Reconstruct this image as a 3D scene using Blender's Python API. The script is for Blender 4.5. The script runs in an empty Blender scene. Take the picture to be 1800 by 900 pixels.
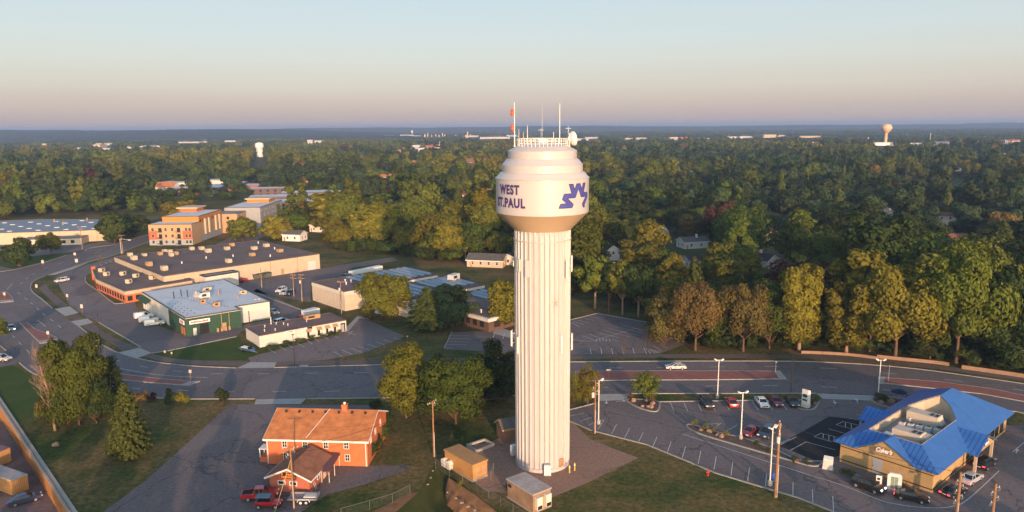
import bpy, bmesh, math, random
import numpy as np
from mathutils import Vector, Matrix
R = math.radians
PI = math.pi
SC = bpy.context.scene
COL = SC.collection

# ------------------------------------------------------------------ camera
H = 56.0          # drone height above the street
F = 1285.0        # focal length in photo pixels (1800 wide)
PITCH = R(10.06); ROLL = R(-0.46)
def _axes():
    cp, sp = math.cos(PITCH), math.sin(PITCH)
    r0 = Vector((1, 0, 0)); u0 = Vector((0, sp, cp)); f = Vector((0, cp, -sp))
    c, s = math.cos(ROLL), math.sin(ROLL)
    return c*r0+s*u0, -s*r0+c*u0, f
RV, UV, FV = _axes()
cam_d = bpy.data.cameras.new('camera'); cam = bpy.data.objects.new('camera', cam_d); COL.objects.link(cam)
m = Matrix((RV, UV, -FV)).transposed().to_4x4(); m.translation = (0, 0, H); cam.matrix_world = m
cam_d.sensor_width = 36; cam_d.lens = 36*F/1800; cam_d.clip_end = 60000; cam_d.clip_start = .5
SC.camera = cam

def ray(px, py):
    return RV*((px-900)/F)+UV*((450-py)/F)+FV
def P(px, py, z=0.0):          # measured photo point -> survey point on the level z
    d = ray(px, py); t = (z-H)/d.z
    return Vector((d.x*t, d.y*t, z))
def PYZ(px, py, Y):
    d = ray(px, py); t = Y/d.y
    return Vector((d.x*t, Y, H+d.z*t))
def Q(x, y, z=0.0):
    v = Vector((x, y, z-H)); w = v.dot(FV)
    return 900+F*v.dot(RV)/w, 450-F*v.dot(UV)/w
def HT(x, y, py):              # height at which the point above (x,y) shows in row py
    lo, hi = -5., 300.
    for _ in range(50):
        mm = (lo+hi)/2
        if Q(x, y, mm)[1] > py: lo = mm
        else: hi = mm
    return (lo+hi)/2

# ------------------------------------------------------------------ mesh builder
class MB:
    def __init__(s): s.v = []; s.f = []; s.m = []; s.M = None
    def add(s, vs, fs, mi=0):
        o = len(s.v)
        if s.M is not None: vs = [s.M @ Vector(v) for v in vs]
        s.v += [tuple(v) for v in vs]
        s.f += [tuple(i+o for i in f) for f in fs]; s.m += [mi]*len(fs); return s
    def box(s, x0, x1, y0, y1, z0, z1, mi=0):
        vs = [(x0,y0,z0),(x1,y0,z0),(x1,y1,z0),(x0,y1,z0),(x0,y0,z1),(x1,y0,z1),(x1,y1,z1),(x0,y1,z1)]
        return s.add(vs, [(0,3,2,1),(4,5,6,7),(0,1,5,4),(1,2,6,5),(2,3,7,6),(3,0,4,7)], mi)
    def bbox(s, x0, x1, y0, y1, z0, z1, b=.05, mi=0):   # box with bevelled top edges
        rings = [(x0,x1,y0,y1,z0),(x0,x1,y0,y1,z1-b),(x0+b,x1-b,y0+b,y1-b,z1)]
        vs = []
        for a,bb,c,d,z in rings: vs += [(a,c,z),(bb,c,z),(bb,d,z),(a,d,z)]
        fs = [(0,3,2,1),(8,9,10,11)]
        for k in range(2):
            for i in range(4):
                j=(i+1)%4; fs.append((4*k+i,4*k+j,4*k+4+j,4*k+4+i))
        return s.add(vs, fs, mi)
    def prism(s, poly, z0, z1, mi=0):
        n = len(poly)
        a = sum(poly[i][0]*poly[(i+1)%n][1]-poly[(i+1)%n][0]*poly[i][1] for i in range(n))
        if a < 0: poly = poly[::-1]
        vs = [(p[0],p[1],z0) for p in poly]+[(p[0],p[1],z1) for p in poly]
        fs = [tuple(range(n))[::-1], tuple(range(n,2*n))]+[(i,(i+1)%n,n+(i+1)%n,n+i) for i in range(n)]
        return s.add(vs, fs, mi)
    def sheet(s, poly, z, mi=0):
        n = len(poly)
        a = sum(poly[i][0]*poly[(i+1)%n][1]-poly[(i+1)%n][0]*poly[i][1] for i in range(n))
        if a < 0: poly = poly[::-1]
        return s.add([(p[0],p[1],z) for p in poly], [tuple(range(n))], mi)
    def poly(s, vs, mi=0): return s.add(vs, [tuple(range(len(vs)))], mi)
    def tube(s, pts, r, n=8, mi=0, cap=True):
        pts = [Vector(p) for p in pts]; rs = r if isinstance(r,(list,tuple)) else [r]*len(pts)
        vs = []; fs = []
        for i,p in enumerate(pts):
            d = (pts[min(i+1,len(pts)-1)]-pts[max(i-1,0)])
            d = d.normalized() if d.length > 1e-9 else Vector((0,0,1))
            a = d.cross(Vector((0,0,1)) if abs(d.z)<.9 else Vector((1,0,0))).normalized(); b = d.cross(a)
            for k in range(n):
                t = 2*PI*k/n; vs.append(p+(a*math.cos(t)+b*math.sin(t))*rs[i])
        for i in range(len(pts)-1):
            for k in range(n):
                fs.append((i*n+k, i*n+(k+1)%n, (i+1)*n+(k+1)%n, (i+1)*n+k))
        if cap: fs += [tuple(range(n))[::-1], tuple(range((len(pts)-1)*n, len(pts)*n))]
        return s.add(vs, fs, mi)
    def lathe(s, prof, n=32, mi=0, c=(0,0)):
        vs = []; fs = []
        for r,z in prof:
            for k in range(n):
                t = 2*PI*k/n; vs.append((c[0]+r*math.cos(t), c[1]+r*math.sin(t), z))
        for i in range(len(prof)-1):
            for k in range(n): fs.append((i*n+k, i*n+(k+1)%n, (i+1)*n+(k+1)%n, (i+1)*n+k))
        if prof[0][0] > 1e-6: fs.append(tuple(range(n))[::-1])
        if prof[-1][0] > 1e-6: fs.append(tuple(range((len(prof)-1)*n, len(prof)*n)))
        return s.add(vs, fs, mi)
    def slab(s, vs, t, mi=0):   # a tilted polygon given thickness t downwards
        n = len(vs); vs = [Vector(v) for v in vs]; low = [v-Vector((0,0,t)) for v in vs]
        fs = [tuple(range(n)), tuple(range(n,2*n))[::-1]]+[(i,n+i,n+(i+1)%n,(i+1)%n) for i in range(n)]
        return s.add(vs+low, fs, mi)
    def build(s, name, mat, parent=None, smooth=False, angle=None, fix=True):
        me = bpy.data.meshes.new(name); me.from_pydata(s.v, [], s.f)
        for mt in (mat if isinstance(mat,(list,tuple)) else [mat]): me.materials.append(mt)
        if any(s.m): me.polygons.foreach_set('material_index', s.m)
        if fix:
            bm = bmesh.new(); bm.from_mesh(me); bmesh.ops.recalc_face_normals(bm, faces=bm.faces); bm.to_mesh(me); bm.free()
        if smooth:
            me.polygons.foreach_set('use_smooth', [True]*len(me.polygons))
            if angle: 
                try: me.set_sharp_from_angle(angle=R(angle))
                except Exception: pass
        me.update()
        o = bpy.data.objects.new(name, me); COL.objects.link(o)
        if parent is not None: o.parent = parent
        return o

def tag(o, label, cat, group=None):
    o['label'] = label; o['category'] = cat
    if group: o['group'] = group
    return o
def thing(name, label, cat, loc=(0,0,0), rz=0, group=None):
    o = bpy.data.objects.new(name, None); COL.objects.link(o); o.empty_display_size = .5
    o.location = loc; o.rotation_euler = (0,0,rz)
    return tag(o, label, cat, group)
def struct(o, kind='structure'): o['kind'] = kind; return o
def kids(o): return [c for c in bpy.data.objects if c.parent == o]
def copy_tree(o, parent=None, ch=None):
    c = o.copy(); COL.objects.link(c); c.parent = parent
    for k in kids(o): copy_tree(k, c)
    return c

# ------------------------------------------------------------------ materials
def mat(name, col, rough=.8, spec=.3, metal=0., var=.0, vscale=1., bump=0., bscale=8., col2=None, coat=0., build=None, emit=None, alpha=None, rnd=0.):
    m = bpy.data.materials.new(name); m.use_nodes = True
    nt = m.node_tree; b = nt.nodes['Principled BSDF']; N = nt.nodes.new; L = nt.links.new
    b.inputs['Roughness'].default_value = rough; b.inputs['Metallic'].default_value = metal
    b.inputs['Specular IOR Level'].default_value = spec; b.inputs['Coat Weight'].default_value = coat
    b.inputs['Base Color'].default_value = (*col, 1)
    if emit: b.inputs['Emission Color'].default_value = (*emit[:3],1); b.inputs['Emission Strength'].default_value = emit[3]
    src = None
    tc = N('ShaderNodeTexCoord')
    if var > 0:
        n1 = N('ShaderNodeTexNoise'); n1.inputs['Scale'].default_value = vscale; n1.inputs['Detail'].default_value = 8; n1.inputs['Roughness'].default_value = .65
        L(tc.outputs['Object'], n1.inputs['Vector'])
        mp = N('ShaderNodeMapRange'); mp.inputs[1].default_value = .3; mp.inputs[2].default_value = .7
        L(n1.outputs['Fac'], mp.inputs[0])
        mx = N('ShaderNodeMix'); mx.data_type = 'RGBA'
        c2 = col2 or tuple(c*(1-var) for c in col)
        mx.inputs[6].default_value = (*col,1); mx.inputs[7].default_value = (*c2,1)
        L(mp.outputs[0], mx.inputs[0]); src = mx.outputs[2]
        L(src, b.inputs['Base Color'])
    if rnd > 0:
        oi = N('ShaderNodeObjectInfo'); hs = N('ShaderNodeHueSaturation')
        mr = N('ShaderNodeMapRange'); mr.inputs[3].default_value = 1-rnd; mr.inputs[4].default_value = 1+rnd
        L(oi.outputs['Random'], mr.inputs[0]); L(mr.outputs[0], hs.inputs['Value'])
        if src: L(src, hs.inputs['Color'])
        else: hs.inputs['Color'].default_value = (*col,1)
        L(hs.outputs[0], b.inputs['Base Color']); src = hs.outputs[0]
    if bump > 0:
        n2 = N('ShaderNodeTexNoise'); n2.inputs['Scale'].default_value = bscale; n2.inputs['Detail'].default_value = 5
        L(tc.outputs['Object'], n2.inputs['Vector'])
        bp = N('ShaderNodeBump'); bp.inputs['Strength'].default_value = bump; bp.inputs['Distance'].default_value = .05
        L(n2.outputs['Fac'], bp.inputs['Height']); L(bp.outputs[0], b.inputs['Normal'])
    if build: build(nt, b, tc, src)
    return m
def mixcol(nt, fac, a, b, mode='MIX'):
    mx = nt.nodes.new('ShaderNodeMix'); mx.data_type = 'RGBA'; mx.blend_type = mode
    for i, s in ((0,fac),(6,a),(7,b)):
        if isinstance(s,(int,float)): mx.inputs[i].default_value = s
        elif isinstance(s, tuple): mx.inputs[i].default_value = (*s,1)
        else: nt.links.new(s, mx.inputs[i])
    return mx.outputs[2]
def noise(nt, tc, scale, detail=6, lo=.35, hi=.65, out='Object', vec=None, rough=.6):
    n = nt.nodes.new('ShaderNodeTexNoise'); n.inputs['Scale'].default_value = scale; n.inputs['Detail'].default_value = detail; n.inputs['Roughness'].default_value = rough
    nt.links.new(vec or tc.outputs[out], n.inputs['Vector'])
    mp = nt.nodes.new('ShaderNodeMapRange'); mp.inputs[1].default_value = lo; mp.inputs[2].default_value = hi
    nt.links.new(n.outputs['Fac'], mp.inputs[0]); return mp.outputs[0]

def asphalt(name, base, tint, cracks=.5):
    def bd(nt, b, tc, src):
        g = noise(nt, tc, .09, 5, .35, .65); g2 = noise(nt, tc, 1.3, 8, .3, .7); g3 = noise(nt, tc, 2.2, 6, .38, .62, rough=.8); st = noise(nt, tc, .5, 6, .60, .70, rough=.7)
        c = mixcol(nt, g, base, tint)
        c = mixcol(nt, .55, c, mixcol(nt, g2, tuple(x*.72 for x in base), tuple(x*1.25 for x in tint)))
        c = mixcol(nt, .42, c, mixcol(nt, g3, tuple(x*.45 for x in base), tuple(x*1.55 for x in base)))
        c = mixcol(nt, 1., c, mixcol(nt, st, (1,1,1), (.74,.74,.76)), 'MULTIPLY')
        vp = nt.nodes.new('ShaderNodeTexVoronoi'); vp.inputs['Scale'].default_value = .045; nt.links.new(tc.outputs['Object'], vp.inputs['Vector'])
        sv = nt.nodes.new('ShaderNodeSeparateColor'); nt.links.new(vp.outputs['Color'], sv.inputs[0])
        c = mixcol(nt, 1., c, mixcol(nt, sv.outputs[0], (.84,.84,.85), (1.1,1.08,1.06)), 'MULTIPLY')
        vo = nt.nodes.new('ShaderNodeTexVoronoi'); vo.feature = 'DISTANCE_TO_EDGE'; vo.inputs['Scale'].default_value = .07
        ds = nt.nodes.new('ShaderNodeTexNoise'); ds.inputs['Scale'].default_value = .25; ds.inputs['Detail'].default_value = 5
        nt.links.new(tc.outputs['Object'], ds.inputs['Vector'])
        ad = nt.nodes.new('ShaderNodeVectorMath'); ad.operation = 'MULTIPLY_ADD'; ad.inputs[1].default_value = (6,6,6)
        nt.links.new(ds.outputs['Color'], ad.inputs[0]); nt.links.new(tc.outputs['Object'], ad.inputs[2]); nt.links.new(ad.outputs[0], vo.inputs['Vector'])
        mp = nt.nodes.new('ShaderNodeMapRange'); mp.inputs[1].default_value = .004; mp.inputs[2].default_value = .012; mp.inputs[3].default_value = 1-cracks; mp.inputs[4].default_value = 1
        nt.links.new(vo.outputs['Distance'], mp.inputs[0])
        c = mixcol(nt, 1., c, mp.outputs[0], 'MULTIPLY')
        nt.links.new(c, b.inputs['Base Color'])
    return mat(name, base, .9, .25, bump=.25, bscale=6, build=bd)

def brickmat(name, c1, c2, mortar, scale=1., rough=.9):
    def bd(nt, b, tc, src):
        br = nt.nodes.new('ShaderNodeTexBrick'); br.inputs['Scale'].default_value = 1.; br.inputs['Mortar Size'].default_value = .012
        br.inputs['Brick Width'].default_value = .4*scale; br.inputs['Row Height'].default_value = .2*scale
        br.inputs['Color1'].default_value = (*c1,1); br.inputs['Color2'].default_value = (*c2,1); br.inputs['Mortar'].default_value = (*mortar,1)
        ge = nt.nodes.new('ShaderNodeNewGeometry'); sp = nt.nodes.new('ShaderNodeSeparateXYZ'); nt.links.new(tc.outputs['Object'], sp.inputs[0])
        ad = nt.nodes.new('ShaderNodeMath'); ad.operation = 'ADD'; nt.links.new(sp.outputs[0], ad.inputs[0]); nt.links.new(sp.outputs[1], ad.inputs[1])
        cb = nt.nodes.new('ShaderNodeCombineXYZ'); nt.links.new(ad.outputs[0], cb.inputs[0]); nt.links.new(sp.outputs[2], cb.inputs[1])
        nt.links.new(cb.outputs[0], br.inputs['Vector'])
        g = noise(nt, tc, .8, 7, .3, .7)
        c = mixcol(nt, .35, br.outputs['Color'], mixcol(nt, g, tuple(x*.7 for x in c1), tuple(min(1,x*1.2) for x in c2)))
        nt.links.new(c, b.inputs['Base Color'])
    return mat(name, c1, rough, .2, build=bd)

def stripemat(name, c1, c2, axis=0, period=.3, width=.15, rough=.6, spec=.3, var=.15, metal=0., bumpd=.0):
    """ribs / seams / courses running across one object axis"""
    def bd(nt, b, tc, src):
        sp = nt.nodes.new('ShaderNodeSeparateXYZ'); nt.links.new(tc.outputs['Object'], sp.inputs[0])
        d = nt.nodes.new('ShaderNodeMath'); d.operation = 'DIVIDE'; d.inputs[1].default_value = period
        if axis == 3:
            ad = nt.nodes.new('ShaderNodeMath'); ad.operation = 'ADD'; nt.links.new(sp.outputs[0], ad.inputs[0]); nt.links.new(sp.outputs[1], ad.inputs[1]); nt.links.new(ad.outputs[0], d.inputs[0])
        else: nt.links.new(sp.outputs[axis], d.inputs[0])
        fr = nt.nodes.new('ShaderNodeMath'); fr.operation = 'FRACT'; nt.links.new(d.outputs[0], fr.inputs[0])
        lt = nt.nodes.new('ShaderNodeMath'); lt.operation = 'LESS_THAN'; lt.inputs[1].default_value = width; nt.links.new(fr.outputs[0], lt.inputs[0])
        c = mixcol(nt, lt.outputs[0], c1, c2)
        g = noise(nt, tc, .7, 7, .3, .7)
        c = mixcol(nt, 1., c, mixcol(nt, g, (1-var,)*3, (1+var*.3,)*3), 'MULTIPLY')
        nt.links.new(c, b.inputs['Base Color'])
    return mat(name, c1, rough, spec, metal, build=bd)

def leafmat(name, col, hue=.02, val=.35, trans=.25, sat=1.):
    m = bpy.data.materials.new(name); m.use_nodes = True; nt = m.node_tree; b = nt.nodes['Principled BSDF']; N = nt.nodes.new; L = nt.links.new
    b.inputs['Roughness'].default_value = .75; b.inputs['Specular IOR Level'].default_value = .15
    oi = N('ShaderNodeObjectInfo'); ge = N('ShaderNodeNewGeometry'); tc = N('ShaderNodeTexCoord')
    hs = N('ShaderNodeHueSaturation'); hs.inputs['Color'].default_value = (*col,1)
    def mr(src, a, bb):
        q = N('ShaderNodeMapRange'); q.inputs[3].default_value = a; q.inputs[4].default_value = bb; L(src, q.inputs[0]); return q.outputs[0]
    L(mr(oi.outputs['Random'], .5-hue, .5+hue*.6), hs.inputs['Hue'])
    mul = N('ShaderNodeMath'); mul.operation = 'MULTIPLY'
    wn = N('ShaderNodeTexWhiteNoise'); wn.noise_dimensions = '1D'; L(oi.outputs['Random'], wn.inputs['W'])
    L(mr(wn.outputs['Value'], 1-val, 1+val), mul.inputs[0]); L(mr(ge.outputs['Random Per Island'], .72, 1.28), mul.inputs[1])
    L(mul.outputs[0], hs.inputs['Value']); hs.inputs['Saturation'].default_value = sat
    L(hs.outputs[0], b.inputs['Base Color'])
    tr = N('ShaderNodeBsdfTranslucent'); L(hs.outputs[0], tr.inputs['Color'])
    ms = N('ShaderNodeMixShader'); ms.inputs[0].default_value = trans
    out = nt.nodes['Material Output']; L(b.outputs[0], ms.inputs[1]); L(tr.outputs[0], ms.inputs[2]); L(ms.outputs[0], out.inputs['Surface'])
    return m

M = {}
M['white'] = mat('white_paint', (.72,.71,.68), .5, .4, var=.1, vscale=.6)
M['tower'] = mat('tower_paint', (.45,.435,.445), .38, .5, var=.07, vscale=.25, coat=.15)
M['tower_tan'] = mat('tower_tan_paint', (.50,.37,.25), .45, .4, var=.08, vscale=.3)
M['purple'] = mat('letter_purple', (.055,.03,.14), .5, .3)
M['logo_blue'] = mat('logo_violet', (.055,.07,.30), .5, .3, var=.15, vscale=.7)
M['chain'] = mat('chain_wire', (.16,.165,.16), .6, .3, .3)
M['steel'] = mat('galvanised_steel', (.45,.46,.47), .45, .5, .6, var=.2, vscale=2)
M['grey'] = mat('grey_paint', (.35,.36,.37), .6, .3, var=.2, vscale=1.5)
M['lgrey'] = mat('light_grey_paint', (.55,.55,.54), .6, .3, var=.15, vscale=1.5)
M['dark'] = mat('dark_metal', (.02,.02,.022), .5, .4)
M['black'] = mat('black_rubber', (.012,.012,.013), .8, .3)
M['wood'] = mat('pole_wood', (.34,.19,.10), .9, .1, var=.4, vscale=3, bump=.3, bscale=12)
M['conc'] = mat('concrete', (.38,.37,.35), .9, .2, var=.25, vscale=.8, bump=.2, bscale=5)
M['kerb'] = mat('kerb_concrete', (.36,.345,.32), .9, .2, var=.3, vscale=.5)
M['red'] = mat('red_paint', (.42,.025,.02), .4, .5)
M['orange'] = mat('beacon_orange', (.55,.09,.03), .5, .4)
M['glass'] = mat('window_glass', (.025,.03,.035), .08, .6)
M['cglass'] = mat('car_glass', (.012,.016,.02), .06, .6)
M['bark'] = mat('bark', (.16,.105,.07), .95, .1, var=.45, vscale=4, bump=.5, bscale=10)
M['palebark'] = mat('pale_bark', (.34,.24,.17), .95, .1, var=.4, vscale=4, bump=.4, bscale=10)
M['rim'] = mat('wheel_rim', (.5,.5,.5), .35, .5, .7)
M['head'] = mat('headlight_lens', (.7,.7,.68), .15, .5)
M['tail'] = mat('taillight_lens', (.35,.01,.012), .2, .5)
M['taillit'] = mat('taillight_lit', (.5,.01,.02), .2, .5, emit=(1,.05,.08,1.6))
M['headlit'] = mat('headlight_lit', (.9,.9,.8), .2, .5, emit=(1,.95,.8,2.0))
M['plate'] = mat('licence_plate', (.6,.6,.6), .5)
M['roadline'] = mat('road_paint', (.62,.61,.58), .8, .2, var=.35, vscale=1.5)
M['yellow'] = mat('yellow_bollard', (.55,.36,.08), .5, .3)

W_TXT = {}
def text_mb(txt, height, xs=1., bold=0., shear=0., space=1.):
    """mesh of lettering: local x right, y up, height in metres; centred; returns verts, faces, width"""
    cu = bpy.data.curves.new('lettering', 'FONT'); cu.body = txt; cu.size = 1; cu.offset = bold; cu.shear = shear; cu.space_character = space
    cu.resolution_u = 3
    o = bpy.data.objects.new('lettering', cu); COL.objects.link(o)
    bpy.context.view_layer.update()
    me = o.evaluated_get(bpy.context.evaluated_depsgraph_get()).to_mesh()
    vs = [v.co.copy() for v in me.vertices]; fs = [tuple(p.vertices) for p in me.polygons]
    o.evaluated_get(bpy.context.evaluated_depsgraph_get()).to_mesh_clear()
    bpy.data.objects.remove(o); bpy.data.curves.remove(cu)
    x0 = min(v.x for v in vs); x1 = max(v.x for v in vs); y0 = min(v.y for v in vs); y1 = max(v.y for v in vs)
    k = height/(y1-y0)
    vs = [((v.x-(x0+x1)/2)*k*xs, (v.y-(y0+y1)/2)*k) for v in vs]
    return vs, fs, (x1-x0)*k*xs
def solid_text(mb, txt, height, place, depth=.03, **kw):
    """place(x,y,d)->3-D point; d = outward distance"""
    vs, fs, w = text_mb(txt, height, **kw)
    n = len(vs)
    mb.add([place(x,y,0) for x,y in vs]+[place(x,y,depth) for x,y in vs],
           [tuple(i+n for i in f) for f in fs]+[f[::-1] for f in fs])
    # rim
    from collections import Counter
    ec = Counter()
    for f in fs:
        for i in range(len(f)): ec[tuple(sorted((f[i], f[(i+1)%len(f)])))] += 1
    o = len(mb.v)-2*n
    for (a,b),c in ec.items():
        if c == 1: mb.f.append((o+a,o+b,o+n+b,o+n+a)); mb.m.append(0)
    return w
# ================================================================== GROUND, ROADS, LOTS
def grass_build(nt, b, tc, src):
    big = noise(nt, tc, .045, 7, .40, .63, rough=.7); mid = noise(nt, tc, .35, 8, .32, .68, rough=.75); fine = noise(nt, tc, 1.1, 8, .36, .64, rough=.8)
    green = mixcol(nt, mid, (.028,.056,.012), (.062,.082,.021)); dry_sunlit = mixcol(nt, mid, (.23,.150,.070), (.120,.092,.040))  # tan mix paints in sunlit patches as well as parched grass
    c = mixcol(nt, big, green, dry_sunlit)
    c = mixcol(nt, 1., c, mixcol(nt, fine, (.45,.45,.42), (1.5,1.45,1.35)), 'MULTIPLY')
    nt.links.new(c, b.inputs['Base Color'])
M['grass'] = mat('grass_ground', (.05,.06,.02), .95, .1, bump=.8, bscale=2.5, build=grass_build)
def lawn_build(nt, b, tc, src):
    big = noise(nt, tc, .12, 6, .35, .65); fine = noise(nt, tc, 2.4, 8, .25, .75, rough=.75)
    c = mixcol(nt, big, (.038,.075,.014), (.065,.085,.022))
    c = mixcol(nt, 1., c, mixcol(nt, fine, (.6,.6,.6), (1.3,1.3,1.2)), 'MULTIPLY')
    nt.links.new(c, b.inputs['Base Color'])
M['lawn'] = mat('watered_lawn', (.05,.08,.02), .95, .1, bump=.8, bscale=2.5, build=lawn_build)
M['road'] = asphalt('road_asphalt', (.132,.119,.124), (.160,.136,.136), .3)
M['lot'] = asphalt('lot_asphalt', (.142,.124,.127), (.176,.143,.134), .4)
M['lotred'] = asphalt('worn_reddish_asphalt', (.165,.12,.12), (.2,.135,.12), .3)
M['newblack'] = asphalt('fresh_black_asphalt', (.022,.022,.026), (.03,.028,.03), .0)
M['trail'] = asphalt('trail_asphalt', (.12,.095,.09), (.15,.115,.10), .3)
M['gravel'] = asphalt('gravel_pad', (.29,.18,.125), (.18,.125,.105), .25)
M['paver'] = brickmat('red_pavers', (.24,.095,.08), (.28,.12,.10), (.2,.12,.11), 1.)
M['dirt'] = mat('bare_earth', (.27,.145,.075), .95, .1, var=.45, vscale=.8, bump=.6, bscale=3)
M['mulch'] = mat('rock_mulch', (.17,.12,.095), .95, .1, var=.5, vscale=3, bump=.8, bscale=9)

M['slope'] = mat('dark_grass', (.028,.042,.012), .95, .1, var=.5, vscale=.6, col2=(.05,.055,.02), bump=.8, bscale=3)  # darker green grass for the hollow
def cr(pts, n=6, closed=False):        # Catmull-Rom through measured points
    out = []; L = len(pts)
    for i in range(L if closed else L-1):
        p0 = pts[(i-1)%L] if closed or i > 0 else pts[i]; p1 = pts[i]; p2 = pts[(i+1)%L]
        p3 = pts[(i+2)%L] if closed or i+2 < L else p2
        for k in range(n):
            t = k/n
            out.append(tuple(.5*((2*p1[j])+(-p0[j]+p2[j])*t+(2*p0[j]-5*p1[j]+4*p2[j]-p3[j])*t*t+(-p0[j]+3*p1[j]-3*p2[j]+p3[j])*t**3) for j in (0,1)))
    if not closed: out.append(tuple(pts[-1]))
    return out
def W(pts, z=0): return [tuple(P(x, y, z)[:2]) for x, y in pts]
def sheet(name, pts, z, m, world=False):
    return struct(MB().sheet(pts if world else W(pts), z).build(name, m, fix=False))

YARD = -3.0
wl = [Vector((-221,267,0)), P(0,715), P(122,903)]
wl.append(wl[2]+(wl[2]-wl[1]).normalized()*20)
# hollow in front of the tower site
hl = cr([(765,814),(752,835),(735,864),(690,900),(590,980)], 5)
hr = cr([(766,815),(790,832),(815,853),(880,903),(990,985)], 5)
hl = [P(*p) for p in hl]; hr = [P(*p) for p in hr]
yb = min(hl[-1].y, hr[-1].y); NB = 84.
near = [(p.x,p.y) for p in wl]+[(wl[-1].x, NB)]+[(hl[-1].x,NB)]+[(p.x,p.y) for p in hl[::-1]]+[(p.x,p.y) for p in hr]+[(hr[-1].x,NB),(700,NB),(700,267)]
g = MB(); g.sheet(near, 0)
g.sheet([(-40000,267),(40000,267),(40000,40000),(-40000,40000)], 0)
g.sheet([(700,NB),(40000,NB),(40000,267),(700,267)], 0); g.sheet([(-40000,NB),(-400,NB),(-400,267),(-40000,267)], 0)
g.sheet([(-40000,-3000),(40000,-3000),(40000,NB),(-40000,NB)], YARD-.05)
n = len(hl); K = 16
vs = []; fs = []
for i in range(n):
    t = i/(n-1); D = 3.0*min(1, t*2.2)
    for k in range(K+1):
        u = k/K; p = hl[i].lerp(hr[i], u)
        s1 = min(1,u/.45); s1 = s1*s1*(3-2*s1); s2 = min(1,(1-u)/.28); s2 = s2*s2*(3-2*s2)
        vs.append((p.x,p.y,-D*s1*s2+(.12*math.sin(p.x*1.7+p.y)*s1*s2)))
for i in range(n-1):
    for k in range(K): fs.append((i*(K+1)+k, (i+1)*(K+1)+k, (i+1)*(K+1)+k+1, i*(K+1)+k+1))
hol = MB(); hol.add(vs, fs); 
ground = struct(g.build('ground', M['grass'], fix=False))
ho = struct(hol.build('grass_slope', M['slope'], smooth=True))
sheet('yard_pavement', [(-221,267),(wl[1].x,wl[1].y),(wl[2].x,wl[2].y),(wl[3].x,wl[3].y),(-30,40),(-400,40),(-400,267)], YARD, M['lotred'], True)

# earth bank lit by the sun and the pale earth strip by the chain-link fence
bk = MB(); pts_a = cr([(790,840),(815,855),(842,874),(872,898),(915,930)], 8); rb_ = random.Random(12); na = len(pts_a); NR = 7; vs = []; fs = []
for i,p in enumerate(pts_a):
    a = P(*p); b = P(*pts_a[min(i+1,na-1)]) if i < na-1 else a+(a-P(*pts_a[i-1])); dv = Vector((-(b-a).y, (b-a).x, 0)).normalized(); dv = -dv if dv.y > 0 else dv
    Lb = (.15+3.3*math.sin(PI*min(1,(i+1)/(na*.55)/1.6)))*rb_.uniform(.92,1.08)
    for k in range(NR):
        t = k/(NR-1); q_ = a+dv*(Lb*t+.15); vs.append((q_.x+rb_.uniform(-.05,.05), q_.y+rb_.uniform(-.05,.05), .06-1.75*t*t*(.6+.4*min(1,i/8))-.35*t+rb_.uniform(-.03,.03)))
for i in range(na-1):
    for k in range(NR-1): fs.append((i*NR+k, i*NR+NR+k, i*NR+NR+k+1, i*NR+k+1))
bk.add(vs, fs); struct(bk.build('earth_bank', M['dirt'], smooth=True))
st = MB(); st.sheet(W([(735,866),(722,866),(650,902),(600,925),(660,925),(694,902)]), .02); struct(st.build('earth_path', M['dirt'], fix=False))
def blobsheet(name, pts, z, m): return sheet(name, cr(pts, 5, True), z, m)

# main road -----------------------------------------------------------
far_edge = [(345,401),(300,411),(240,433),(200,449),(147,463),(124,471),(93,481),(75,487),(60,494),(54,503),(57,513),(76,528),(92,542),(112,556),(138,573),(158,589),(180,606),(200,617),(220,624),(245,631),(270,636),(300,640),(345,644),(400,646.5),(450,646.5),(520,645),(690,641),(905,637.5),(1000,636.5),(1200,635),(1400,635.5),(1524,641),(1618,649.5),(1711,662),(1800,675),(1930,697)]
near_edge = [(1930,757),(1800,727),(1770,722),(1602,702),(1534,695),(1437,691.5),(1162,692),(1040,693),(905,695),(655,700),(448,701.5),(373,701.5),(311,701.5),(265,699),(200,694),(150,686),(100,672),(58,656),(32,636),(10,616),(-12,598),(-60,560)]
left_edge = [(-60,490),(0,478),(27,473.5),(75,462),(117,449),(150,441),(200,430),(240,419),(290,405),(330,396)]
road = sheet('road', cr(far_edge,4)+cr(near_edge,4)+left_edge, .020, M['road'])
sheet('side_road', [(-60,470),(0,468),(27,473.5),(0,480),(-60,492)], .016, M['road'])

def strip(name, pts, w, z0, z1, m, smooth=4, world=False):
    q = [Vector(p) for p in (pts if world else W(cr(pts, smooth) if smooth else pts))]
    q = [Vector((p[0],p[1],0)) for p in q]
    mb = MB(); L = []; Rr = []
    for i,p in enumerate(q):
        d = q[min(i+1,len(q)-1)]-q[max(i-1,0)]; nn = Vector((-d.y,d.x,0)).normalized()*w/2
        L.append(p+nn); Rr.append(p-nn)
    vs = []
    for a,b in zip(L,Rr): vs += [(a.x,a.y,z0),(b.x,b.y,z0),(b.x,b.y,z1),(a.x,a.y,z1)]
    fs = [(0,1,2,3)]; k = len(L)
    for i in range(k-1):
        for j in range(4): fs.append((4*i+j, 4*i+4+j, 4*i+4+(j+1)%4, 4*i+(j+1)%4))
    fs.append((4*k-4,4*k-1,4*k-2,4*k-3))
    mb.add(vs, fs)
    return mb.build(name, m)
def kerb(pts, w=.32, smooth=4): return struct(strip('kerb', pts, w, 0, .14, M['kerb'], smooth))
kerb(far_edge[1:7]); kerb([(80,485),(60,494),(54,503),(57,513),(76,528),(92,542)])
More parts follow.
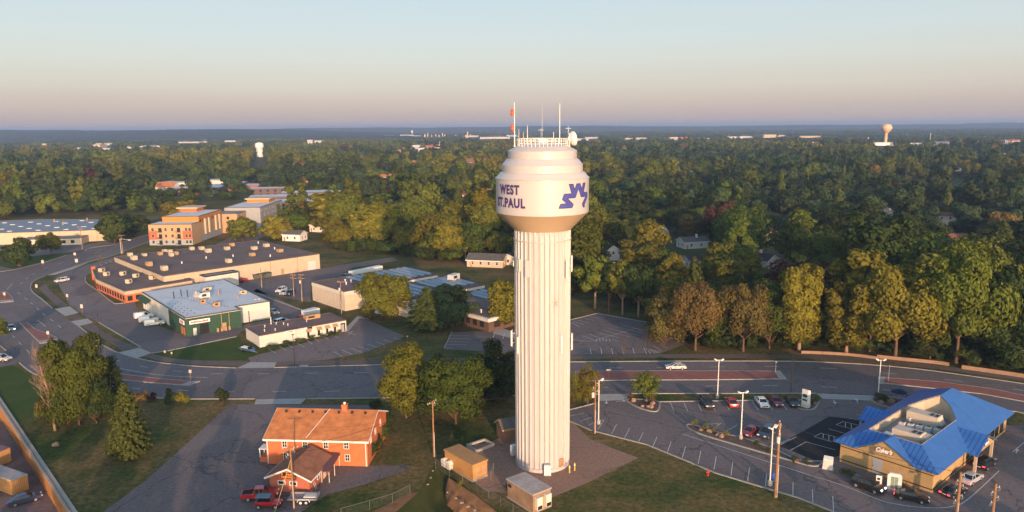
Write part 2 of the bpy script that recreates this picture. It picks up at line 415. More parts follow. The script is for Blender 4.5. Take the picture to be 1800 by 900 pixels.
kerb([(138,573),(158,589),(180,606),(200,617),(207,620)]); kerb([(240,630),(270,636),(300,640),(345,644),(400,646.5),(415,647)])
kerb([(482,646.2),(524,645.2)]); kerb([(541,644.8),(690,641),(905,637.5),(1000,636.5),(1200,635),(1400,635.5),(1524,641),(1618,649.5),(1711,662),(1800,675),(1930,697)])
kerb([(1930,757),(1800,727),(1770,722),(1602,702),(1536,695.5)]); kerb([(1434,691.7),(1162,692),(1109,692)]); kerb([(1052,693),(905,695),(655,700),(540,701)])
kerb([(448,701.5),(373,701.5),(311,701.5),(265,699),(200,694),(150,686),(100,672),(58,656),(34,638)]); kerb([(10,616),(-12,598),(-60,560)])
kerb([(0,478),(27,473.5),(75,462),(117,449)]); kerb([(150,441),(160,436),(200,430),(240,419),(290,405)])
sheet('driveway', [(10,616),(32,636),(28,640),(-30,652),(-60,640),(-20,612)], .017, M['lot'])

def median(pts, tips=()):
    mb = MB(); q = W(pts); mb.prism(q, 0, .15, 0)
    for t in tips: mb.prism(W(t), .0, .165, 1)
    struct(mb.build('median', [M['paver'], M['kerb']]))
    struct(strip('kerb', W(pts+[pts[0]]), .25, 0, .17, M['kerb'], 0, True))
median([(-40,513),(10,513),(20,521),(24,529),(-40,536)], [[(-40,531),(22,527),(25,530),(-40,537)]])
median([(35,568),(47,567),(60,578),(80,586),(98,593),(103,600),(71,604)], [[(66,600),(98,596),(103,600),(71,604)]])
median([(185,650),(218,659),(270,665),(335,671),(351,671),(330,678),(270,673.5),(215,668),(180,656)], [[(336,670.5),(351,670.5),(333,678.5),(318,677)]])
median([(1012,653),(1170,652.5),(1362,653),(1378,666.5),(1250,668),(1118,668.5),(1012,670)], [[(1360,652.5),(1371,652.5),(1383,667),(1370,667)]])
median([(1545,664),(1558,664.5),(1649,671.5),(1742,684),(1800,696),(1900,716),(1900,730),(1800,706.5),(1727,693),(1649,684),(1554,674)], [[(1543,663),(1556,663),(1553,675),(1543,675)]])

# trail, aprons --------------------------------------------------------
sheet('trail', cr([(67,506),(80,519),(103,540)],4)+cr([(120,538),(90,512),(80,498)],4), .014, M['trail'])
sheet('trail', [(116,553),(128,551),(150,561),(136,566)], .014, M['trail'])
sheet('trail', cr([(144,574),(160,583),(192,602),(216,617)],4)+cr([(244,612),(220,602),(186,586),(162,568)],4), .014, M['trail'])
sheet('trail', cr([(250,626),(296,637),(358,641.5),(425,643)],4)+cr([(440,635.5),(373,634),(311,631),(268,622)],4), .014, M['trail'])
sheet('trail', cr([(480,643.5),(600,641),(700,638.5),(905,633.5),(1010,631.5),(1165,629.5),(1400,630),(1500,634.5),(1600,643.5),(1700,656),(1800,670),(1930,692)],4)+cr([(1930,684),(1800,663),(1700,649),(1600,637),(1500,628),(1400,623.5),(1165,622.5),(1010,625),(905,626.5),(700,631.5),(600,633.5),(486,635)],4), .014, M['trail'])
AP = [[(82,484),(124,471),(150,463),(157,461),(128,473),(98,483)],
      [(95,543),(123,538.5),(138,550),(115,556)], [(124,565),(154,560),(164,567),(138,574)], [(207,620),(245,611.5),(267,620.5),(240,630),(225,626)],
      [(415,647.5),(440,636.5),(486,637),(482,646.5)], [(524,645.6),(528,641.5),(542,641.5),(541,645.2)],
      [(447,711),(450,702),(539,700.5),(528,710.5)], [(1054,705),(1052,693),(1108,692.5),(1100,703.5)], [(1446,701),(1434,691.7),(1536,695.3),(1531,704.5)]]
for a in AP: sheet('concrete_apron', a, .030, M['conc'])

# parking lots ---------------------------------------------------------
LOTS = {}
def lot(key, pts, m, z=.010): LOTS[key] = pts; return sheet('parking_lot', pts, z, M[m])
lot('brick', [(405,710),(470,711.5),(660,712),(650,760),(649,818),(722,818),(716,826),(640,852),(575,869),(545,890),(525,902),(480,940),(100,960),(184,898),(261,841)], 'lot')
lot('pad', [(1005,741),(1039,772.5),(1077,788),(1122,805),(1030,850),(971,874),(940,880),(900,868),(853,863),(800,822),(821,785),(865,776),(906,757)], 'gravel', .008)
lot('rest', [(1000,721),(1044,709.6),(1054,704),(1100,703),(1157,706.5),(1327,704),(1440,702.5),(1447,700),(1531,704),(1600,720),(1772,747),(1930,752),(1930,985),(1500,915),(1470,902),(1450,894),(1401,875),(1314,849),(1258,832),(1193,805),(1137,782),(1040,757),(1000,740)], 'lot')
lot('restnew', [(1458,732),(1367,783),(1436,811),(1480,800),(1540,742)], 'newblack', .016)
lot('animal', [(456,623),(612,583),(630,563),(640,560),(655,566),(712,591),(699,597),(640,620),(576,632),(538,635),(484,636),(441,636),(436,629)], 'lot')
lot('green', [(125,474),(165,462),(203,451),(208,460),(163,478),(148,487),(152,497),(170,510),(197,531),(215,534),(237,530),(245,560),(330,592),(480,560),(443,513),(452,508),(533,546),(530,556),(470,572),(425,582),(415,592),(295,617),(267,621),(245,611.5),(172,566),(150,556),(122,536),(97,488)], 'lot')
lot('rear', [(405,500),(443,513),(546,531),(546,496),(599,485),(622,470),(640,468),(700,458),(690,452),(604,465),(563,472),(405,492)], 'lot')
lot('solar', [(794,584),(905,580),(1000,563),(1050,551),(1139,567),(1171,592),(1213,601),(1184,613),(1160,621),(1005,624),(905,620),(781,614)], 'lot')
lot('ware', [(-60,428),(70,424),(150,430),(185,424),(206,428),(160,438),(112,445),(60,450),(-60,458)], 'lot')
lot('apts', [(372,433),(410,415),(480,393),(505,398),(470,412),(430,432),(400,440)], 'lot')
sheet('footpath', [(612,583),(632,560),(650,562),(640,556),(628,556),(606,578)], .022, M['conc'])
sheet('footpath', [(866,586),(872,572),(905,585),(905,596)], .016, M['conc'])
blobsheet('lawn', [(268,622),(330,608),(415,592),(425,600),(452,622),(436,632),(380,633),(311,630)], .006, M['lawn'])
blobsheet('lawn', [(-40,640),(20,642),(60,668),(75,700),(60,730),(20,742),(2,715),(-40,680)], .006, M['lawn'])
blobsheet('lawn', [(-40,455),(40,450),(115,449),(75,460),(27,472),(0,474),(-40,478)], .006, M['lawn'])
blobsheet('lawn', [(1204,291),(1240,292),(1310,298),(1290,304),(1215,303)], .03, M['lawn'])
blobsheet('lawn', [(1560,316),(1660,318),(1780,322),(1760,336),(1660,345),(1590,330)], .03, M['lawn'])
blobsheet('lawn', [(563,473),(640,455),(690,452),(640,464),(604,464)], .006, M['lawn'])
kerb([(1000,721),(1044,709.6)], .3, 0); kerb([(1157,706.5),(1327,704),(1403,706)], .3, 0)
kerb([(1000,740),(1040,757),(1137,782),(1193,805),(1258,832),(1314,849),(1401,875),(1450,894),(1500,915)], .3, 0)
kerb([(172,566),(247,610)], .3, 0); kerb([(150,486),(152,497),(170,510),(197,531),(207,534),(237,530)], .3, 4); kerb([(443,513),(533,546)], .5, 0)
kerb([(267,621),(295,617),(415,592)], .3, 0)
kerb([(794,584),(781,612)], .25, 0); kerb([(1000,563),(1050,551),(1139,567)], .25, 0)
def island(pts, m='mulch'):
    struct(MB().prism(W(cr(pts,4,True)), 0, .12).build('planting_island', M[m])); q = cr(pts,4,True); q.append(q[0]); struct(strip('kerb', q, .35, 0, .17, M['kerb'], 0))
island([(1101,703),(1118,715),(1143,723),(1156,722),(1158,707.5),(1130,703)])
island([(1208,751),(1216,747),(1268,762),(1311,772),(1367,793),(1405,810),(1445,812),(1430,820),(1383,808),(1299,784),(1230,763)])
island([(1403,706),(1404,718),(1429,720),(1440,703),(1420,702)])
island([(1533,705),(1545,697),(1590,703),(1640,712),(1600,722),(1560,716)])

# painted lines --------------------------------------------------------
lines = MB()
def pl(x0,y0,x1,y1,w=.12,z=.036):
    a, b = P(x0,y0), P(x1,y1); d = (b-a); nn = Vector((-d.y,d.x,0)).normalized()*w/2
    lines.poly([(p.x,p.y,z) for p in (a-nn,b-nn,b+nn,a+nn)])
for s in [(1084,746,1075,763),(1106.8,753,1097.4,771),(1130.7,760.7,1121.4,778.7),(1154.7,768.5,1146.3,788),(1179.6,776.5,1172.7,796.8),(1205,785,1199,806),(1232,793,1227,816),(1259,802.7,1255,825.4),(1288,812,1284.8,836),(1317.5,822,1314,846),(1347.6,832.6,1345.5,855),(1394,849,1393.7,872.7),(1428,860,1428.9,886),(1463.8,872,1465.3,898),(1000,732,1026.5,726.4),(1018.7,741,1042,733),(1034,748,1046,742),(1062,738,1051,755),(1062,738,1046,742),
          (1178,707,1184.6,723.6),(1202,708,1209,723),(1226,708,1233.4,723),(1250.5,711,1258,723),(1273,706,1282.6,721),(1297,706,1307.5,722),(1321.5,705,1333,721),(1350,709,1358,721),(1373.5,708,1383.7,721),
          (1237,746,1268,744),(1268,744,1250,756),(1240,747,1246,754),(1250,746,1256,752),(1260,745,1263,748),(1295,748,1268,762),(1340,770,1318,776),(1362,779,1344,790),
          (1388,772,1365,783),(1417,777,1389,792),(1417,777,1468,791),(1400,768,1368,784),
          (1431,768,1443,761.5),(1443,761.5,1472,769),(1431,768,1462,777),(1447,763,1447,771),(1457,765.5,1457,775),(1466,768,1467,777),
          (1470,747,1482,741),(1482,741,1510,748),(1470,747,1500,755),(1486,742.5,1486,751),(1496,745,1497,754),(1457,754,1488,763),(1493,735,1512,740),(1505,729,1525,733),
          (1780,795,1800,778)]: pl(*s)
for q in ([(1199,763),(1400,828),(1480,853),(1549,880),(1585,888),(1618,892),(1650,893),(1671,891),(1699,880),(1756,828)],):
    q = cr(q, 4)
    for a,b in zip(q,q[1:]): pl(*a,*b,.14)
def z4(a): return [(400+x/3.913,430+y/3.913) for x,y in a]
for s in [(280,718,330,747),(355,702,405,728),(415,690,452,710),(475,677,530,705),(545,660,582,683),(600,648,630,667),(665,635,692,655),(725,622,765,643),(730,738,790,768),(785,725,857,755),(845,712,925,742),(900,700,980,727),(962,685,1030,708),(1020,668,1080,690),(1075,655,1130,672),(1140,640,1190,655),(820,600,880,622),(830,625,860,595)]:
    (a,b),(c,d) = z4([s[:2],s[2:]]); pl(a,b,c,d,.13)
def z5(x,y): return (1000+x/3.75, 400+y/3.75)
for s in [(170,745,440,665),(90,715,175,745),(135,703,250,748),(180,690,330,728),(220,677,415,725),(262,665,460,713),(305,653,500,700),(350,643,520,685),(80,748,180,750),(180,738,182,752),(202,733,206,750),(222,728,228,750),(245,735,250,752),(265,735,272,752),(285,738,330,752),
          (140,795,147,835),(210,795,217,835),(282,795,290,835),(352,795,361,835),(420,795,433,833),(493,793,512,833),(493,793,605,822),(510,800,540,833),(535,805,570,832),(560,812,590,830),(20,628,70,655),(30,620,100,640),(60,610,130,628),(100,600,170,612),(140,588,200,600),(180,570,240,590),(20,735,90,752),(600,770,650,800),(560,782,610,812)]:
    pl(*z5(*s[:2]),*z5(*s[2:]),.14)
for s in [(460,750,635,752),(450,778,630,780),(440,803,615,806),(430,828,605,834),(410,858,490,862),(830,780,850,725),(920,780,935,730)]:
    pl(700+s[0]/5,440+s[1]/5,700+s[2]/5,440+s[3]/5,.14)
for k in range(14):      # stalls by the trail
    t = k/13; x0 = 98+t*33; y0 = 498+t*40; pl(x0,y0,x0+20-0*t,y0-5-t*.5,.14)
for k in range(4): pl(166+k*9, 466.5-k*3, 172+k*9, 472-k*3, .15)
# road dashes
for s in [(478,689,503,688),(569,688,596,687.5),(311,686,332,687),(400,689,412,689),(232,682,247,684),(453,657.5,474,657),(536,656.5,560,656),(622,655.5,646,655),(372,657,392,657.5),(304,652,321,653),(246,644,259,646),(200,632,210,635),
          (1050,681,1070,681),(1240,679,1267,678.5),(1340,678,1368,678),(1443,680,1471,681),(1551,685,1580,688),(1070,647,1093,647),(1155,646,1172,646),(1248,645,1273,645),(1344,644,1369,644.5),(1443,647,1471,648.5),(1550,655.5,1576,658),(1660,667,1692,671),(1780,684,1800,687),
          (22,590,26,594),(33,602,38,606),(47,615,52,620),(63,630,68,635),(31,514,36,517),(43,523,48,527),(53,532,58,535),(64,541,69,545),(75,551,80,555),(88,561,94,565),(102,572,107,576),(36,499,40,496),(45,491,50,488),(55,483,62,481),(75,473,85,470),(100,465,112,461),(130,456,142,452),(165,446,178,441),(200,435,214,430),(12,509,22,499),(66,563,80,574),(57,571,68,570),(6,505,13,504)]:
    pl(*s,.16)
q = cr([(212,648),(250,655),(300,661),(365,664)],4)
for a,b in zip(q,q[1:]): pl(*a,*b,.16)
def arrow(x,y,dx,dy,s=1.):
    a = P(x,y); b = P(x+dx,y+dy); d = (b-a).normalized(); nn = Vector((-d.y,d.x,0)); z = .036
    def pt(u,v): p = a+d*u*s+nn*v*s; return (p.x,p.y,z)
    lines.poly([pt(0,-.1),pt(1.6,-.1),pt(1.6,.1),pt(0,.1)]); lines.poly([pt(1.6,-.45),pt(2.7,0),pt(1.6,.45)])
arrow(1066,703,0,6,.9); arrow(1083,706,14,-1,.9); arrow(1465,703,3,6,.9); arrow(1508,708,-3,-6,.9); arrow(1786,797,2,-6,.8)
struct(lines.build('painted_lines', M['roadline'], fix=False))
# ================================================================== WATER TOWER
TC = Vector((4.9, 116.2, 0))
tw = thing('water_tower', 'tall white fluted water tower lettered WEST ST.PAUL with a violet star emblem', 'water tower', TC)
Yt = TC.y
zz = lambda py: PYZ(954, py, Yt).z
def rr(dpx, py): return dpx/F*((PYZ(954,py,Yt)-Vector((0,0,H))).dot(FV))
zc = zz(402)
# fluted column
NF = 34
prof = []
steps = NF*12
R0 = 4.42
ring = []
for k in range(steps):
    a = 2*PI*k/steps; ph = (k % 12)/12
    # broad pan with a narrow rib
    d = .17 if ph < .58 else (.17-.26*math.sin((ph-.58)/.42*PI))
    ring.append((a, d))
mb = MB(); lv = [0, .55, .56, 10, 20, 30, zc-.7, zc-.55, zc]
vs = []; fs = []
for i,z in enumerate(lv):
    fl = 0 if i < 2 else (1 if i < len(lv)-1 else .3)
    for a,d in ring:
        r = R0+.06-.0+( -d+.17)*fl*1.0 - (.17*fl) + (.1 if i < 2 else 0)
        vs.append((r*math.cos(a), r*math.sin(a), z))
for i in range(len(lv)-1):
    for k in range(steps): fs.append((i*steps+k, i*steps+(k+1)%steps, (i+1)*steps+(k+1)%steps, (i+1)*steps+k))
mb.add(vs, fs); column = mb.build('fluted_column', M['tower'], tw)
mb = MB(); mb.lathe([(R0+.02,zc-1.62),(R0+.24,zc-1.6),(R0+.24,zc-1.5),(R0+.02,zc-1.48)], 96); mb.build('stiffening_ring', M['tower'], tw)
# tank
r_main = rr(81.5,340); r2 = rr(71.2,295); r3 = rr(60.8,272); r4 = rr(45.5,257)
zb = zz(371); zt = zz(311.7); z2b = zz(301); z2t = zz(288.6); z3b = zz(278); z3t = zz(264.6); z4 = zz(256.8)
tank = MB()
tank.lathe([(r_main,zb),(r_main,zt-.05),(r_main+.1,zt-.03),(r_main+.1,zt+.05),(r_main-.05,zt+.08),(r2+.25,z2b-.1),(r2,z2b),(r2,z2t),(r2-.08,z2t+.06),(r3+.2,z3b-.08),(r3,z3b),(r3,z3t),(r3-.08,z3t+.06),(r4,z4),(r4*.8,z4+.28),(r4*.4,z4+.5),(0,z4+.58)], 128)
tank.v = tank.v; tk = tank.build('tank', M['tower'], tw, smooth=True, angle=20)
mb = MB(); mb.lathe([(R0+.1,zc-.02),(R0+.25,zc+.1),(r_main-.02,zb-.02),(r_main+.01,zb),(0,zb)], 128); mb.build('tank_underside', M['tower_tan'], tw, smooth=True, angle=20)
# lettering on the curved wall; angle 0 = towards the camera, positive to the right
cdir = math.atan2(-TC.y, -TC.x)
def wrap(r):
    def place0(s, z, d):
        a = cdir + s/r
        return ((r+d)*math.cos(a), (r+d)*math.sin(a), z)
    return place0
pw = wrap(r_main)
def ang(px): return math.asin(max(-.999,min(.999,(px-954)/81.5)))
let = MB()
hL = .5*(zt-zb)*.62*1.08
s_c1 = r_main*(ang(882.5)+ang(916))/2; w1 = r_main*(ang(916)-ang(882.5))
s_c2 = r_main*(ang(878)+ang(925.8))/2; w2 = r_main*(ang(925.8)-ang(878))
zm = (zt+zb)/2
def zed(py, px): # height on the wall for a photo row
    a = ang(px); y = Yt - r_main*math.cos(a); return PYZ(px, py, y).z
z1 = zed(334.5,900); z2 = zed(357.5,903)
hh = .425*(zed(327,915)-zed(369,915))
for txt, sc, w, z in (('WEST', s_c1, w1, zed(333.6,899)), ('ST.PAUL', s_c2, w2, zed(357,902))):
    vs_, fs_, w0 = text_mb(txt, hh, bold=.045, space=1.14)
    k = w/w0
    solid_text(let, txt, hh, lambda x,y,d,sc=sc,z=z: pw(sc+x, z+y, d+.015), .03, xs=k, bold=.045, space=1.14)
let.build('lettering', M['purple'], tw)
# star-and-letters emblem, traced flat then bent round the wall
def zt_(x,y):  # zoom pixel -> photo px
    return 974+x/12.86, 310+y/12.86
emb = [(312,178),(402,172),(432,300),(478,165),(558,158),(590,285),(625,150),(672,145),(635,360),(718,350),(728,450),(655,640),(662,685),(628,690),(607,612),(690,440),(582,462),(520,275),(452,478),(275,495),(410,632),(382,705),(95,725),(130,630),(275,612),(168,525),(208,400),(370,388)]
def emb_mesh(scale_in, d0, d1):
    pts = []
    for x,y in emb:
        px,py = zt_(x,y); a = ang(px); yy = Yt-r_main*math.cos(a)
        pts.append((r_main*a, PYZ(px,py,yy).z))
    cu = bpy.data.curves.new('e','CURVE'); cu.dimensions = '2D'; cu.fill_mode = 'BOTH'
    sp = cu.splines.new('POLY'); sp.points.add(len(pts)-1)
    for p,(s,z) in zip(sp.points, pts): p.co = (s,z,0,1)
    sp.use_cyclic_u = True; cu.offset = scale_in
    o = bpy.data.objects.new('e', cu); COL.objects.link(o); bpy.context.view_layer.update()
    ev = o.evaluated_get(bpy.context.evaluated_depsgraph_get()); me = ev.to_mesh()
    bm = bmesh.new(); bm.from_mesh(me); bmesh.ops.triangulate(bm, faces=bm.faces)
    bmesh.ops.subdivide_edges(bm, edges=[e for e in bm.edges if e.calc_length()>.6], cuts=3)
    bmesh.ops.triangulate(bm, faces=bm.faces)
    vs = [(v.co.x,v.co.y) for v in bm.verts]; bm.verts.index_update(); fs = [tuple(v.index for v in f.verts) for f in bm.faces]
    bm.free(); ev.to_mesh_clear(); bpy.data.objects.remove(o)
    mb = MB(); mb.add([pw(s,z,d1) for s,z in vs], fs); return mb
em = emb_mesh(0, 0, .02).build('emblem', M['logo_blue'], tw)
ou = MB()
pts = []
for x,y in emb:
    px,py = zt_(x,y); a = ang(px); pts.append((r_main*a, PYZ(px,py,Yt-r_main*math.cos(a)).z))
for i in range(len(pts)):
    a, b = pts[i], pts[(i+1)%len(pts)]; q = []
    for k in range(5): t = k/4; q.append(pw(a[0]+(b[0]-a[0])*t, a[1]+(b[1]-a[1])*t, .025))
    ou.tube(q, .055, 4)
ou.build('emblem_outline', M['purple'], em)
# railing and roof gear
rl = MB(); zr = z4+.02; rad = r4*.98
for k in range(40):
    a = 2*PI*k/40; rl.tube([(rad*math.cos(a),rad*math.sin(a),zr-.1),(rad*math.cos(a),rad*math.sin(a),zr+1.15)], .05, 5)
for h in (.4,.78,1.15):
    rl.tube([(rad*math.cos(2*PI*k/60),rad*math.sin(2*PI*k/60),zr+h) for k in range(61)], .05, 5)
rl.build('railing', M['white'], tw)
mb = MB(); mb.lathe([(.75,z4+.5),(.75,z4+.95),(.6,z4+1.2),(0,z4+1.3)], 20); mb.box(-.25,.25,.9,1.5,z4+.4,z4+1.3); mb.build('roof_vent', M['white'], tw, smooth=True, angle=40)
def top_at(px, py): # point above the railing circle seen at column px
    return PYZ(px, py, Yt-.0)
# antennas stand on the rim : things of their own that lift off
def mast(name, label, px, ptop, r, m, y=Yt, zb_=None, extra=None, cat='antenna', pb=None):
    t = PYZ(px, ptop, y); z0 = zb_ if zb_ is not None else z4-.05
    e = thing(name, label, cat, (t.x, y, z0), 0, 'antennas on the tower roof')
    MB().tube([(0,0,0),(0,0,t.z-z0)], [r, r*.6], 8).build('mast', M[m], e)
    MB().box(-.12,.12,-.12,.12,0,.25).build('mounting_foot', M['lgrey'], e)
    if extra: extra(e, t.z-z0)
    return e
def beacon_part(zrel):
    mb = MB(); mb.lathe([(.0,zrel-.55),(.18,zrel-.5),(.3,zrel-.25),(.22,zrel-.1),(.22,zrel+.1),(.3,zrel+.25),(.18,zrel+.5),(0,zrel+.55)], 12, c=(-.32,0)); mb.tube([(-.32,0,zrel),(0,0,zrel)], .06, 6); return mb
def redgear(e, h):
    z_a = PYZ(904,197.5,Yt-1.5).z-(z4-.05); z_b = PYZ(904,225,Yt-1.5).z-(z4-.05)
    for z in (z_a, z_b): beacon_part(z).build('red_dipole', M['orange'], e, smooth=True)
mast('whip_antenna', 'tall white antenna mast carrying two red bulbs at left rim of tower roof', 904, 180, .09, 'white', Yt-1.5, extra=redgear)
mast('whip_antenna', 'tall plain white antenna mast on right half of tower roof', 984, 182, .075, 'white', Yt+.8)
mast('whip_antenna', 'thin tall grey whip antenna at centre of tower roof', 953, 186, .03, 'lgrey', Yt+.3)
mast('whip_antenna', 'short thin antenna rising just right of the two red bulbs', 912, 227, .06, 'lgrey', Yt-.8)
mast('whip_antenna', 'shortest thin antenna on left part of tower roof', 920, 232, .05, 'lgrey', Yt-2.2)
mast('whip_antenna', 'thin antenna a third across the tower roof from the left', 927, 221, .06, 'white', Yt+1.0)
mast('whip_antenna', 'stubby antenna between roof vent and tall right mast', 973, 232, .06, 'white', Yt+1.2)
def cross(e, h):
    MB().box(-.4,.4,-.03,.03,h-.35,h-.28).build('crossbar', M['lgrey'], e)
mast('whip_antenna', 'antenna with small crossbar above the roof vent', 951, 225, .05, 'lgrey', Yt+.9, extra=cross)
mast('whip_antenna', 'antenna with small crossbar beside the white dish', 999, 222, .06, 'lgrey', Yt-.6, extra=cross)
# dish
dp = PYZ(1006.5, 244.5, Yt-.9)
ds = thing('dish_antenna', 'white microwave dish on right rim of the water tower roof', 'dish antenna', (dp.x, dp.y, dp.z))
mb = MB(); prof = [(.02,.0)]+[(1.12*math.sin(t*PI/2/8*1.0), -.5*(1-math.cos(t*PI/2/8))*1.3+.0) for t in range(1,9)]
mb.lathe([(p[0], -p[1]) for p in prof]+[(1.12,.75),(1.06,.78),(0,1.0)], 28)
sh = mb.build('reflector', M['white'], ds, smooth=True, angle=50)
sh.rotation_euler = (0, R(82), R(20)); sh.location = (-.45,0,0)
MB().tube([(-.5,0,-2.0),(-.5,0,.9)], .13, 8).build('mount_pole', M['lgrey'], ds); MB().box(-.75,-.35,-.2,.2,-.2,.3).build('bracket', M['lgrey'], ds)
# panel antennas clipped round the column: (angle px, y top, y bottom, width, material)
def panel(px, yt, yb, w, m, label, off=.35):
    s = max(-.985, min(.985, (px-953.5)/49.5)); a = math.asin(s); aa = cdir+a
    r = R0+off; x = r*math.cos(aa); y = r*math.sin(aa)
    zt0 = PYZ(px, yt, TC.y+y).z; zb0 = PYZ(px, yb, TC.y+y).z
    e = thing('panel_antenna', label, 'panel antenna', (TC.x+x, TC.y+y, zb0), aa+PI/2, 'panel antennas on the tower column'); h = zt0-zb0
    MB().bbox(-w/2,w/2,-.14,.06,0,h,.03).build('panel', M[m], e)
    q = MB(); q.box(-.05,.05,.06,off+.1,h*.2,h*.2+.1); q.box(-.05,.05,.06,off+.1,h*.8,h*.8+.1); q.tube([(0,.14,-.2),(0,.14,h+.2)], .04, 6); q.build('bracket', M['steel'], e)
panel(906, 458, 468, .35, 'white', 'small white panel antenna at upper left edge of column')
panel(911.5, 456, 476, .5, 'grey', 'grey panel antenna, left of the upper pair on the column')
panel(916.5, 456, 477, .22, 'white', 'narrow cream panel antenna against the grey one on the column')
panel(929, 458, 487, .62, 'lgrey', 'long grey and cream panel antenna on upper left face of column')
panel(993, 458, 488, .25, 'white', 'slim cream panel antenna on upper right face of column')
panel(1002, 449, 477, .5, 'white', 'cream panel antenna at upper right edge of column')
panel(903, 581, 608, .35, 'white', 'white panel antenna at lower left edge of column', .7)
panel(912, 592, 621, .35, 'white', 'white panel antenna with cabling on lower left face of column')
panel(984.5, 590, 621, .3, 'white', 'slim cream panel antenna on lower right face of column')
panel(1004, 586, 614, .7, 'white', 'wide cream panel antenna at lower right edge of column', .45)
# worn star mark, hatch, door parts
def on_col(px, py, off=.1):
    s = (px-953.5)/49.; a = cdir+math.asin(s); r = R0+off
    y = TC.y+r*math.sin(a); return a, r, PYZ(px,py,y).z
mk = MB(); a0,r0,z0 = on_col(976, 533, .12)
for k in range(5):
    t = PI/2+2*PI*k/5
    q = []
    for u in (0,.5,1): q.append((lambda s,z: ((r0)*math.cos(a0+s/r0), r0*math.sin(a0+s/r0), z))(math.cos(t)*.62*u, z0+math.sin(t)*.8*u))
    mk.tube(q, [.06,.045,.02], 4)
mk.build('star_mark', mat('mark_brown', (.33,.25,.15), .8), tw)
def plate(px, py0, py1, w, m, name, off=.06, th=.08):
    a, r, z1_ = on_col(px, py0, off); _, _, z0_ = on_col(px, py1, off)
    mb = MB(); vs = []
    for s in (-w/2,-w/4,0,w/4,w/2):
        for rr_ in (r, r+th):
            for z in (z0_, z1_): vs.append((rr_*math.cos(a+s/r), rr_*math.sin(a+s/r), z))
    fs = []
    for i in range(4):
        b = 4*i; fs += [(b+2,b+3,b+7,b+6),(b,b+4,b+5,b+1),(b+1,b+5,b+7,b+3),(b,b+2,b+6,b+4)]
    fs += [(0,1,3,2),(16,18,19,17)]
    mb.add(vs, fs); return mb.build(name, m, tw)
plate(987, 806, 819, 1.05, mat('hatch_wood', (.36,.20,.12), .8, var=.3), 'hatch', .08, .1)
bx = thing('utility_cabinet', 'white cabinet against the front foot of the water tower column', 'cabinet', (TC.x+.6, TC.y-R0-.75, 0), R(-4))
MB().bbox(-.55,.55,-.3,.3,.1,1.75,.05).build('cabinet_body', M['white'], bx); MB().box(-.5,.5,-.33,-.302,.25,1.65).build('door', M['white'], bx); MB().box(-.6,.6,-.35,.35,0,.1).build('plinth', M['conc'], bx)
pnt = P(905,800); bx = thing('utility_cabinet', 'pale blue white cabinet at the left foot of the tower column', 'cabinet', (pnt.x-.2, pnt.y, 0), R(30))
MB().bbox(-.5,.5,-.35,.35,.1,1.9,.05).build('cabinet_body', M['white'], bx); MB().box(-.45,.45,-.38,-.352,.25,1.8).build('door', M['lgrey'], bx)
for i,(x,y,l) in enumerate([(1001,831,'left one of two yellow bollards at right foot of tower'),(1010,827,'right one of two yellow bollards at right foot of tower')]):
    p = P(x,y); b = thing('bollard', l, 'bollard', p, 0, 'bollards at the tower foot')
    MB().lathe([(.12,0),(.12,1.25),(.08,1.35),(0,1.38)], 12).build('post', M['yellow'], b, smooth=True, angle=40); MB().lathe([(.124,.9),(.126,.92),(.126,1.08),(.124,1.1)],12).build('reflective_band', M['white'], b)
# ================================================================== BUILDINGS
M['brickr'] = brickmat('red_brick', (.50,.125,.045), (.55,.16,.06), (.42,.2,.12), .8)
M['brickdk'] = brickmat('dark_red_brick', (.36,.10,.06), (.42,.13,.08), (.30,.17,.12), .8)
M['shingle_o'] = stripemat('russet_shingles', (.50,.20,.08), (.38,.15,.065), 1, .28, .3, .95, .1, .35)
M['shingle_b'] = stripemat('brown_shingles', (.30,.14,.085), (.21,.10,.065), 1, .28, .3, .95, .1, .35)
M['shingle_g'] = stripemat('grey_shingles', (.13,.125,.12), (.09,.09,.088), 1, .3, .3, .95, .1, .3)
M['shingle_d'] = stripemat('charcoal_shingles', (.06,.06,.068), (.045,.045,.05), 1, .3, .3, .95, .1, .3)
M['cream'] = mat('cream_wall', (.50,.42,.31), .85, .2, var=.15, vscale=.5)
M['creamblock'] = brickmat('painted_block', (.55,.47,.37), (.57,.49,.39), (.48,.41,.32), 1.)
M['whitewall'] = mat('white_wall', (.62,.59,.53), .8, .2, var=.12, vscale=.4)
M['tan'] = mat('tan_panel', (.40,.27,.15), .8, .25, var=.2, vscale=1)
M['yellowtan'] = brickmat('ochre_block', (.40,.27,.125), (.42,.29,.14), (.36,.25,.12), 1.5)
M['tarroof'] = mat('tar_gravel_roof', (.20,.14,.12), .95, .15, var=.55, vscale=.12, col2=(.115,.10,.105), bump=.3)
M['tarroof2'] = mat('patched_tar_roof', (.21,.135,.115), .95, .15, var=.6, vscale=.25, col2=(.12,.10,.105), bump=.3)
M['whiteroof'] = mat('white_membrane_roof', (.60,.64,.68), .7, .25, var=.2, vscale=.3)
M['greyroof'] = mat('grey_membrane_roof', (.27,.27,.30), .85, .2, var=.3, vscale=.15)
M['blueroof_dim'] = stripemat('blue_grey_ribbed_roof', (.19,.22,.27), (.14,.16,.2), 1, 1.2, .12, .5, .4, .3)
M['flash'] = mat('roof_edge_flashing', (.10,.075,.06), .6, .3)
M['shedbrick'] = brickmat('old_brick', (.20,.105,.07), (.23,.125,.085), (.2,.14,.11), .8)
M['brownbrick'] = brickmat('brown_brick', (.11,.065,.05), (.13,.075,.055), (.12,.09,.07), 1.)
M['greenwall'] = brickmat('green_block', (.032,.075,.05), (.036,.082,.055), (.028,.065,.045), 1.2)
M['orangewall'] = mat('rust_siding', (.45,.17,.06), .8, .2, var=.15)
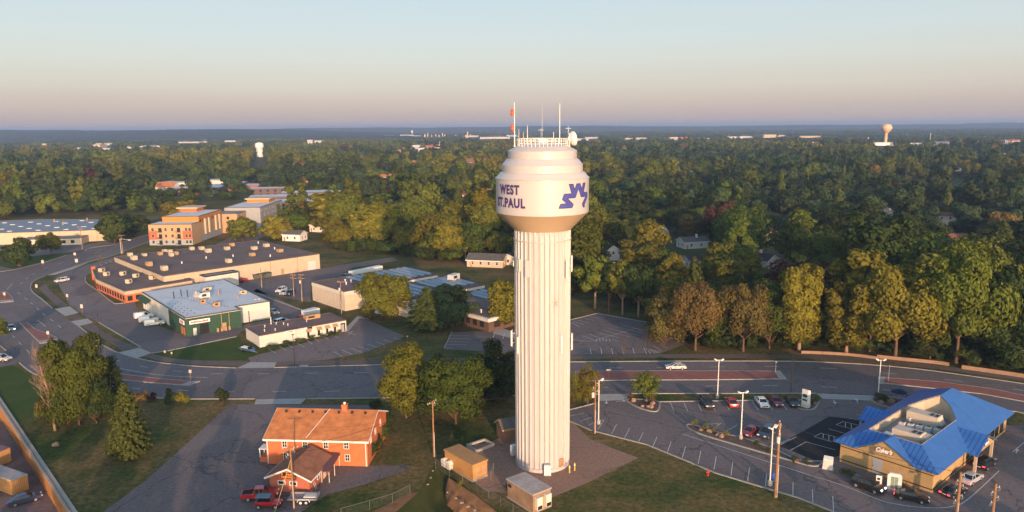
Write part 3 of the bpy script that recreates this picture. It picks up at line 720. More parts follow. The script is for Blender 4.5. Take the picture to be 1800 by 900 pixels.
M['bluemetal_u'] = stripemat('blue_seam_metal', (.05,.175,.50), (.018,.065,.22), 1, .75, .16, .38, .5, .18, .2)
M['bluemetal_v'] = stripemat('blue_seam_metal_side', (.05,.175,.50), (.018,.065,.22), 0, .75, .16, .38, .5, .18, .2)
M['solar'] = stripemat('solar_glass', (.16,.20,.25), (.32,.34,.36), 1, 1.0, .06, .25, .9, .1, .0)
M['corr'] = stripemat('corrugated_orange', (.48,.26,.10), (.36,.19,.07), 3, .3, .35, .6, .3, .15)
M['corrtan'] = stripemat('corrugated_tan', (.34,.24,.15), (.27,.19,.12), 3, .3, .35, .6, .3, .15)
M['boxroof'] = mat('rusty_white_roof', (.42,.38,.36), .7, .3, var=.4, vscale=.8)
M['screen'] = mat('dark_opening', (.015,.015,.017), .6, .2)
M['bluegrey'] = mat('blue_grey_siding', (.20,.235,.29), .8, .2, var=.1)
M['letters_red'] = mat('red_letters', (.45,.03,.03), .6, .3)
M['letters_dark'] = mat('dark_letters', (.03,.03,.04), .6, .3)
M['letters_white'] = mat('white_letters', (.8,.8,.78), .5, .3)
M['sign_orange'] = mat('orange_letters', (.70,.22,.03), .5, .3)

def frame_of(A, B):
    a, b = P(*A), P(*B); d = b-a
    return a, math.atan2(d.y, d.x)
def wallpt(o, d, nrm):   # local placement along a wall: s along, z up, e outward
    o = Vector((*o,0)); d = Vector((*d,0)).normalized(); nrm = Vector((*nrm,0)).normalized()
    return lambda s,z,e=0: o+d*s+nrm*e+Vector((0,0,z))
def obox(mb, pl_, s0, s1, z0, z1, e0, e1, mi=0):
    vs = [pl_(s,z,e) for s in (s0,s1) for z in (z0,z1) for e in (e0,e1)]
    mb.add(vs, [(0,1,3,2),(4,6,7,5),(0,4,5,1),(2,3,7,6),(0,2,6,4),(1,5,7,3)], mi); return mb
def window(par, pl_, s, z, w, h, fm='white', gm='glass', mull=1, name='window', t=.09, ledge=True):
    mb = MB()
    obox(mb, pl_, s-w/2-t, s-w/2, z-t, z+h+t, .002, .07); obox(mb, pl_, s+w/2, s+w/2+t, z-t, z+h+t, .002, .07)
    obox(mb, pl_, s-w/2, s+w/2, z-t, z, .002, .07); obox(mb, pl_, s-w/2, s+w/2, z+h, z+h+t, .002, .07)
    if mull: obox(mb, pl_, s-w/2, s+w/2, z+h/2-.03, z+h/2+.03, .012, .05)
    if mull > 1: obox(mb, pl_, s-.03, s+.03, z, z+h, .012, .045)
    f = mb.build(name, M[fm], par)
    obox(MB(), pl_, s-w/2, s+w/2, z, z+h, -.05, .011).build('pane', M[gm], f)
    return f
def door(par, pl_, s, w, h, m='grey', z=0, handle=True, name='door'):
    d = obox(MB(), pl_, s-w/2, s+w/2, z+.02, z+h, -.05, .03).build(name, M[m], par)
    if handle: obox(MB(), pl_, s+w/2-.14, s+w/2-.08, z+h*.45, z+h*.52, .032, .09).build('handle', M['dark'], d)
    return d
def rtu(par, x, y, z, w=2.2, d=1.6, h=1.2, m='cream', hood=True, fans=0, rot=0):
    mb = MB(); mb.M = Matrix.Translation((x,y,z)) @ Matrix.Rotation(rot,4,'Z')
    mb.bbox(-w/2,w/2,-d/2,d/2,.18,h,.05); mb.box(-w/2+.1,w/2-.1,-d/2+.1,d/2-.1,0,.18)
    if hood:
        mb.add([(-w/2-.6,-d/2*.8,h*.3),(-w/2,-d/2*.8,h*.3),(-w/2,-d/2*.8,h*.9),(-w/2-.6,d/2*.8,h*.3),(-w/2,d/2*.8,h*.3),(-w/2,d/2*.8,h*.9)], [(0,1,2),(3,5,4),(0,2,5,3),(0,3,4,1)])
    u = mb.build('rooftop_unit', M[m], par)
    q = MB(); q.M = mb.M; q.box(-w*.35,w*.1,-d/2-.012,-d/2-.002,h*.35,h*.8)
    for k in range(fans):
        q.lathe([(.32,h+.005),(.32,h+.06),(0,h+.06)], 14, c=(-w/2+.5+(k//2)*.8, -.35+(k%2)*.7))
    q.build('vent', M['dark'], u); return u
def vent_pipe(par, x, y, z, h=.8, r=.12, m='lgrey', cap=True):
    p = [(r,z-.02),(r,z+h)]+([(r*1.7,z+h),(r*1.7,z+h+.12),(0,z+h+.2)] if cap else [(0,z+h)])
    return MB().lathe(p, 10, c=(x,y)).build('roof_vent', M[m], par)
def flat_block(par, poly, z, wm, rm, z0=0, para=.25, capw=.25, cap='flash', name='wall', roofname='roof'):
    n = len(poly); a = sum(poly[i][0]*poly[(i+1)%n][1]-poly[(i+1)%n][0]*poly[i][1] for i in range(n))
    if a < 0: poly = poly[::-1]
    w = MB(); w.prism(poly, z0, z); wo = w.build(name, M[wm] if isinstance(wm,str) else wm, par)
    # inset outline
    ins = []
    for i in range(n):
        p0, p1, p2 = Vector(poly[i-1]), Vector(poly[i]), Vector(poly[(i+1)%n])
        d1 = (p1-p0).normalized(); d2 = (p2-p1).normalized(); n1 = Vector((-d1.y,d1.x)); n2 = Vector((-d2.y,d2.x))
        bis = (n1+n2); k = capw/max(.25, bis.length_squared/2) ; ins.append(p1+bis*k*1.0)
    rf = MB(); rf.sheet([tuple(p) for p in ins], z+.02, 0)
    vs = []; 
    out_ = [Vector(p)+((Vector(p)-q).normalized()*.04) for p,q in zip(poly,ins)]
    for p,q in zip(out_,ins): vs += [(p.x,p.y,z-.12),(p.x,p.y,z+para),(q.x,q.y,z+para),(q.x,q.y,z+.0)]
    fs = []
    for i in range(n):
        j = (i+1)%n
        for k in range(3): fs.append((4*i+k,4*j+k,4*j+k+1,4*i+k+1))
    ro = rf.build(roofname, M[rm], par, fix=False)
    cp = MB(); cp.add(vs, fs); cp.build('parapet_cap', M[cap], ro)
    return wo, ro
def gable(par, x0, x1, y0, y1, ze, zr, wm, rm, over=.4, axis='x', th=.16, fascia='white', wname='wall', z0=0):
    """gable house; ridge along axis"""
    w = MB()
    if axis == 'x':
        ym = (y0+y1)/2
        w.prism([(x0,y0),(x1,y0),(x1,y1),(x0,y1)], z0, ze)
        w.add([(x0,y0,ze),(x0,y1,ze),(x0,ym,zr-.05),(x1,y0,ze),(x1,y1,ze),(x1,ym,zr-.05)], [(0,2,1),(3,4,5),(0,3,5,2),(1,2,5,4)])
        wo = w.build(wname, M[wm], par)
        k = (zr-ze)/(ym-y0); r = MB()
        r.slab([(x0-over,y0-over,ze-k*over+th),(x1+over,y0-over,ze-k*over+th),(x1+over,ym,zr+th),(x0-over,ym,zr+th)], th)
        r.slab([(x1+over,y1+over,ze-k*over+th),(x0-over,y1+over,ze-k*over+th),(x0-over,ym,zr+th),(x1+over,ym,zr+th)], th)
        ro = r.build('roof', M[rm], par)
        f = MB(); e = .03
        f.box(x0-over-e,x1+over+e,y0-over-.05,y0-over-.005,ze-k*over-.16,ze-k*over+th+.01)
        for xx in (x0-over-e, x1+over-.0):
            f.add([(xx,y0-over,ze-k*over-.1),(xx,ym,zr-.1),(xx,ym,zr+th+.01),(xx,y0-over,ze-k*over+th+.01),(xx+e,y0-over,ze-k*over-.1),(xx+e,ym,zr-.1),(xx+e,ym,zr+th+.01),(xx+e,y0-over,ze-k*over+th+.01)], [(0,1,2,3),(7,6,5,4),(0,4,5,1),(3,2,6,7)])
            f.add([(xx,y1+over,ze-k*over-.1),(xx,ym,zr-.1),(xx,ym,zr+th+.01),(xx,y1+over,ze-k*over+th+.01),(xx+e,y1+over,ze-k*over-.1),(xx+e,ym,zr-.1),(xx+e,ym,zr+th+.01),(xx+e,y1+over,ze-k*over+th+.01)], [(0,1,2,3),(7,6,5,4),(0,4,5,1),(3,2,6,7)])
        f.build('fascia', M[fascia], ro)
    else:
        xm = (x0+x1)/2
        w.prism([(x0,y0),(x1,y0),(x1,y1),(x0,y1)], z0, ze)
        w.add([(x0,y0,ze),(x1,y0,ze),(xm,y0,zr-.05),(x0,y1,ze),(x1,y1,ze),(xm,y1,zr-.05)], [(0,1,2),(3,5,4),(0,2,5,3),(1,4,5,2)])
        wo = w.build(wname, M[wm], par)
        k = (zr-ze)/(xm-x0); r = MB()
        r.slab([(x0-over,y1+over,ze-k*over+th),(x0-over,y0-over,ze-k*over+th),(xm,y0-over,zr+th),(xm,y1+over,zr+th)], th)
        r.slab([(x1+over,y0-over,ze-k*over+th),(x1+over,y1+over,ze-k*over+th),(xm,y1+over,zr+th),(xm,y0-over,zr+th)], th)
        ro = r.build('roof', M[rm], par)
        f = MB(); e = .04; yy = y0-over-e
        for xe in (x0-over, x1+over):
            f.add([(xe,yy,ze-k*over-.12),(xm,yy,zr-.12),(xm,yy,zr+th+.01),(xe,yy,ze-k*over+th+.01),(xe,yy+e-.003,ze-k*over-.12),(xm,yy+e-.003,zr-.12),(xm,yy+e-.003,zr+th+.01),(xe,yy+e-.003,ze-k*over+th+.01)], [(0,1,2,3),(7,6,5,4),(0,4,5,1),(3,2,6,7)])
        f.box(x1+over+.004,x1+over+.05,y0-over,y1+over,ze-k*over-.12,ze-k*over+th); f.box(x0-over-.05,x0-over-.004,y0-over,y1+over,ze-k*over-.12,ze-k*over+th)
        f.build('fascia', M[fascia], ro)
    return wo, ro

# ---------------------------------------------------------------- brick building
A, rz = frame_of((470,815),(646,820))
bh = thing('brick_house', 'two storey red brick building with russet gable roof and brick chimney', 'building', A, rz)
WX = 17.4; DY = 12.8; ze = HT(*(A.xy+Vector((math.cos(rz),math.sin(rz)))*8), 772.5)
mid = A+Vector((math.cos(rz)*WX-math.sin(rz)*DY/2, math.sin(rz)*WX+math.cos(rz)*DY/2, 0)); zr = HT(mid.x, mid.y, 722)
_, bro = gable(bh, 0, WX, 0, DY, ze, zr, 'brickr', 'shingle_o', .35, 'x')
fw = wallpt((0,0),(1,0),(0,-1))
for px in (502.7,538.4,574.4,610): window(bh, fw, (px-470)/176*WX, ze-1.45, .72, 1.05, mull=2)
for px in (503.5,539,611): window(bh, fw, (px-470)/176*WX, .95, .72, 1.05, mull=2)
rw = wallpt((WX,0),(0,1),(1,0))
for s,z in ((2.2,3.3),(5.2,3.5),(8.6,3.7)): window(bh, rw, s, z, .5, 1.05)
ch = MB(); ch.box(WX*.655,WX*.655+.85,DY/2-.45,DY/2+.45,zr-.5,zr+.95).box(WX*.655-.07,WX*.655+.92,DY/2-.52,DY/2+.52,zr+.95,zr+1.08)
cho = ch.build('chimney', M['brickr'], bro); MB().lathe([(.16,zr+1.08),(.16,zr+1.3),(.24,zr+1.3),(.2,zr+1.45),(0,zr+1.47)], 10, c=(WX*.655+.42,DY/2)).build('chimney_cap', M['white'], cho)
for k in range(7): 
    x = 1.6+k*2.35; MB().box(x-.18,x+.18,DY/2-1.0,DY/2-.65,zr-.38,zr+.08).build('roof_vent', M['dark'], bro)
k_ = (zr-ze)/(DY/2); cab = MB(); cab.tube([(WX*.40,.0,ze+.34),(WX*.405,.02,ze+.32),(WX*.53,DY/2-.2,zr+.26)], .05, 6); cab.build('cable_conduit', M['white'], bro)
for xx in (.25, WX-.25): MB().tube([(xx,-.12,.1),(xx,-.12,ze-.15)], .09, 6).build('downspout', M['white'], bh)
pv = MB(); pv.box(-1.5,-.05,.6,2.4,0,.9); p0 = pv.build('side_porch', M['brickr'], bh)
q = MB()
for x,y in ((-1.45,.65),(-1.45,2.35),(-.15,.65)): q.box(x-.06,x+.06,y-.06,y+.06,.9,2.3)
q.box(-1.6,-.03,.5,2.5,2.3,2.42); q.build('porch_frame', M['white'], p0)
# small office in front of it
a1, b1 = P(475,862), P(545,868); dd = b1-a1; rz2 = math.atan2(dd.y,dd.x)
of = thing('brick_office', 'small single storey red brick office with brown roof in front of the larger brick building', 'building', a1, rz2)
w2 = dd.length; zeo = 2.5; zro = 4.0; dep = 7.6
_, oro = gable(of, 0, w2, 0, dep, zeo, zro, 'brickdk', 'shingle_b', .55, 'y')
fo = wallpt((0,0),(1,0),(0,-1))
for s in (2.05, 4.0): window(of, fo, s, 1.25, 1.05, .5, mull=0, t=.12)
so = obox(MB(), fo, 2.0, 4.6, 2.28, 3.25, .03, .16).build('sign_board', M['dark'], of)
lt = MB()
for r_,z in enumerate((2.86,2.42)):
    s = 2.15
    random.seed(5+r_)
    while s < 4.4:
        w_ = random.uniform(.14,.26); 
        if random.random() < .85: obox(lt, fo, s, s+w_, z, z+.3, .162, .18)
        s += w_+.07
lt.build('sign_letters', M['sign_orange'], so)
ro_ = wallpt((w2,0),(0,1),(1,0)); door(of, ro_, 5.4, .9, 2.0, 'whitewall'); window(of, ro_, 3.2, 1.0, .8, .9)
# canopy walk between them
cn = thing('canopy_walkway', 'flat maroon canopy on thin posts joining the brick office to the brick building', 'canopy', P(580,846), R(0))
M['maroon'] = mat('maroon_metal', (.17,.07,.065), .6, .3, var=.2)
ori = Vector(cn.location); cz = 2.55
cp = [P(565.5,828.5,cz),P(579,828.5,cz),P(598,797,cz),P(581,796,cz)]
MB().slab([p-ori for p in cp], .18).build('canopy_roof', M['maroon'], cn)
for px,py in ((579,849),(588.5,836),(566,848),(597,819)):
    p = P(px,py)-ori; MB().tube([(p.x,p.y,0),(p.x,p.y,cz-.15)], .06, 6).build('post', M['whitewall'], cn)
lad = P(553,861); lt_ = thing('leaning_ladders', 'pale ladder leaning on the right wall of the small brick office', 'ladder', lad, rz2)
q = MB()
for xx in (0,.45,): q.tube([(.25,xx,0),(-.45,xx,2.0)], .035, 5)
for k in range(6): t=k/6+.1; q.tube([(.25-.7*t,0,2*t),(.25-.7*t,.45,2*t)], .025, 4)
q.build('ladder_frame', M['lgrey'], lt_); lt_.name='ladder'

# ---------------------------------------------------------------- sheds by the tower
def shed(name, label, A, B, dep, h, wm, rm, over=.15, turn=0):
    o, rz = frame_of(A,B); rz += R(turn); e = thing(name, label, 'shed', o, rz); w = (P(*B)-P(*A)).length
    MB().box(0,w,0,dep,.12,h).build('wall', M[wm], e); MB().box(-.1,w+.1,-.1,dep+.1,0,.12).build('base', M['conc'], e)
    MB().bbox(-over,w+over,-over,dep+over,h,h+.18,.04).build('roof', M[rm], e); return e, w
M['osiding'] = stripemat('ribbed_ochre_siding', (.44,.23,.08), (.36,.18,.06), 3, .4, .1, .7, .3, .15)
M['oroof'] = mat('ochre_roof', (.40,.23,.10), .8, .2, var=.15, vscale=.7)
sh1, w = shed('equipment_shed', 'orange tan equipment shed with two doors behind chain-link fence', (831,847),(862,841), 7.6, 2.75, 'osiding', 'oroof', turn=19)
f1 = wallpt((0,0),(1,0),(0,-1)); door(sh1, f1, .85, .9, 2.05, 'tan', .12); door(sh1, f1, 2.35, .9, 2.05, 'tan', .12)
for k,(y,z) in enumerate(((7.2,1.1),(5.9,1.1))):
    q = MB(); q.M = Matrix.Translation((-.0,y,z)); q.tube([(-.75,0,0),(0,0,0)], .55, 14); q.box(-.7,-.01,-.5,.5,-.9,0); q.build('cooling_unit', M['whitewall'], sh1)
M['brownsid'] = stripemat('brown_aggregate', (.30,.20,.13), (.27,.18,.115), 3, 1.2, .04, .9, .2, .35)
sh2, w = shed('equipment_shed', 'brown equipment shed with pale flat roof near the tower foot', (937,903),(968,890), 6.2, 2.9, 'brownsid', 'boxroof')
f2 = wallpt((0,0),(1,0),(0,-1)); 
for s in (.9,2.6):
    q = obox(MB(), f2, s-.5, s+.5, .55, 2.45, .01, .55).build('air_conditioner', M['whitewall'], sh2); obox(MB(), f2, s-.42, s+.42, .6, 1.15, .552, .57).build('grille', M['screen'], q)
door(sh2, f2, 1.75, .6, 2.0, 'tan', .12)
l2 = wallpt((0,0),(0,1),(-1,0)); obox(MB(), l2, 5.2, 5.9, 1.9, 2.4, .005, .08).build('louvre', M['dark'], sh2)
o, rz = frame_of((885,778),(907,774)); sh3 = thing('brick_shed', 'old brick shed with grey gable roof tucked behind the tower', 'shed', o, rz)
gable(sh3, 0, 6.5, 0, 3.4, 2.6, 3.7, 'shedbrick', 'shingle_g', .3, 'x', fascia='tan')
door(sh3, wallpt((0,0),(1,0),(0,-1)), 3.4, .9, 2.0, 'grey')
cf = [P(821,785),P(852,775),P(868,783.5),P(838,795)]
fr = thing('concrete_basin', 'low rectangular concrete frame behind the orange shed', 'foundation', (cf[0].x,cf[0].y,0)); q = MB()
for i in range(4):
    a, b = cf[i]-cf[0], cf[(i+1)%4]-cf[0]; d = (b-a).normalized(); nn = Vector((-d.y,d.x,0))*.15
    q.prism([(p.x,p.y) for p in (a-nn-d*.0,b-nn,b+nn,a+nn)], 0, .45+.003*i)
q.build('rim_wall', M['conc'], fr)

# ---------------------------------------------------------------- blue roofed restaurant
oN, oL = P(1638,866.7), P(1469,809); dv = (oL-oN).normalized(); ang_v = math.atan2(dv.y,dv.x)
# local x = u (to the back right), local y = v (to the left)
re_ = thing('restaurant', 'ochre restaurant with blue seam metal roof around a sunken roof deck', 'building', oN, ang_v-PI/2)
U1, V1 = 34.8, 14.4
MB().box(0,U1,0,V1,.0,3.75).build('wall', M['yellowtan'], re_)
ez, ov, kk = 3.7, .9, .55
zp = lambda d: ez+kk*d
rb = []
def rpart(pts, m, name='roof'):
    o = MB().slab(pts, .16).build(name, M[m], re_); return o
rim = 4.0; zrim = zp(rim)
a_, b_, c_, d_ = -ov, U1+ov, -ov, V1+ov; vm = (c_+d_)/2; hh_ = vm-c_
rpart([(a_,d_,ez),(a_,11.7,ez),(a_+rim,7.3,zrim),(a_+rim,d_-rim,zrim)], 'bluemetal_u'); rpart([(a_,2.7,ez),(a_,c_,ez),(a_+rim,c_+rim,zrim),(a_+rim,7.1,zrim)], 'bluemetal_u')
rpart([(a_,c_,ez),(b_,c_,ez),(b_-hh_,vm,zp(hh_)),(22,vm,zp(hh_)),(21,c_+6,zp(6)),(18,c_+rim,zrim),(a_+rim,c_+rim,zrim)], 'bluemetal_v')
rpart([(b_,d_,ez),(a_,d_,ez),(a_+rim,d_-rim,zrim),(18,d_-rim,zrim),(21,d_-6,zp(6)),(22,vm,zp(hh_)),(b_-hh_,vm,zp(hh_))], 'bluemetal_v')
rpart([(b_,c_,ez),(b_,d_,ez),(b_-hh_,vm,zp(hh_))], 'bluemetal_u')
wl_ = [(a_+rim,c_+rim,zrim),(18,c_+rim,zrim),(21,c_+6,zp(6)),(22,vm,zp(hh_)),(21,d_-6,zp(6)),(18,d_-rim,zrim),(a_+rim,d_-rim,zrim)]
q = MB(); fl = 4.35
for i in range(len(wl_)):
    p, r_ = Vector(wl_[i]), Vector(wl_[(i+1)%len(wl_)]); q.poly([(p.x,p.y,fl-.2),(r_.x,r_.y,fl-.2),(r_.x,r_.y,r_.z+.06),(p.x,p.y,p.z+.06)])
q.build('deck_parapet', M['cream'], re_, fix=False); q = MB(); q.sheet([(p[0],p[1]) for p in wl_], fl); q.build('roof_deck', M['greyroof'], re_, fix=False)
M['rtup'] = mat('rtu_cream', (.55,.47,.38), .7, .3, var=.1)
rtu(re_, 7.2, 6.6, fl, 4.4, 2.4, 1.7, 'rtup', True, 4, R(90)); rtu(re_, 16.5, 7.6, fl, 5, 2.4, 1.9, 'rtup', True, 4, R(90)); rtu(re_, 5.2, 9.2, fl, 2.4, 1.2, .8, 'lgrey', False, 0, R(0))
rtu(re_, 7.6, 4.5, fl, 2.2, 2.2, 1.5, 'rtup', False, 0, 0)
for k in range(5): rtu(re_, 11.6+.35*k, 9.3-k*1.25, fl, .9, .9, 1.0, 'lgrey', False, 1, R(90))
for x,y in ((10,5),(13,4.4),(9.5,8.4),(14.5,9.2)): vent_pipe(re_, x, y, fl, .9, .16)
# gables
def gtri(pts, m): rpart(pts, m)
q = MB(); q.add([(-.5,2.5,3.3),(-.5,11.9,3.3),(-.5,7.2,6.1),(.2,2.5,3.3),(.2,11.9,3.3),(.2,7.2,6.1)], [(0,2,1),(3,4,5),(0,1,4,3),(1,2,5,4),(0,3,5,2)]); q.build('gable_wall', M['yellowtan'], re_)
rpart([(-.8,7.2,6.3),(3.3,7.2,6.25),(-.8,11.9,3.72)][::-1], 'bluemetal_v'); rpart([(-.8,7.2,6.3),(-.8,2.5,3.72),(3.3,7.2,6.25)][::-1], 'bluemetal_v')
for x_ in (11.9,19.6): MB().box(x_,x_+.4,-2.2,-1.8,0,3.3).build('porch_post', M['cream'], re_)
q = MB(); q.add([(11.8,-2.15,3.2),(20.2,-2.15,3.2),(16,-2.15,5.3),(11.8,-1.85,3.2),(20.2,-1.85,3.2),(16,-1.85,5.3)], [(0,1,2),(3,5,4),(0,3,4,1),(1,4,5,2),(0,2,5,3)]); pg = q.build('porch_gable', M['yellowtan'], re_)
rpart([(16,-2.5,5.5),(16,2.5,5.5),(11.2,-.8,3.55),(11.2,-2.5,3.3)][::-1], 'bluemetal_u'); rpart([(16,-2.5,5.5),(20.8,-2.5,3.3),(20.8,-.8,3.55),(16,2.5,5.5)][::-1], 'bluemetal_u')
rpart([(15,16.8,5.2),(11.6,16.8,3.5),(11.6,15.2,3.65),(15,12.4,5.3)][::-1], 'bluemetal_u'); rpart([(15,16.8,5.2),(15,12.4,5.3),(18.4,15.2,3.65),(18.4,16.8,3.5)][::-1], 'bluemetal_u')
for x_ in (11.9,17.7): MB().box(x_,x_+.4,16.2,16.6,0,3.5).build('porch_post', M['cream'], re_)
# dark bands, pilaster, windows
q = MB(); fr_ = wallpt((0,0),(0,1),(-1,0)); rg_ = wallpt((0,0),(1,0),(0,-1)); lf_ = wallpt((0,V1),(1,0),(0,1)); bk_ = wallpt((U1,0),(0,1),(1,0))
for z0_,z1_ in ((2.75,2.87),(.45,.6)): obox(q, fr_, 0, V1, z0_, z1_, .004, .05); obox(q, rg_, 0, U1, z0_, z1_, .004, .05); obox(q, lf_, 0, U1, z0_, z1_, .004, .05)
q.build('wall_band', M['dark'], re_)
door(re_, fr_, 8.3, 1.5, 2.7, 'grey', 0, True, 'door')
obox(MB(), fr_, 2.3, 2.7, 2.3, 2.55, .05, .4).build('wall_lamp', M['cream'], re_)
for s in (22,24.5,27,29.5,32): window(re_, rg_, s, .8, 1.7, 1.7, 'dark', mull=0)
for s in (4,8,12,20,24,28): window(re_, lf_, s, .8, 2.2, 1.7, 'dark', mull=0)
window(re_, rg_, 14.8, 1.1, 1.0, 1.0, 'dark', mull=0)
# lettering on both gables
M['signblue'] = mat('sign_oval_blue', (.03,.08,.28), .5, .4)
def oval(pl_, s, z, w, h, e0, e1): 
    mb = MB(); n = 28; vs = [pl_(s+w/2*math.cos(2*PI*k/n), z+h/2*math.sin(2*PI*k/n), e) for e in (e0,e1) for k in range(n)]
    mb.add(vs, [tuple(range(n)), tuple(range(n,2*n))]+[(k,(k+1)%n,n+(k+1)%n,n+k) for k in range(n)]); return mb
g1 = lambda s,z,e=0: Vector((-.51-e, 7.2-s, z))   # reads left to right seen from outside: v decreases
sg = oval(lambda s,z,e=0: g1(s,z,e), .0, 4.55, 3.2, 1.15, .0, .07).build('sign_oval', mat('sign_oval_ochre',(.30,.17,.07),.7), re_)
q = MB(); solid_text(q, "Culver's", .82, lambda x,y,d: g1(x, 4.6+y+.05*x, .08+d), .07, xs=.82, bold=.03, shear=.35, space=.9); q.build('sign_letters', M['letters_white'], sg)
g2 = lambda s,z,e=0: Vector((16.0+s, -2.16-e, z))
sg = oval(lambda s,z,e=0: g2(s,z,e), .1, 4.05, 2.2, 1.0, .0, .07).build('sign_oval', M['signblue'], re_)
q = MB(); solid_text(q, "Culver's", .55, lambda x,y,d: g2(x+.1, 4.07+y+.05*x, .08+d), .05, xs=.75, bold=.03, shear=.35, space=.9); q.build('sign_letters', M['letters_white'], sg)

# ---------------------------------------------------------------- animal hospital
A, rz = frame_of((457,611),(609,582))
ah = thing('animal_hospital', 'long low cream building lettered ANIMAL HOSPITAL with patched brown flat roof', 'building', A, rz)
flat_block(ah, [(0,0),(24.3,0),(24.3,10.4),(0,10.4)], 3.15, 'whitewall', 'tarroof2', para=.18)
fa = wallpt((0,0),(1,0),(0,-1))
for s in (13.2,16.2,18.6,20.9):
    obox(MB(), fa, s-.32, s+.32, .25, 2.0, -.02, .02).build('window', M['glass'], ah)
    q = MB(); q.add([fa(s-.75,2.75,.02),fa(s+.75,2.75,.02),fa(s+.75,2.0,.75),fa(s-.75,2.0,.75),fa(s-.75,1.95,.7),fa(s+.75,1.95,.7)], [(0,1,2,3),(3,2,5,4),(0,3,4),(1,5,2)]); q.build('awning', M['tan'], ah)
obox(MB(), fa, 22.6, 24.0, .05, 2.5, -.02, .02).build('entry', M['screen'], ah); door(ah, fa, 23.2, .9, 2.1, 'grey')
sb = obox(MB(), fa, 7.0, 12.9, 2.52, 3.1, .01, .1).build('sign_board', M['letters_white'], ah)
q = MB(); solid_text(q, 'ANIMAL HOSPITAL', .40, lambda x,y,d: fa(9.7+x, 2.81+y, .105+d), .02, xs=1.03, bold=.02, space=1.1); q.build('sign_letters', M['letters_dark'], sb)
obox(MB(), fa, 13.0, 14.4, 2.5, 3.1, .01, .08).build('sign_panel', M['dark'], ah)
rtu(ah, 17.5, 7.5, 3.3, 4.2, 2.2, 1.2, 'tan', False, 0, 0)
for x,y in ((2.5,3),(5,2),(9,6.5),(9.4,4.5),(15,5.2),(4,7),(7.5,8)): vent_pipe(ah, x, y, 3.17, .55, .13, 'lgrey')
vent_pipe(ah, 6.5, 9.2, 3.17, 1.9, .12, 'white')

# ---------------------------------------------------------------- green fronted shop with white roof
A, rz = frame_of((328,592),(426,575))
gb = thing('green_shop', 'green fronted block building with pale blue white flat roof', 'building', A, rz)
foot = [(0,0),(15,0),(15,4.5),(25,4.5),(25,46),(-1.5,43)]
flat_block(gb, foot, 5.2, 'whitewall', 'whiteroof', para=.15, cap='flash')
fg = wallpt((0,0),(1,0),(0,-1)); d_l = Vector((-1.5,43)).normalized(); lg = wallpt((0,0),tuple(d_l),(-d_l.y,d_l.x))
obox(MB(), fg, -.05, 15.05, .0, 4.95, .004, .09).build('green_front', M['greenwall'], gb); obox(MB(), lg, -.05, 15, 0, 4.95, .004, .09).build('green_side', M['greenwall'], gb)
stp = wallpt((15,4.5),(1,0),(0,-1)); q = MB(); obox(q, stp, .8, 9.2, 0.1, 3.0, .01, .06); q.build('garage_door', M['lgrey'], gb)
q = MB()
for s in (3.7,): obox(q, stp, s-.12, s+.12, 0, 3.3, .062, .14)
q.build('downspout', M['dark'], gb)
obox(MB(), fg, 3.6, 6.0, .05, 2.9, .092, .1).build('entrance_opening', M['screen'], gb); door(gb, wallpt((0,-.1),(1,0),(0,-1)), 2.3, .9, 2.1, 'lgrey'); door(gb, wallpt((0,-.1),(1,0),(0,-1)), 10.2, 1.1, 2.2, 'tan')
sb = obox(MB(), fg, 1.0, 6.4, 3.3, 4.3, .1, .28).build('sign_board', M['letters_white'], gb)
random.seed(3); q = MB(); s = 1.4
while s < 5.9:
    w_ = random.choice((.22,.3,.36)); h_ = random.choice((.34,.34,.5))
    if not 3.4 < s < 3.6: obox(q, fg, s, s+w_, 3.55, 3.55+h_, .282, .3)
    s += w_+.07
q.build('sign_letters', M['letters_red'], sb)
sb = obox(MB(), lg, .6, 4.4, 3.2, 4.4, .1, .28).build('sign_board', M['letters_white'], gb); q = MB()
for s in (1,1.7,2.4,3.1): obox(q, lg, s, s+.5, 3.5, 4.1, .282, .3)
q.build('sign_letters', M['letters_red'], sb)
for s in (1.2,3.2): obox(MB(), lg, s-.7, s+.7, .2, 2.4, .092, .16).build('shop_window', M['orangewall'], gb)
q = MB(); 
for y in (9.5,11.6): q.tube([(9+y*0-9+y,-.16,.2),(y,-.16,5.3)], .09, 6)
for x in (8.2,9.3,10.4,11.4): q.box(x-.25,x+.25,-.75,-.25,0,1.1)
q.build('gas_meters', M['tan'], gb)
aw = MB(); p_ = lambda s,z,e: lg(s,z,e)
aw.add([p_(33,4.6,.02),p_(43,4.6,.02),p_(43,3.6,1.6),p_(33,3.6,1.6),p_(43,3.2,1.6),p_(33,3.2,1.6)], [(0,1,2,3),(3,2,4,5),(1,4,2),(0,3,5)]); aw.build('awning', M['greenwall'], gb)
for s in (34,36.5,39,41.5): obox(MB(), lg, s-.6, s+.6, .3, 2.8, .01, .05).build('window', M['letters_white'], gb)
for s in (19,23,27): obox(MB(), lg, s-.9, s+.9, .1, 2.6, .01, .05).build('garage_door', M['lgrey'], gb)
rtu(gb, 11.5, 22, 5.25, 2.8, 2.2, 1.7, 'lgrey', True, 2); rtu(gb, 15, 31, 5.25, 2.2, 1.6, 1.3, 'cream'); rtu(gb, 22.5, 20, 5.25, 1.8, 1.5, 1.0, 'cream'); rtu(gb, 11, 8.5, 5.25, 1.7, 1.4, 1.2, 'tan'); rtu(gb, 9, 15, 5.25, 1.5, 1.5, 1.2, 'tan', False); rtu(gb, 23, 9, 5.25, 1.6, 1, .3, 'lgrey', False)
MB().lathe([(1.0,5.2),(1.0,5.9),(.5,6.5),(.5,7.0),(.8,7.2),(0,7.5)], 14, c=(10,25)).build('exhaust_fan', M['grey'], gb)
for x,y in ((4,27),(6.5,28.5),(7.8,26.5)): vent_pipe(gb, x, y, 5.2, 2.2, .14, 'dark', False)
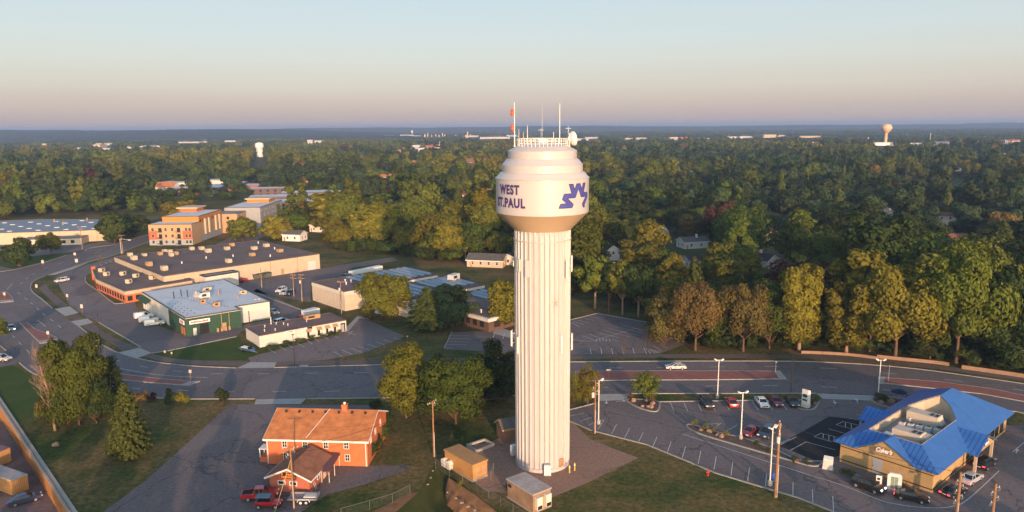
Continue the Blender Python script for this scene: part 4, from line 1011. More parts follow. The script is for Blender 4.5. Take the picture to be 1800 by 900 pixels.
for x,y in ((16,23),(17,26),(19,14)): vent_pipe(gb, x, y, 5.2, .8, .2, 'tan')
q = MB(); random.seed(9)
for k in range(34):
    t = k/33; x,y = (13.5-8*t+0*t, 5+22*t) if k%2 else (1.2+.25*math.sin(k)+ (k%3)*1.1, 3+19*t); q.box(x-.12,x+.12,y-.12,y+.12,5.22,5.34)
q.build('pipe_supports', M['dark'], gb)

# ---------------------------------------------------------------- big flat roofed shopping block + lower front wing
A, rz = frame_of((410,497),(563,472))
bb = thing('shopping_block', 'huge cream walled block with brown gravel flat roof dotted with roof units', 'building', A, rz)
flat_block(bb, [(-24,1),(36.5,0),(38,53),(-22,56)], 6.0, 'cream', 'tarroof', para=.22)
flat_block(bb, [(-12,-4.5),(0,-4.5),(0,-.05),(-12,.35)], 4.6, 'whitewall', 'greyroof', para=.3, cap='dark', name='loading_annex', roofname='annex_roof')
fb = wallpt((0,0),(1,0),(0,-1)); door(bb, fb, 8.5, 1.1, 2.2, 'grey'); door(bb, fb, 20, 1.2, 2.4, 'tan'); obox(MB(), fb, 31, 34.5, .1, 3.6, .01, .06).build('roller_door', M['lgrey'], bb)
for s in (15,26.5): obox(MB(), fb, s-.06, s+.06, .2, 5.8, .005, .1).build('downspout', M['tan'], bb)
wv = wallpt((-24,1),(.0353,.9994),(-1,.0353))
for (x,y,w_,d_,h_) in ((-19.5,12,3.2,2.2,1.9),(-20,25,3.2,2.2,1.9),(-19,43,3.4,2.2,1.9),(3,9,3,2.0,1.7),(16,16,2.6,2.2,1.5),(8,38,3,2.4,1.8),(16,38,2.6,2.2,1.6),(24,30,2.6,2.4,1.6),(28,16,2.6,2.4,1.5),(31,33,2.6,2.4,1.6),(-6,40,2.2,1.8,1.6),(-3.5,42,2.6,2.0,1.6),(-8,46,2,2,1.6),(-3,49,2.4,1.8,1.5),(-13,49,3,1.6,1.2),(-17,53,2.4,2,1.6),(6,49,2,2,1.6),(9,46.5,2.6,2,1.6),(22,46,2.4,2,1.6),(-4,52,2.4,1.8,1.4)):
    rtu(bb, x, y, 6.05, w_*.82, d_*.82, h_*.85, 'tan' if (x*7+y)%3 > 1.5 else 'cream', True, 0, R(90))
for x,y in ((10,20),(33,44),(1,24),(20,9),(-10,20),(30,24)): vent_pipe(bb, x, y, 6.05, .7, .2, 'white')
pts = [P(163,473.5,4),P(169,490,4),P(220,512,4),P(337,492.5,4),P(333,489,4),P(284,495,4),P(206,459,4)]
o = P(220,531); fwg = thing('shop_wing', 'low brick wing with cream fascia along the left end of the shopping block', 'building', (o.x,o.y,0), R(51))
Mi = (Matrix.Translation((o.x,o.y,0)) @ Matrix.Rotation(R(51),4,'Z')).inverted(); lp = [tuple((Mi @ Vector((p.x,p.y,0))).xy) for p in pts]
flat_block(fwg, lp, 4.0, 'brickr', 'tarroof', para=.2)
q = MB(); n = len(lp)
for i in range(n-3):
    a, b = Vector(lp[i]), Vector(lp[i+1]); d = (b-a).normalized(); nn = Vector((d.y,-d.x)); 
    ctr = sum((Vector(p) for p in lp), Vector((0,0)))/n
    if nn.dot(ctr-a) > 0: nn = -nn
    pw_ = wallpt(tuple(a),tuple(d),tuple(nn)); obox(q, pw_, 0, (b-a).length, 2.75, 3.86, .005, .18)
    for k in range(int((b-a).length/2.6)):
        s = 1.3+k*2.6; obox(MB(), pw_, s-.8, s+.8, .6, 2.2, .003, .03).build('window', M['glass'], fwg)
q.build('fascia_band', M['cream'], fwg)
for x,y in ((7,30),(9,39),(12,18),(6,10),(14,10),(11,26)): rtu(fwg, x, y, 4.05, 1.7, 1.5, 1.4, 'cream', False, 1, R(30))
pyl = obox(MB(), wallpt(lp[0],(1,0),(0,-1)), -.6, .6, 0, 5.2, .1, .8).build('sign_pillar', M['brickr'], fwg)

# ---------------------------------------------------------------- solar roofed office
A, rz = frame_of((607,547),(672,534))
so_ = thing('solar_office', 'sprawling low office with rows of solar panels on its dark roof', 'building', A, rz)
flat_block(so_, [(0,0),(36,0),(36,20.5),(0,20.5)], 6.1, 'creamblock', 'tarroof2', para=.2, name='wall', roofname='roof')
q = MB()
for (x0,y0,x1,y1) in ((0,0,0,20.5),(0,0,36,0)):
    a = Vector((x0,y0)); b = Vector((x1,y1)); d = (b-a).normalized(); nn = Vector((d.y,-d.x)) if x1 else Vector((-1,0)); obox(q, wallpt(tuple(a),tuple(d),tuple(nn)), -.1 if x1 else 0, (b-a).length, 5.0, 6.08, .006, .12)
q.build('fascia_band', M['whitewall'], so_)
flat_block(so_, [(9,-20),(40,-20),(40,-.06),(9,-.06)], 5.2, 'whitewall', 'tarroof', para=.2, name='middle_wing', roofname='middle_roof')
flat_block(so_, [(16,-49),(40,-49),(40,-20.06),(16,-20.06)], 4.0, 'brownbrick', 'tarroof', para=.2, name='front_wing', roofname='front_roof')
q = MB(); wf = wallpt((16,-49),(0,1),(-1,0)); obox(q, wf, -.1, 29, 3.1, 4.05, .006, .9); obox(q, wallpt((16,-49),(1,0),(0,-1)), -.9, 24, 3.1, 4.05, .006, .9); q.build('fascia_band', M['whitewall'], so_)
for k in range(9): obox(MB(), wf, 2+k*3, 3.8+k*3, .9, 2.6, .003, .03).build('window', M['glass'], so_)
for k in range(6): obox(MB(), wallpt((16,-49),(1,0),(0,-1)), 2+k*3.6, 4.2+k*3.6, .9, 2.6, .003, .03).build('window', M['glass'], so_)
en = MB(); en.box(5.2,8.9,-13,-8.5,0,1.9); en.build('white_enclosure', M['white'], so_)
def solar_row(x, y0, y1, z):
    q = MB(); q.add([(x-.6,y0,z+.18),(x+.6,y0,z+.6),(x+.6,y1,z+.6),(x-.6,y1,z+.18),(x-.6,y0,z+.12),(x+.6,y0,z+.54),(x+.6,y1,z+.54),(x-.6,y1,z+.12)], [(0,1,2,3),(7,6,5,4),(0,4,5,1),(1,5,6,2),(2,6,7,3),(3,7,4,0)])
    for y in np.linspace(y0+.3,y1-.3,4): q.box(x+.3,x+.4,y-.04,y+.04,z,z+.4)
    q.build('solar_row', M['solar'], so_)
for k in range(6): solar_row(12+k*2.8, 1.5, 18.5, 6.12)
for k in range(3): solar_row(29+k*2.8, 2, 18.5, 6.12)
for k in range(4): solar_row(13.5+k*2.8, -18, -1.5, 5.22)
for k in range(5): solar_row(26.5+k*2.8, -17, -1.5, 5.22)
for k in range(3): solar_row(31+k*2.8, -34, -21.5, 4.02)
rtu(so_, 37.5, -7, 5.3, 4.5, 2.2, 2.0, 'lgrey', True, 0, R(20)); rtu(so_, 36, -29, 4.1, 4.2, 2.2, 2.0, 'lgrey', True, 0, R(20)); rtu(so_, 33.5, -38, 4.1, 2.5, 1.8, 1.4, 'lgrey', False, 0, R(20)); rtu(so_, 11.5, -12, 5.3, 2.4, 1.6, .9, 'white', False); rtu(so_, 17.5, -24, 4.1, 1.6, 1.4, 1.0, 'orangewall', False)
for x,y in ((8,13),(9,11),(6,9),(10.5,-15.5),(18.5,-43),(20,-35)): vent_pipe(so_, x, y, 6.1 if y > 0 else (5.2 if y > -20 else 4.0), .8, .2, 'white')

# ---------------------------------------------------------------- apartments
A, rz = frame_of((342,435),(385,418))
ap = thing('apartment_building', 'long four storey apartment block in orange and tan with white flat roofs', 'building', A, rz)
M['aptan'] = mat('tan_cladding', (.44,.29,.17), .8, .2, var=.1); M['aporange'] = mat('orange_cladding', (.50,.20,.05), .8, .2, var=.1); M['apgrey'] = mat('grey_cladding', (.30,.32,.34), .8, .2, var=.1)
flat_block(ap, [(8,4),(8,25),(19,25),(19,4)], 10.2, 'aptan', 'whiteroof', para=.2, name='front_block', roofname='front_roof')
flat_block(ap, [(18,4.4),(18,22.5),(48,22.5),(48,4.4)], 12.8, 'aporange', 'whiteroof', para=.25, name='main_block', roofname='main_roof')
flat_block(ap, [(48.1,-4),(48.1,14),(62,14),(62,-4)], 10.5, 'aptan', 'greyroof', para=.2, name='link_block', roofname='link_roof')
flat_block(ap, [(62.1,-12),(62.1,8),(104,8),(104,-12)], 12.3, 'apgrey', 'whiteroof', para=.25, name='rear_block', roofname='rear_roof')
MB().bbox(38,50,13,24,14.6,15.2,.1).build('penthouse_roof', M['cream'], ap); MB().box(39.5,49,14,23,12.8,14.6).build('penthouse', M['brickr'], ap)
MB().bbox(90,104,-9,6,14.2,14.8,.1).build('penthouse_roof', M['cream'], ap); MB().box(91,103,-8,5,12.3,14.2).build('penthouse', M['aporange'], ap)
wa = wallpt((8,25),(0,-1),(-1,0))   # front face, reads left to right
q = MB()
for s0,s1 in ((-.05,4),(16.5,21.05)): obox(q, wa, s0, s1, 2.8, 7.0, .004, .1)
q.build('red_cladding', mat('red_cladding',(.45,.12,.06),.8,var=.1), ap); obox(MB(), wa, -.05, 21.05, 0, 2.8, .004, .12).build('ground_floor', M['apgrey'], ap)
for fl_ in (.6,3.6,6.7):
    for s in (2.0,8.3,11.5,18.3,20): window(ap, wallpt((7.88,25),(0,-1),(-1,0)), s, fl_+.3, 1.1, 1.4, 'cream', mull=1)
    for s in (5.6,14.6):
        b = obox(MB(), wa, s-1.2, s+1.2, fl_-.5, fl_-.35, .1, 1.6).build('balcony', M['cream'], ap); q = MB(); obox(q, wa, s-1.2, s+1.2, fl_+.5, fl_+.6, 1.5, 1.58)
        for k in range(9): obox(q, wa, s-1.15+k*.28, s-1.1+k*.28, fl_-.35, fl_+.5, 1.52, 1.56)
        q.build('railing', M['dark'], b); obox(MB(), wa, s-.8, s+.8, fl_-.3, fl_+1.8, .122, .14).build('balcony_door', M['glass'], ap)
ws = wallpt((18,4.4),(1,0),(0,-1))
obox(MB(), ws, 0, 30, .0, 3.0, .004, .1).build('ground_floor', M['apgrey'], ap); obox(MB(), ws, 0, 30, 3.0, 9.2, .004, .08).build('tan_cladding', M['aptan'], ap)
for k,s in enumerate((7,12,21,26)):
    q = MB(); obox(q, ws, s-.9, s+.9, 3.2, 11, .1, .9); q.build('bay', M['cream'], ap)
for fl_ in (3.6,6.6,9.8):
    for s in (2,4.5,9.5,14.5,17,19,23.5,28.5): window(ap, ws, s, fl_, 1.0, 1.4, 'dark', mull=0)
we = wallpt((62,-12),(1,0),(0,-1)); wr = wallpt((48,-4),(1,0),(0,-1)); wfr = wallpt((48,14),(0,-1),(-1,0))
for fl_ in (.8,3.8,6.8,9.6):
    for s in range(3,41,5): window(ap, we, s, fl_, 1.6, 1.5, 'whitewall', mull=0)
    for s in (3,8): window(ap, wr, s, min(fl_,8), 1.4, 1.5, 'cream', mull=0)
for z in (1.5,4.5,7.6): window(ap, wfr, 13, z, 1.4, 1.4, 'cream', mull=0)

# ---------------------------------------------------------------- left warehouse
A, rz = frame_of((140,430),(185,412))
wh = thing('warehouse', 'wide low warehouse with blue grey roof full of white skylights', 'building', A, rz)
fp_ = [(9.5,75),(9.5,0),(12,-10),(57,6),(66,42),(62,85)]
flat_block(wh, fp_, 5.8, 'cream', 'blueroof_dim', para=.15)
flat_block(wh, [(0,-1),(9.4,-1),(9.4,26),(0,26)], 3.3, 'creamblock', 'greyroof', para=.2, name='office_annex', roofname='annex_roof')
an = wallpt((0,26),(0,-1),(-1,0))
for s in range(3,26,4): window(wh, an, s, .9, 1.6, 1.5, 'tan', mull=0)
for i in range(5):
    for j in range(6):
        x = 15+i*9.5; y = -2+j*13+(i%2)*6.5+i*1.5
        if y > 62: continue
        MB().bbox(x-.5,x+.5,y-1.2,y+1.2,5.8,6.1,.1).build('skylight', M['lgrey'], wh)
for x,y in ((50,30),(35,20),(52,14)): vent_pipe(wh, x, y, 5.8, 1.6, .3, 'tan')
ws = wallpt((12,-10),(45/47.8,16/47.8),(16/47.8,-45/47.8)); obox(MB(), ws, .5, 9, 0, 5.4, .01, .06).build('dark_bay', M['apgrey'], wh); 
for s in (20,30,38): obox(MB(), ws, s-1.5, s+1.5, .1, 3.2, .01, .06).build('roller_door', M['tan'], wh)
tkp = P(2,397); tk_ = thing('storage_tank', 'cream horizontal storage tank beside the left end of the warehouse', 'tank', (tkp.x-14, tkp.y-24, 0), R(15))
MB().tube([(-12,0,3.2),(-.8,0,3.2),(0,0,3.2),(.5,0,3.2)], [2.6,2.6,2.4,1.2], 20).build('tank_shell', M['tan'], tk_, smooth=True, angle=40)
for x in (-10,-3): MB().box(x-.5,x+.5,-2,2,0,1.6).build('saddle', M['conc'], tk_)

# ---------------------------------------------------------------- lower-left yard: wall and containers
a, b = wl[1], wl[2]; d = (b-a).normalized(); nn = Vector((-d.y,d.x,0)); nn = nn if nn.x > 0 else -nn
rw_ = thing('retaining_wall', 'long retaining wall with orange sunlit face and pale cap above the lower left yard', 'wall', (b.x,b.y,YARD), math.atan2(-d.y,-d.x))
# local x runs from b back to a ; local outward(yard) side = +y or -y
sgn = 1 if (Matrix.Rotation(rw_.rotation_euler.z,3,'Z') @ Vector((0,1,0))).dot(nn) > 0 else -1
L0, L1 = -22, (a-b).length+125
M['sunlit_wall'] = mat('sunlit_ochre_wall', (.46,.20,.06), .85, .2, var=.25, vscale=.6)  # orange sunlight on this face is put into its colour
y0_, y1_ = sorted((0, sgn*.9)); MB().box(L0,L1,y0_,y1_,-.2,3.02).build('wall_body', M['sunlit_wall'], rw_)
y0_, y1_ = sorted((-sgn*.12, sgn*.95)); MB().box(L0,L1,y0_,y1_,3.02,3.22).build('wall_cap', M['conc'], rw_); q = MB()
y0_, y1_ = sorted((sgn*.2, sgn*.36)); q.box(L0,L1,y0_,y1_,3.222,3.30); q.build('joint_strip', M['wood'], rw_)
def cont(label, A, B, dep, h):
    o = P(*A, YARD); p = P(*B, YARD); dd = p-o; e = thing('storage_container', label, 'container', o, math.atan2(dd.y,dd.x), 'containers in the lower yard'); w_ = dd.length
    MB().box(0,w_,0,dep,.15,h).build('container_wall', M['corr'], e); MB().bbox(-.05,w_+.05,-.05,dep+.05,h,h+.12,.04).build('container_roof', M['boxroof'] if 'white' in label else mat('mauve_roof',(.22,.13,.15),.8,var=.3), e)
    q = MB(); q.box(.15,w_/2-.03,-.04,-.005,.25,h-.1).box(w_/2+.03,w_-.15,-.04,-.005,.25,h-.1); q.build('container_door', M['corr'], e)
    q = MB(); q.box(0,.3,0,dep,0,.15).box(w_-.3,w_,0,dep,0,.15); q.build('skid', M['dark'], e)
cont('tan container with scuffed white roof beside the black car', (24,873), (52,861), 9.0, 2.7)
cont('tan container with mauve roof at the left picture edge', (-8,824), (21,812), 10.0, 2.7)

# ---------------------------------------------------------------- houses among the trees
def house(label, px, py, w, d, rot, ze, zr, wm, rm, axis='x', wins=3, chim=False, garage=False, cat='house', name='house', z0=0):
    o = P(px,py); e = thing(name, label, cat, o, R(rot)); 
    gable(e, -w/2, w/2, 0, d, ze, zr, wm, rm, .45, axis)
    f = wallpt((-w/2,0),(1,0),(0,-1)); sd = wallpt((w/2,0),(0,1),(1,0)); sl = wallpt((-w/2,0),(0,1),(-1,0))
    for k in range(wins):
        s = w*(k+.7)/(wins+.4)
        window(e, f, s, 1.1 if ze < 4 else ze-1.7, .9, 1.2, 'white', mull=1)
    for s in (d*.3,d*.7): window(e, sd, s, 1.1 if ze < 4 else ze-1.7, .9, 1.2, 'white'); window(e, sl, s, 1.1 if ze < 4 else ze-1.7, .9, 1.2, 'white')
    if ze < 4: door(e, f, w*.12 if wins else w*.5, .9, 2.0, 'tan')
    if garage: obox(MB(), f, w*.25, w*.75, .05, 2.2, .005, .05).build('garage_door', M['white'], e)
    if chim: MB().box(w*.1,w*.1+.8,d*.35,d*.35+.8,ze,zr+1.2).build('chimney', M['whitewall'], e)
    return e
HOUSES = [
 ('beige ranch house with grey roof standing behind the solar office', 852,470,15,9,-14,2.9,4.9,'cream','shingle_g','x',4,False),
 ('pale grey garage wing with gable front right of the beige ranch house', 893,466,8,8,-14,2.7,4.4,'whitewall','shingle_g','y',1,False),
 ('white gabled house with long charcoal roof behind the yellow crowned tree', 1358,478,8,17,38,4.6,6.6,'whitewall','shingle_d','y',2,True),
 ('low pinkish tan house with brown roof in deep shade', 1352,428,9,14,-20,3.6,5.4,'cream','shingle_b','y',2,False),
 ('pale green house with white roofed porch at the edge of a dark grove', 1405,404,9,10,30,4.4,6.2,'whitewall','shingle_d','y',2,False),
 ('upper of two stacked white houses, gable end facing the tower', 1557,385,9,9,10,4.6,7.0,'white','shingle_d','y',1,False),
 ('lower of two stacked white houses with grey hip roof', 1562,399,10,8,-8,3.0,5.0,'white','shingle_g','x',2,False),
 ('two storey white house with mauve grey roof on the far right', 1662,395,10,8,-25,4.8,6.6,'white','shingle_b','x',2,False),
 ('blue grey gabled house with white trim behind the golden tree', 1672,448,13,10,-14,4.2,7.0,'bluegrey','shingle_d','y',2,False),
 ('low brown roofed house behind the blue grey gabled house', 1700,433,14,8,-14,3.4,5.2,'whitewall','shingle_b','x',3,False),
 ('cream garage with plain gable at the right edge above the road', 1782,636,7,9,-30,2.9,4.5,'cream','shingle_g','y',0,False),
 ('tiny white gabled house right of the water tower', 1078,458,5.5,7,8,4.4,6.4,'white','shingle_d','y',1,False),
 ('grey hip roofed house lost among trees right of the tower', 1224,437,12,8,15,3.2,5.0,'whitewall','shingle_g','x',2,True),
 ('white house half hidden above the orange leaved parking trees', 1230,472,9,7,20,3.2,4.8,'white','shingle_d','x',2,False),
 ('white gabled house among trees right of the apartments', 558,408,10,9,-20,3.8,6.0,'white','shingle_g','y',2,False),
 ('white house with blue shaded gable left of the other white gabled house', 512,424,10,7,-15,3.4,5.0,'white','shingle_g','x',2,False),
 ('pale house with white roof glimpsed in trees at right', 1155,418,11,8,10,3.0,4.6,'whitewall','whiteroof','x',2,False),
]
HOUSE_OBJ = []
for h in HOUSES: HOUSE_OBJ.append((house(*h), h[1], h[2], h[3], h[4]))
# ================================================================== VEHICLES
PAINT = {}
def paint(c, n):
    if n not in PAINT: PAINT[n] = mat('car_paint_'+n, c, .28, .5, .0, coat=.6)
    return PAINT[n]
COLS = dict(black=(.012,.012,.014), white=(.68,.69,.70), red=(.36,.012,.02), crimson=(.16,.01,.018), silver=(.42,.44,.46), bluegrey=(.12,.17,.24), darkblue=(.02,.03,.06), navy=(.03,.05,.10), silverwhite=(.55,.56,.56))
KIND = dict(
 sedan=dict(L=4.75,W=1.82, prof=[(-2.35,.32),(-2.37,.62),(-2.28,.93),(-1.45,1.0),(.95,.98),(1.9,.84),(2.3,.70),(2.37,.5),(2.33,.28)], belt=.98, roof=1.45, a=-1.75,b=1.15,c=-1.0,d=.35, wb=1.38, wr=.33),
 suv=dict(L=4.85,W=1.93, prof=[(-2.38,.40),(-2.42,.72),(-2.36,1.08),(-1.5,1.12),(1.0,1.10),(2.0,1.0),(2.35,.86),(2.42,.55),(2.38,.36)], belt=1.1, roof=1.76, a=-2.3,b=1.25,c=-2.0,d=.45, wb=1.42, wr=.38),
 van=dict(L=5.3,W=1.95, prof=[(-2.65,.40),(-2.68,.8),(-2.64,1.12),(-1.5,1.12),(1.25,1.10),(2.2,1.0),(2.6,.85),(2.68,.55),(2.62,.36)], belt=1.1, roof=1.9, a=-2.62,b=1.4,c=-2.5,d=.75, wb=1.6, wr=.37),
 pickup=dict(L=5.5,W=1.98, prof=[(-2.7,.50),(-2.75,.8),(-2.72,1.08),(-1.5,1.1),(1.2,1.12),(2.3,1.04),(2.65,.9),(2.75,.6),(2.7,.42)], belt=1.1, roof=1.82, a=-.95,b=1.3,c=-.75,d=.6, wb=1.7, wr=.40))
def car(label, px0, py0, px1, py1, kind, color, z=0, name=None, cat='car', lit=False, group=None, cap=False, opening=None):
    a, b = P(px0,py0,z), P(px1,py1,z); d = b-a; k = KIND[kind]
    e = thing(name or ('parked_car' if not lit else 'car'), label, cat, ((a.x+b.x)/2,(a.y+b.y)/2,z), math.atan2(d.y,d.x), group)
    W_, L_ = k['W'], k['L']; hw = W_/2; pm = paint(COLS[color], color)
    pf = k['prof']; mb = MB(); rows = []
    for y,ins,dz in ((-hw,.10,.05),(-hw+.07,.02,.0),(-hw+.3,0,.012),(hw-.3,0,.012),(hw-.07,.02,0),(hw,.10,.05)):
        row = []
        for i,(x,zv) in enumerate(pf):
            xx = x*(1-ins/L_*2); zz_ = zv+dz if zv < .6 else zv-(dz if y*y > (hw-.01)**2 else -dz)
            if zv > .8: pass
            row.append((xx,y,zz_))
        rows.append(row)
    n = len(pf); vs = [p for r_ in rows for p in r_]; fs = []
    for j in range(len(rows)-1):
        for i in range(n): fs.append((j*n+i, j*n+(i+1)%n, (j+1)*n+(i+1)%n, (j+1)*n+i))
    fs += [tuple(range(n)), tuple(range((len(rows)-1)*n, len(rows)*n))]
    mb.add(vs, fs); body = mb.build('body', pm, e, smooth=True, angle=30)
    # glasshouse
    zb_, zr_ = k['belt']-.02, k['roof']; a_,b_,c_,d_ = k['a'],k['b'],k['c'],k['d']; y0,y1 = hw-.1, hw-.28
    g = MB(); g.add([(a_,-y0,zb_),(b_,-y0,zb_),(b_,y0,zb_),(a_,y0,zb_),(c_,-y1,zr_-.04),(d_,-y1,zr_-.04),(d_,y1,zr_-.04),(c_,y1,zr_-.04)], [(0,3,2,1),(4,5,6,7),(0,1,5,4),(1,2,6,5),(2,3,7,6),(3,0,4,7)])
    g.build('windows', M['cglass'], e)
    r = MB(); r.M = None
    r.add([(c_-.03,-y1-.02,zr_-.05),(d_+.04,-y1-.02,zr_-.05),(d_+.04,y1+.02,zr_-.05),(c_-.03,y1+.02,zr_-.05),(c_+.06,-y1+.12,zr_+.01),(d_-.08,-y1+.12,zr_+.01),(d_-.08,y1-.12,zr_+.01),(c_+.06,y1-.12,zr_+.01)], [(0,3,2,1),(4,5,6,7),(0,1,5,4),(1,2,6,5),(2,3,7,6),(3,0,4,7)])
    for s in (-1,1):
        for (x0,x1) in ((a_,c_),(b_,d_),((a_+b_)/2-.1,(c_+d_)/2-.05)): r.tube([(x0,s*(y0+.005),zb_),(x1,s*(y1+.01),zr_-.03)], .045, 5)
    if cap or kind in ('suv','van'):
        for s in (-1,1): r.tube([(a_+.9,s*(y0+.003),zb_),(c_+.85,s*(y1+.008),zr_-.03)], .05, 5)
    if kind == 'van':
        for s in (-1,1): r.add([(a_+.05,s*(y0+.012),zb_+.02),(.1,s*(y0+.012),zb_+.02),(.1,s*(y1+.015),zr_-.05),(c_+.05,s*(y1+.015),zr_-.05)], [(0,1,2,3)])
        r.add([(a_-.012,-y0+.05,zb_+.02),(a_-.012,y0-.05,zb_+.02),(c_-.015,y1,zr_-.05),(c_-.015,-y1,zr_-.05)], [(0,1,2,3)])
    r.build('roof', pm, e)
    if opening != 'nobed' and kind == 'pickup':
        q = MB(); q.box(-2.6,-1.02,-hw+.12,hw-.12,1.085,1.125); q.build('cargo_bed', M['black'], e)
        q = MB(); 
        for s in (-1,1): q.box(-2.66,-.98,s*(hw-.08)-.05,s*(hw-.08)+.05,1.06,1.22)
        q.box(-2.7,-2.6,-hw+.12,hw-.12,1.06,1.2); q.build('bed_rail', pm, e)
    for sx in (-1,1):
        for sy in (-1,1):
            x = sx*k['wb']; y = sy*(hw-.1); wr = k['wr']
            q = MB(); q.tube([(x,y-.11,wr),(x,y+.115,wr)], wr, 18); wv_ = q.build('wheel', M['black'], e, smooth=True, angle=40)
            q = MB(); q.tube([(x,y+sy*.1,wr),(x,y+sy*.125,wr)], wr*.62, 12); q.build('rim', M['rim'], wv_)
        
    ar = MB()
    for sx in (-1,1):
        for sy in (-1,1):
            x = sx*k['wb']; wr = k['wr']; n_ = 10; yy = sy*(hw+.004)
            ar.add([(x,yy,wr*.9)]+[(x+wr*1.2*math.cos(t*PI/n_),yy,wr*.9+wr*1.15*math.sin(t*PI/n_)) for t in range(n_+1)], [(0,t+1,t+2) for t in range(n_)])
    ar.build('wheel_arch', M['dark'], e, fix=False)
    xf = max(p[0] for p in pf); zf = pf[-3][1]; xr = min(p[0] for p in pf); zt_ = pf[2][1]-.16
    for s in (-1,1):
        MB().box(xf-.30,xf-.0,s*(hw-.34)-.2,s*(hw-.34)+.2,zf-.12,zf+.05).build('headlight', M['headlit' if lit == 'head' else 'head'], e)
        MB().box(xr-.01,xr+.16,s*(hw-.28)-.2,s*(hw-.28)+.2,zt_-.12,zt_+.06).build('taillight', M['taillit' if lit == 'tail' else 'tail'], e)
        MB().bbox(b_-.55,b_-.35,s*(hw+.02)-.1,s*(hw+.02)+.1,k['belt']-.02,k['belt']+.13,.03).build('wing_mirror', pm, e)
    MB().box(xr-.025,xr+.02,-.26,.26,.62,.75).build('licence_plate', M['plate'], e)
    MB().box(xf-.03,xf+.015,-.55,.55,.42,.62).build('grille', M['dark'], e)
    return e
G1 = 'cars parked along the restaurant kerb'; G2 = 'cars queuing round the restaurant'
car('silver sedan driving on the far side of the curving road', 1200,648.5,1175,648.5, 'sedan','silverwhite', lit='off')
car('black sport utility vehicle, leftmost in the kerbside row, nose to the restaurant lot', 1237,707,1247,719,'suv','black', group=G1)
car('bright red car parked nose to the kerb in the kerbside row', 1289,717,1281,706,'sedan','red', group=G1)
car('white sedan in the kerbside row between two red cars', 1333,704,1345,719,'sedan','white', group=G1)
car('dark crimson car in the kerbside row beside the white sedan', 1358,704,1369,716,'sedan','crimson', group=G1)
car('black car in the kerbside row next to the pylon sign', 1387,704,1398,717,'sedan','black', group=G1)
car('red sedan parked at the rocky island by the lamp post base', 1328,757,1309,768.5,'sedan','crimson')
car('black sport utility vehicle parked beside the red sedan at the rocky island', 1357,758,1337,774,'suv','darkblue')
car('black sport utility vehicle at the head of the line passing the menu board', 1502,851,1549,868,'suv','black', lit='head', group=G2, name='car')
car('black sedan in the queue below the white menu board', 1576,873,1628,884,'sedan','black', lit='tail', group=G2, name='car')
car('black sedan in the queue turning the near corner of the restaurant', 1658,876,1692,862,'sedan','black', lit='tail', group=G2, name='car')
car('silver sedan in the queue along the right wall of the restaurant', 1693,854,1720,838,'sedan','silver', lit='tail', group=G2, name='car')
car('black sport utility vehicle with glowing tail lights under the restaurant porch', 1717,829,1744,811,'suv','black', lit='tail', group=G2, name='car')
car('small blue car with lit headlights coming down the road at left', 17,572,24,588,'sedan','bluegrey', lit='head', name='car')
car('dark sport utility vehicle leaving the driveway at the left picture edge', -10,634,14,635,'suv','silver', lit='off', name='car')
car('white pickup with covered bed in the striped lot by the road', 119,494,99,497.5,'suv','silverwhite')
car('black sedan in the lower left yard beside the tan container', 20,889,68,876,'sedan','navy', z=YARD)
GV = 'white service vans by the green shop'
car('white service van, nearest of the three beside the green shop', 257,573.5,286,570,'van','white', group=GV, name='van', cat='van')
car('white service van, middle of the three beside the green shop', 247,567.5,276,563.5,'van','white', group=GV, name='van', cat='van')
car('white service van, farthest of the three beside the green shop', 240,561,266,557,'van','white', group=GV, name='van', cat='van')
car('white hatchback behind the green shop, left of two other parked cars', 502,510,487,516,'suv','white')
car('pale blue sedan parked between a white hatchback and a black vehicle', 508,514,494,520,'sedan','silver')
car('black sport utility vehicle parked beside the two utility poles', 517,515,504,522,'suv','black')
car('red pickup by the loading annex of the shopping block', 428,495.5,414,498,'pickup','red', cat='pickup', name='pickup_truck')
car('blue grey car behind the right end of the green shop', 475,548,488,554,'sedan','bluegrey')
car('white car half hidden behind the animal hospital roof', 488,571,502,567,'suv','white')
car('red pickup with black open bed parked in front of the small brick office', 430,878,486,873,'pickup','red', cat='pickup', name='pickup_truck')
# jeep
a,b = P(455,891), P(489,891); d = b-a
je = thing('jeep', 'red open off-road vehicle with blue grey soft top beside the red pickup', 'jeep', (a+b)/2, math.atan2(d.y,d.x))
rp = paint(COLS['red'],'red'); q = MB(); q.bbox(-1.75,1.0,-.72,.72,.55,1.12,.06); q.bbox(.95,1.95,-.55,.55,.6,1.1,.08)
for s in (-1,1):
    for x in (-1.2,1.35): q.add([(x-.55,s*.6,.75),(x-.35,s*.6,.98),(x+.35,s*.6,.98),(x+.55,s*.6,.7),(x-.55,s*.88,.75),(x-.35,s*.88,.95),(x+.35,s*.88,.95),(x+.55,s*.88,.7)], [(0,1,5,4),(1,2,6,5),(2,3,7,6),(4,5,6,7),(0,3,2,1),(0,4,7,3)])
q.build('body', rp, je)
M['canvas'] = mat('blue_grey_canvas', (.13,.19,.26), .9, .1)
MB().bbox(-1.72,.45,-.68,.68,1.76,1.86,.05).build('soft_top', M['canvas'], je)
q = MB(); q.box(-1.6,.4,-.6,.6,1.05,1.13); q.build('cabin_interior', M['black'], je); q = MB()
for s in (-1,1):
    for x0,x1 in ((-1.7,-1.65),(-.5,-.5),(.85,.45)): q.tube([(x0,s*.68,1.1),(x1,s*.64,1.8)], .04, 6)
q.build('roll_bars', M['dark'], je); q = MB(); q.add([(.86,-.64,1.12),(.86,.64,1.12),(.5,.62,1.74),(.5,-.62,1.74),(.84,-.64,1.12),(.84,.64,1.12),(.48,.62,1.74),(.48,-.62,1.74)], [(0,1,2,3),(7,6,5,4),(0,4,5,1),(2,6,7,3),(1,5,6,2),(0,3,7,4)]); q.build('windscreen', M['cglass'], je)
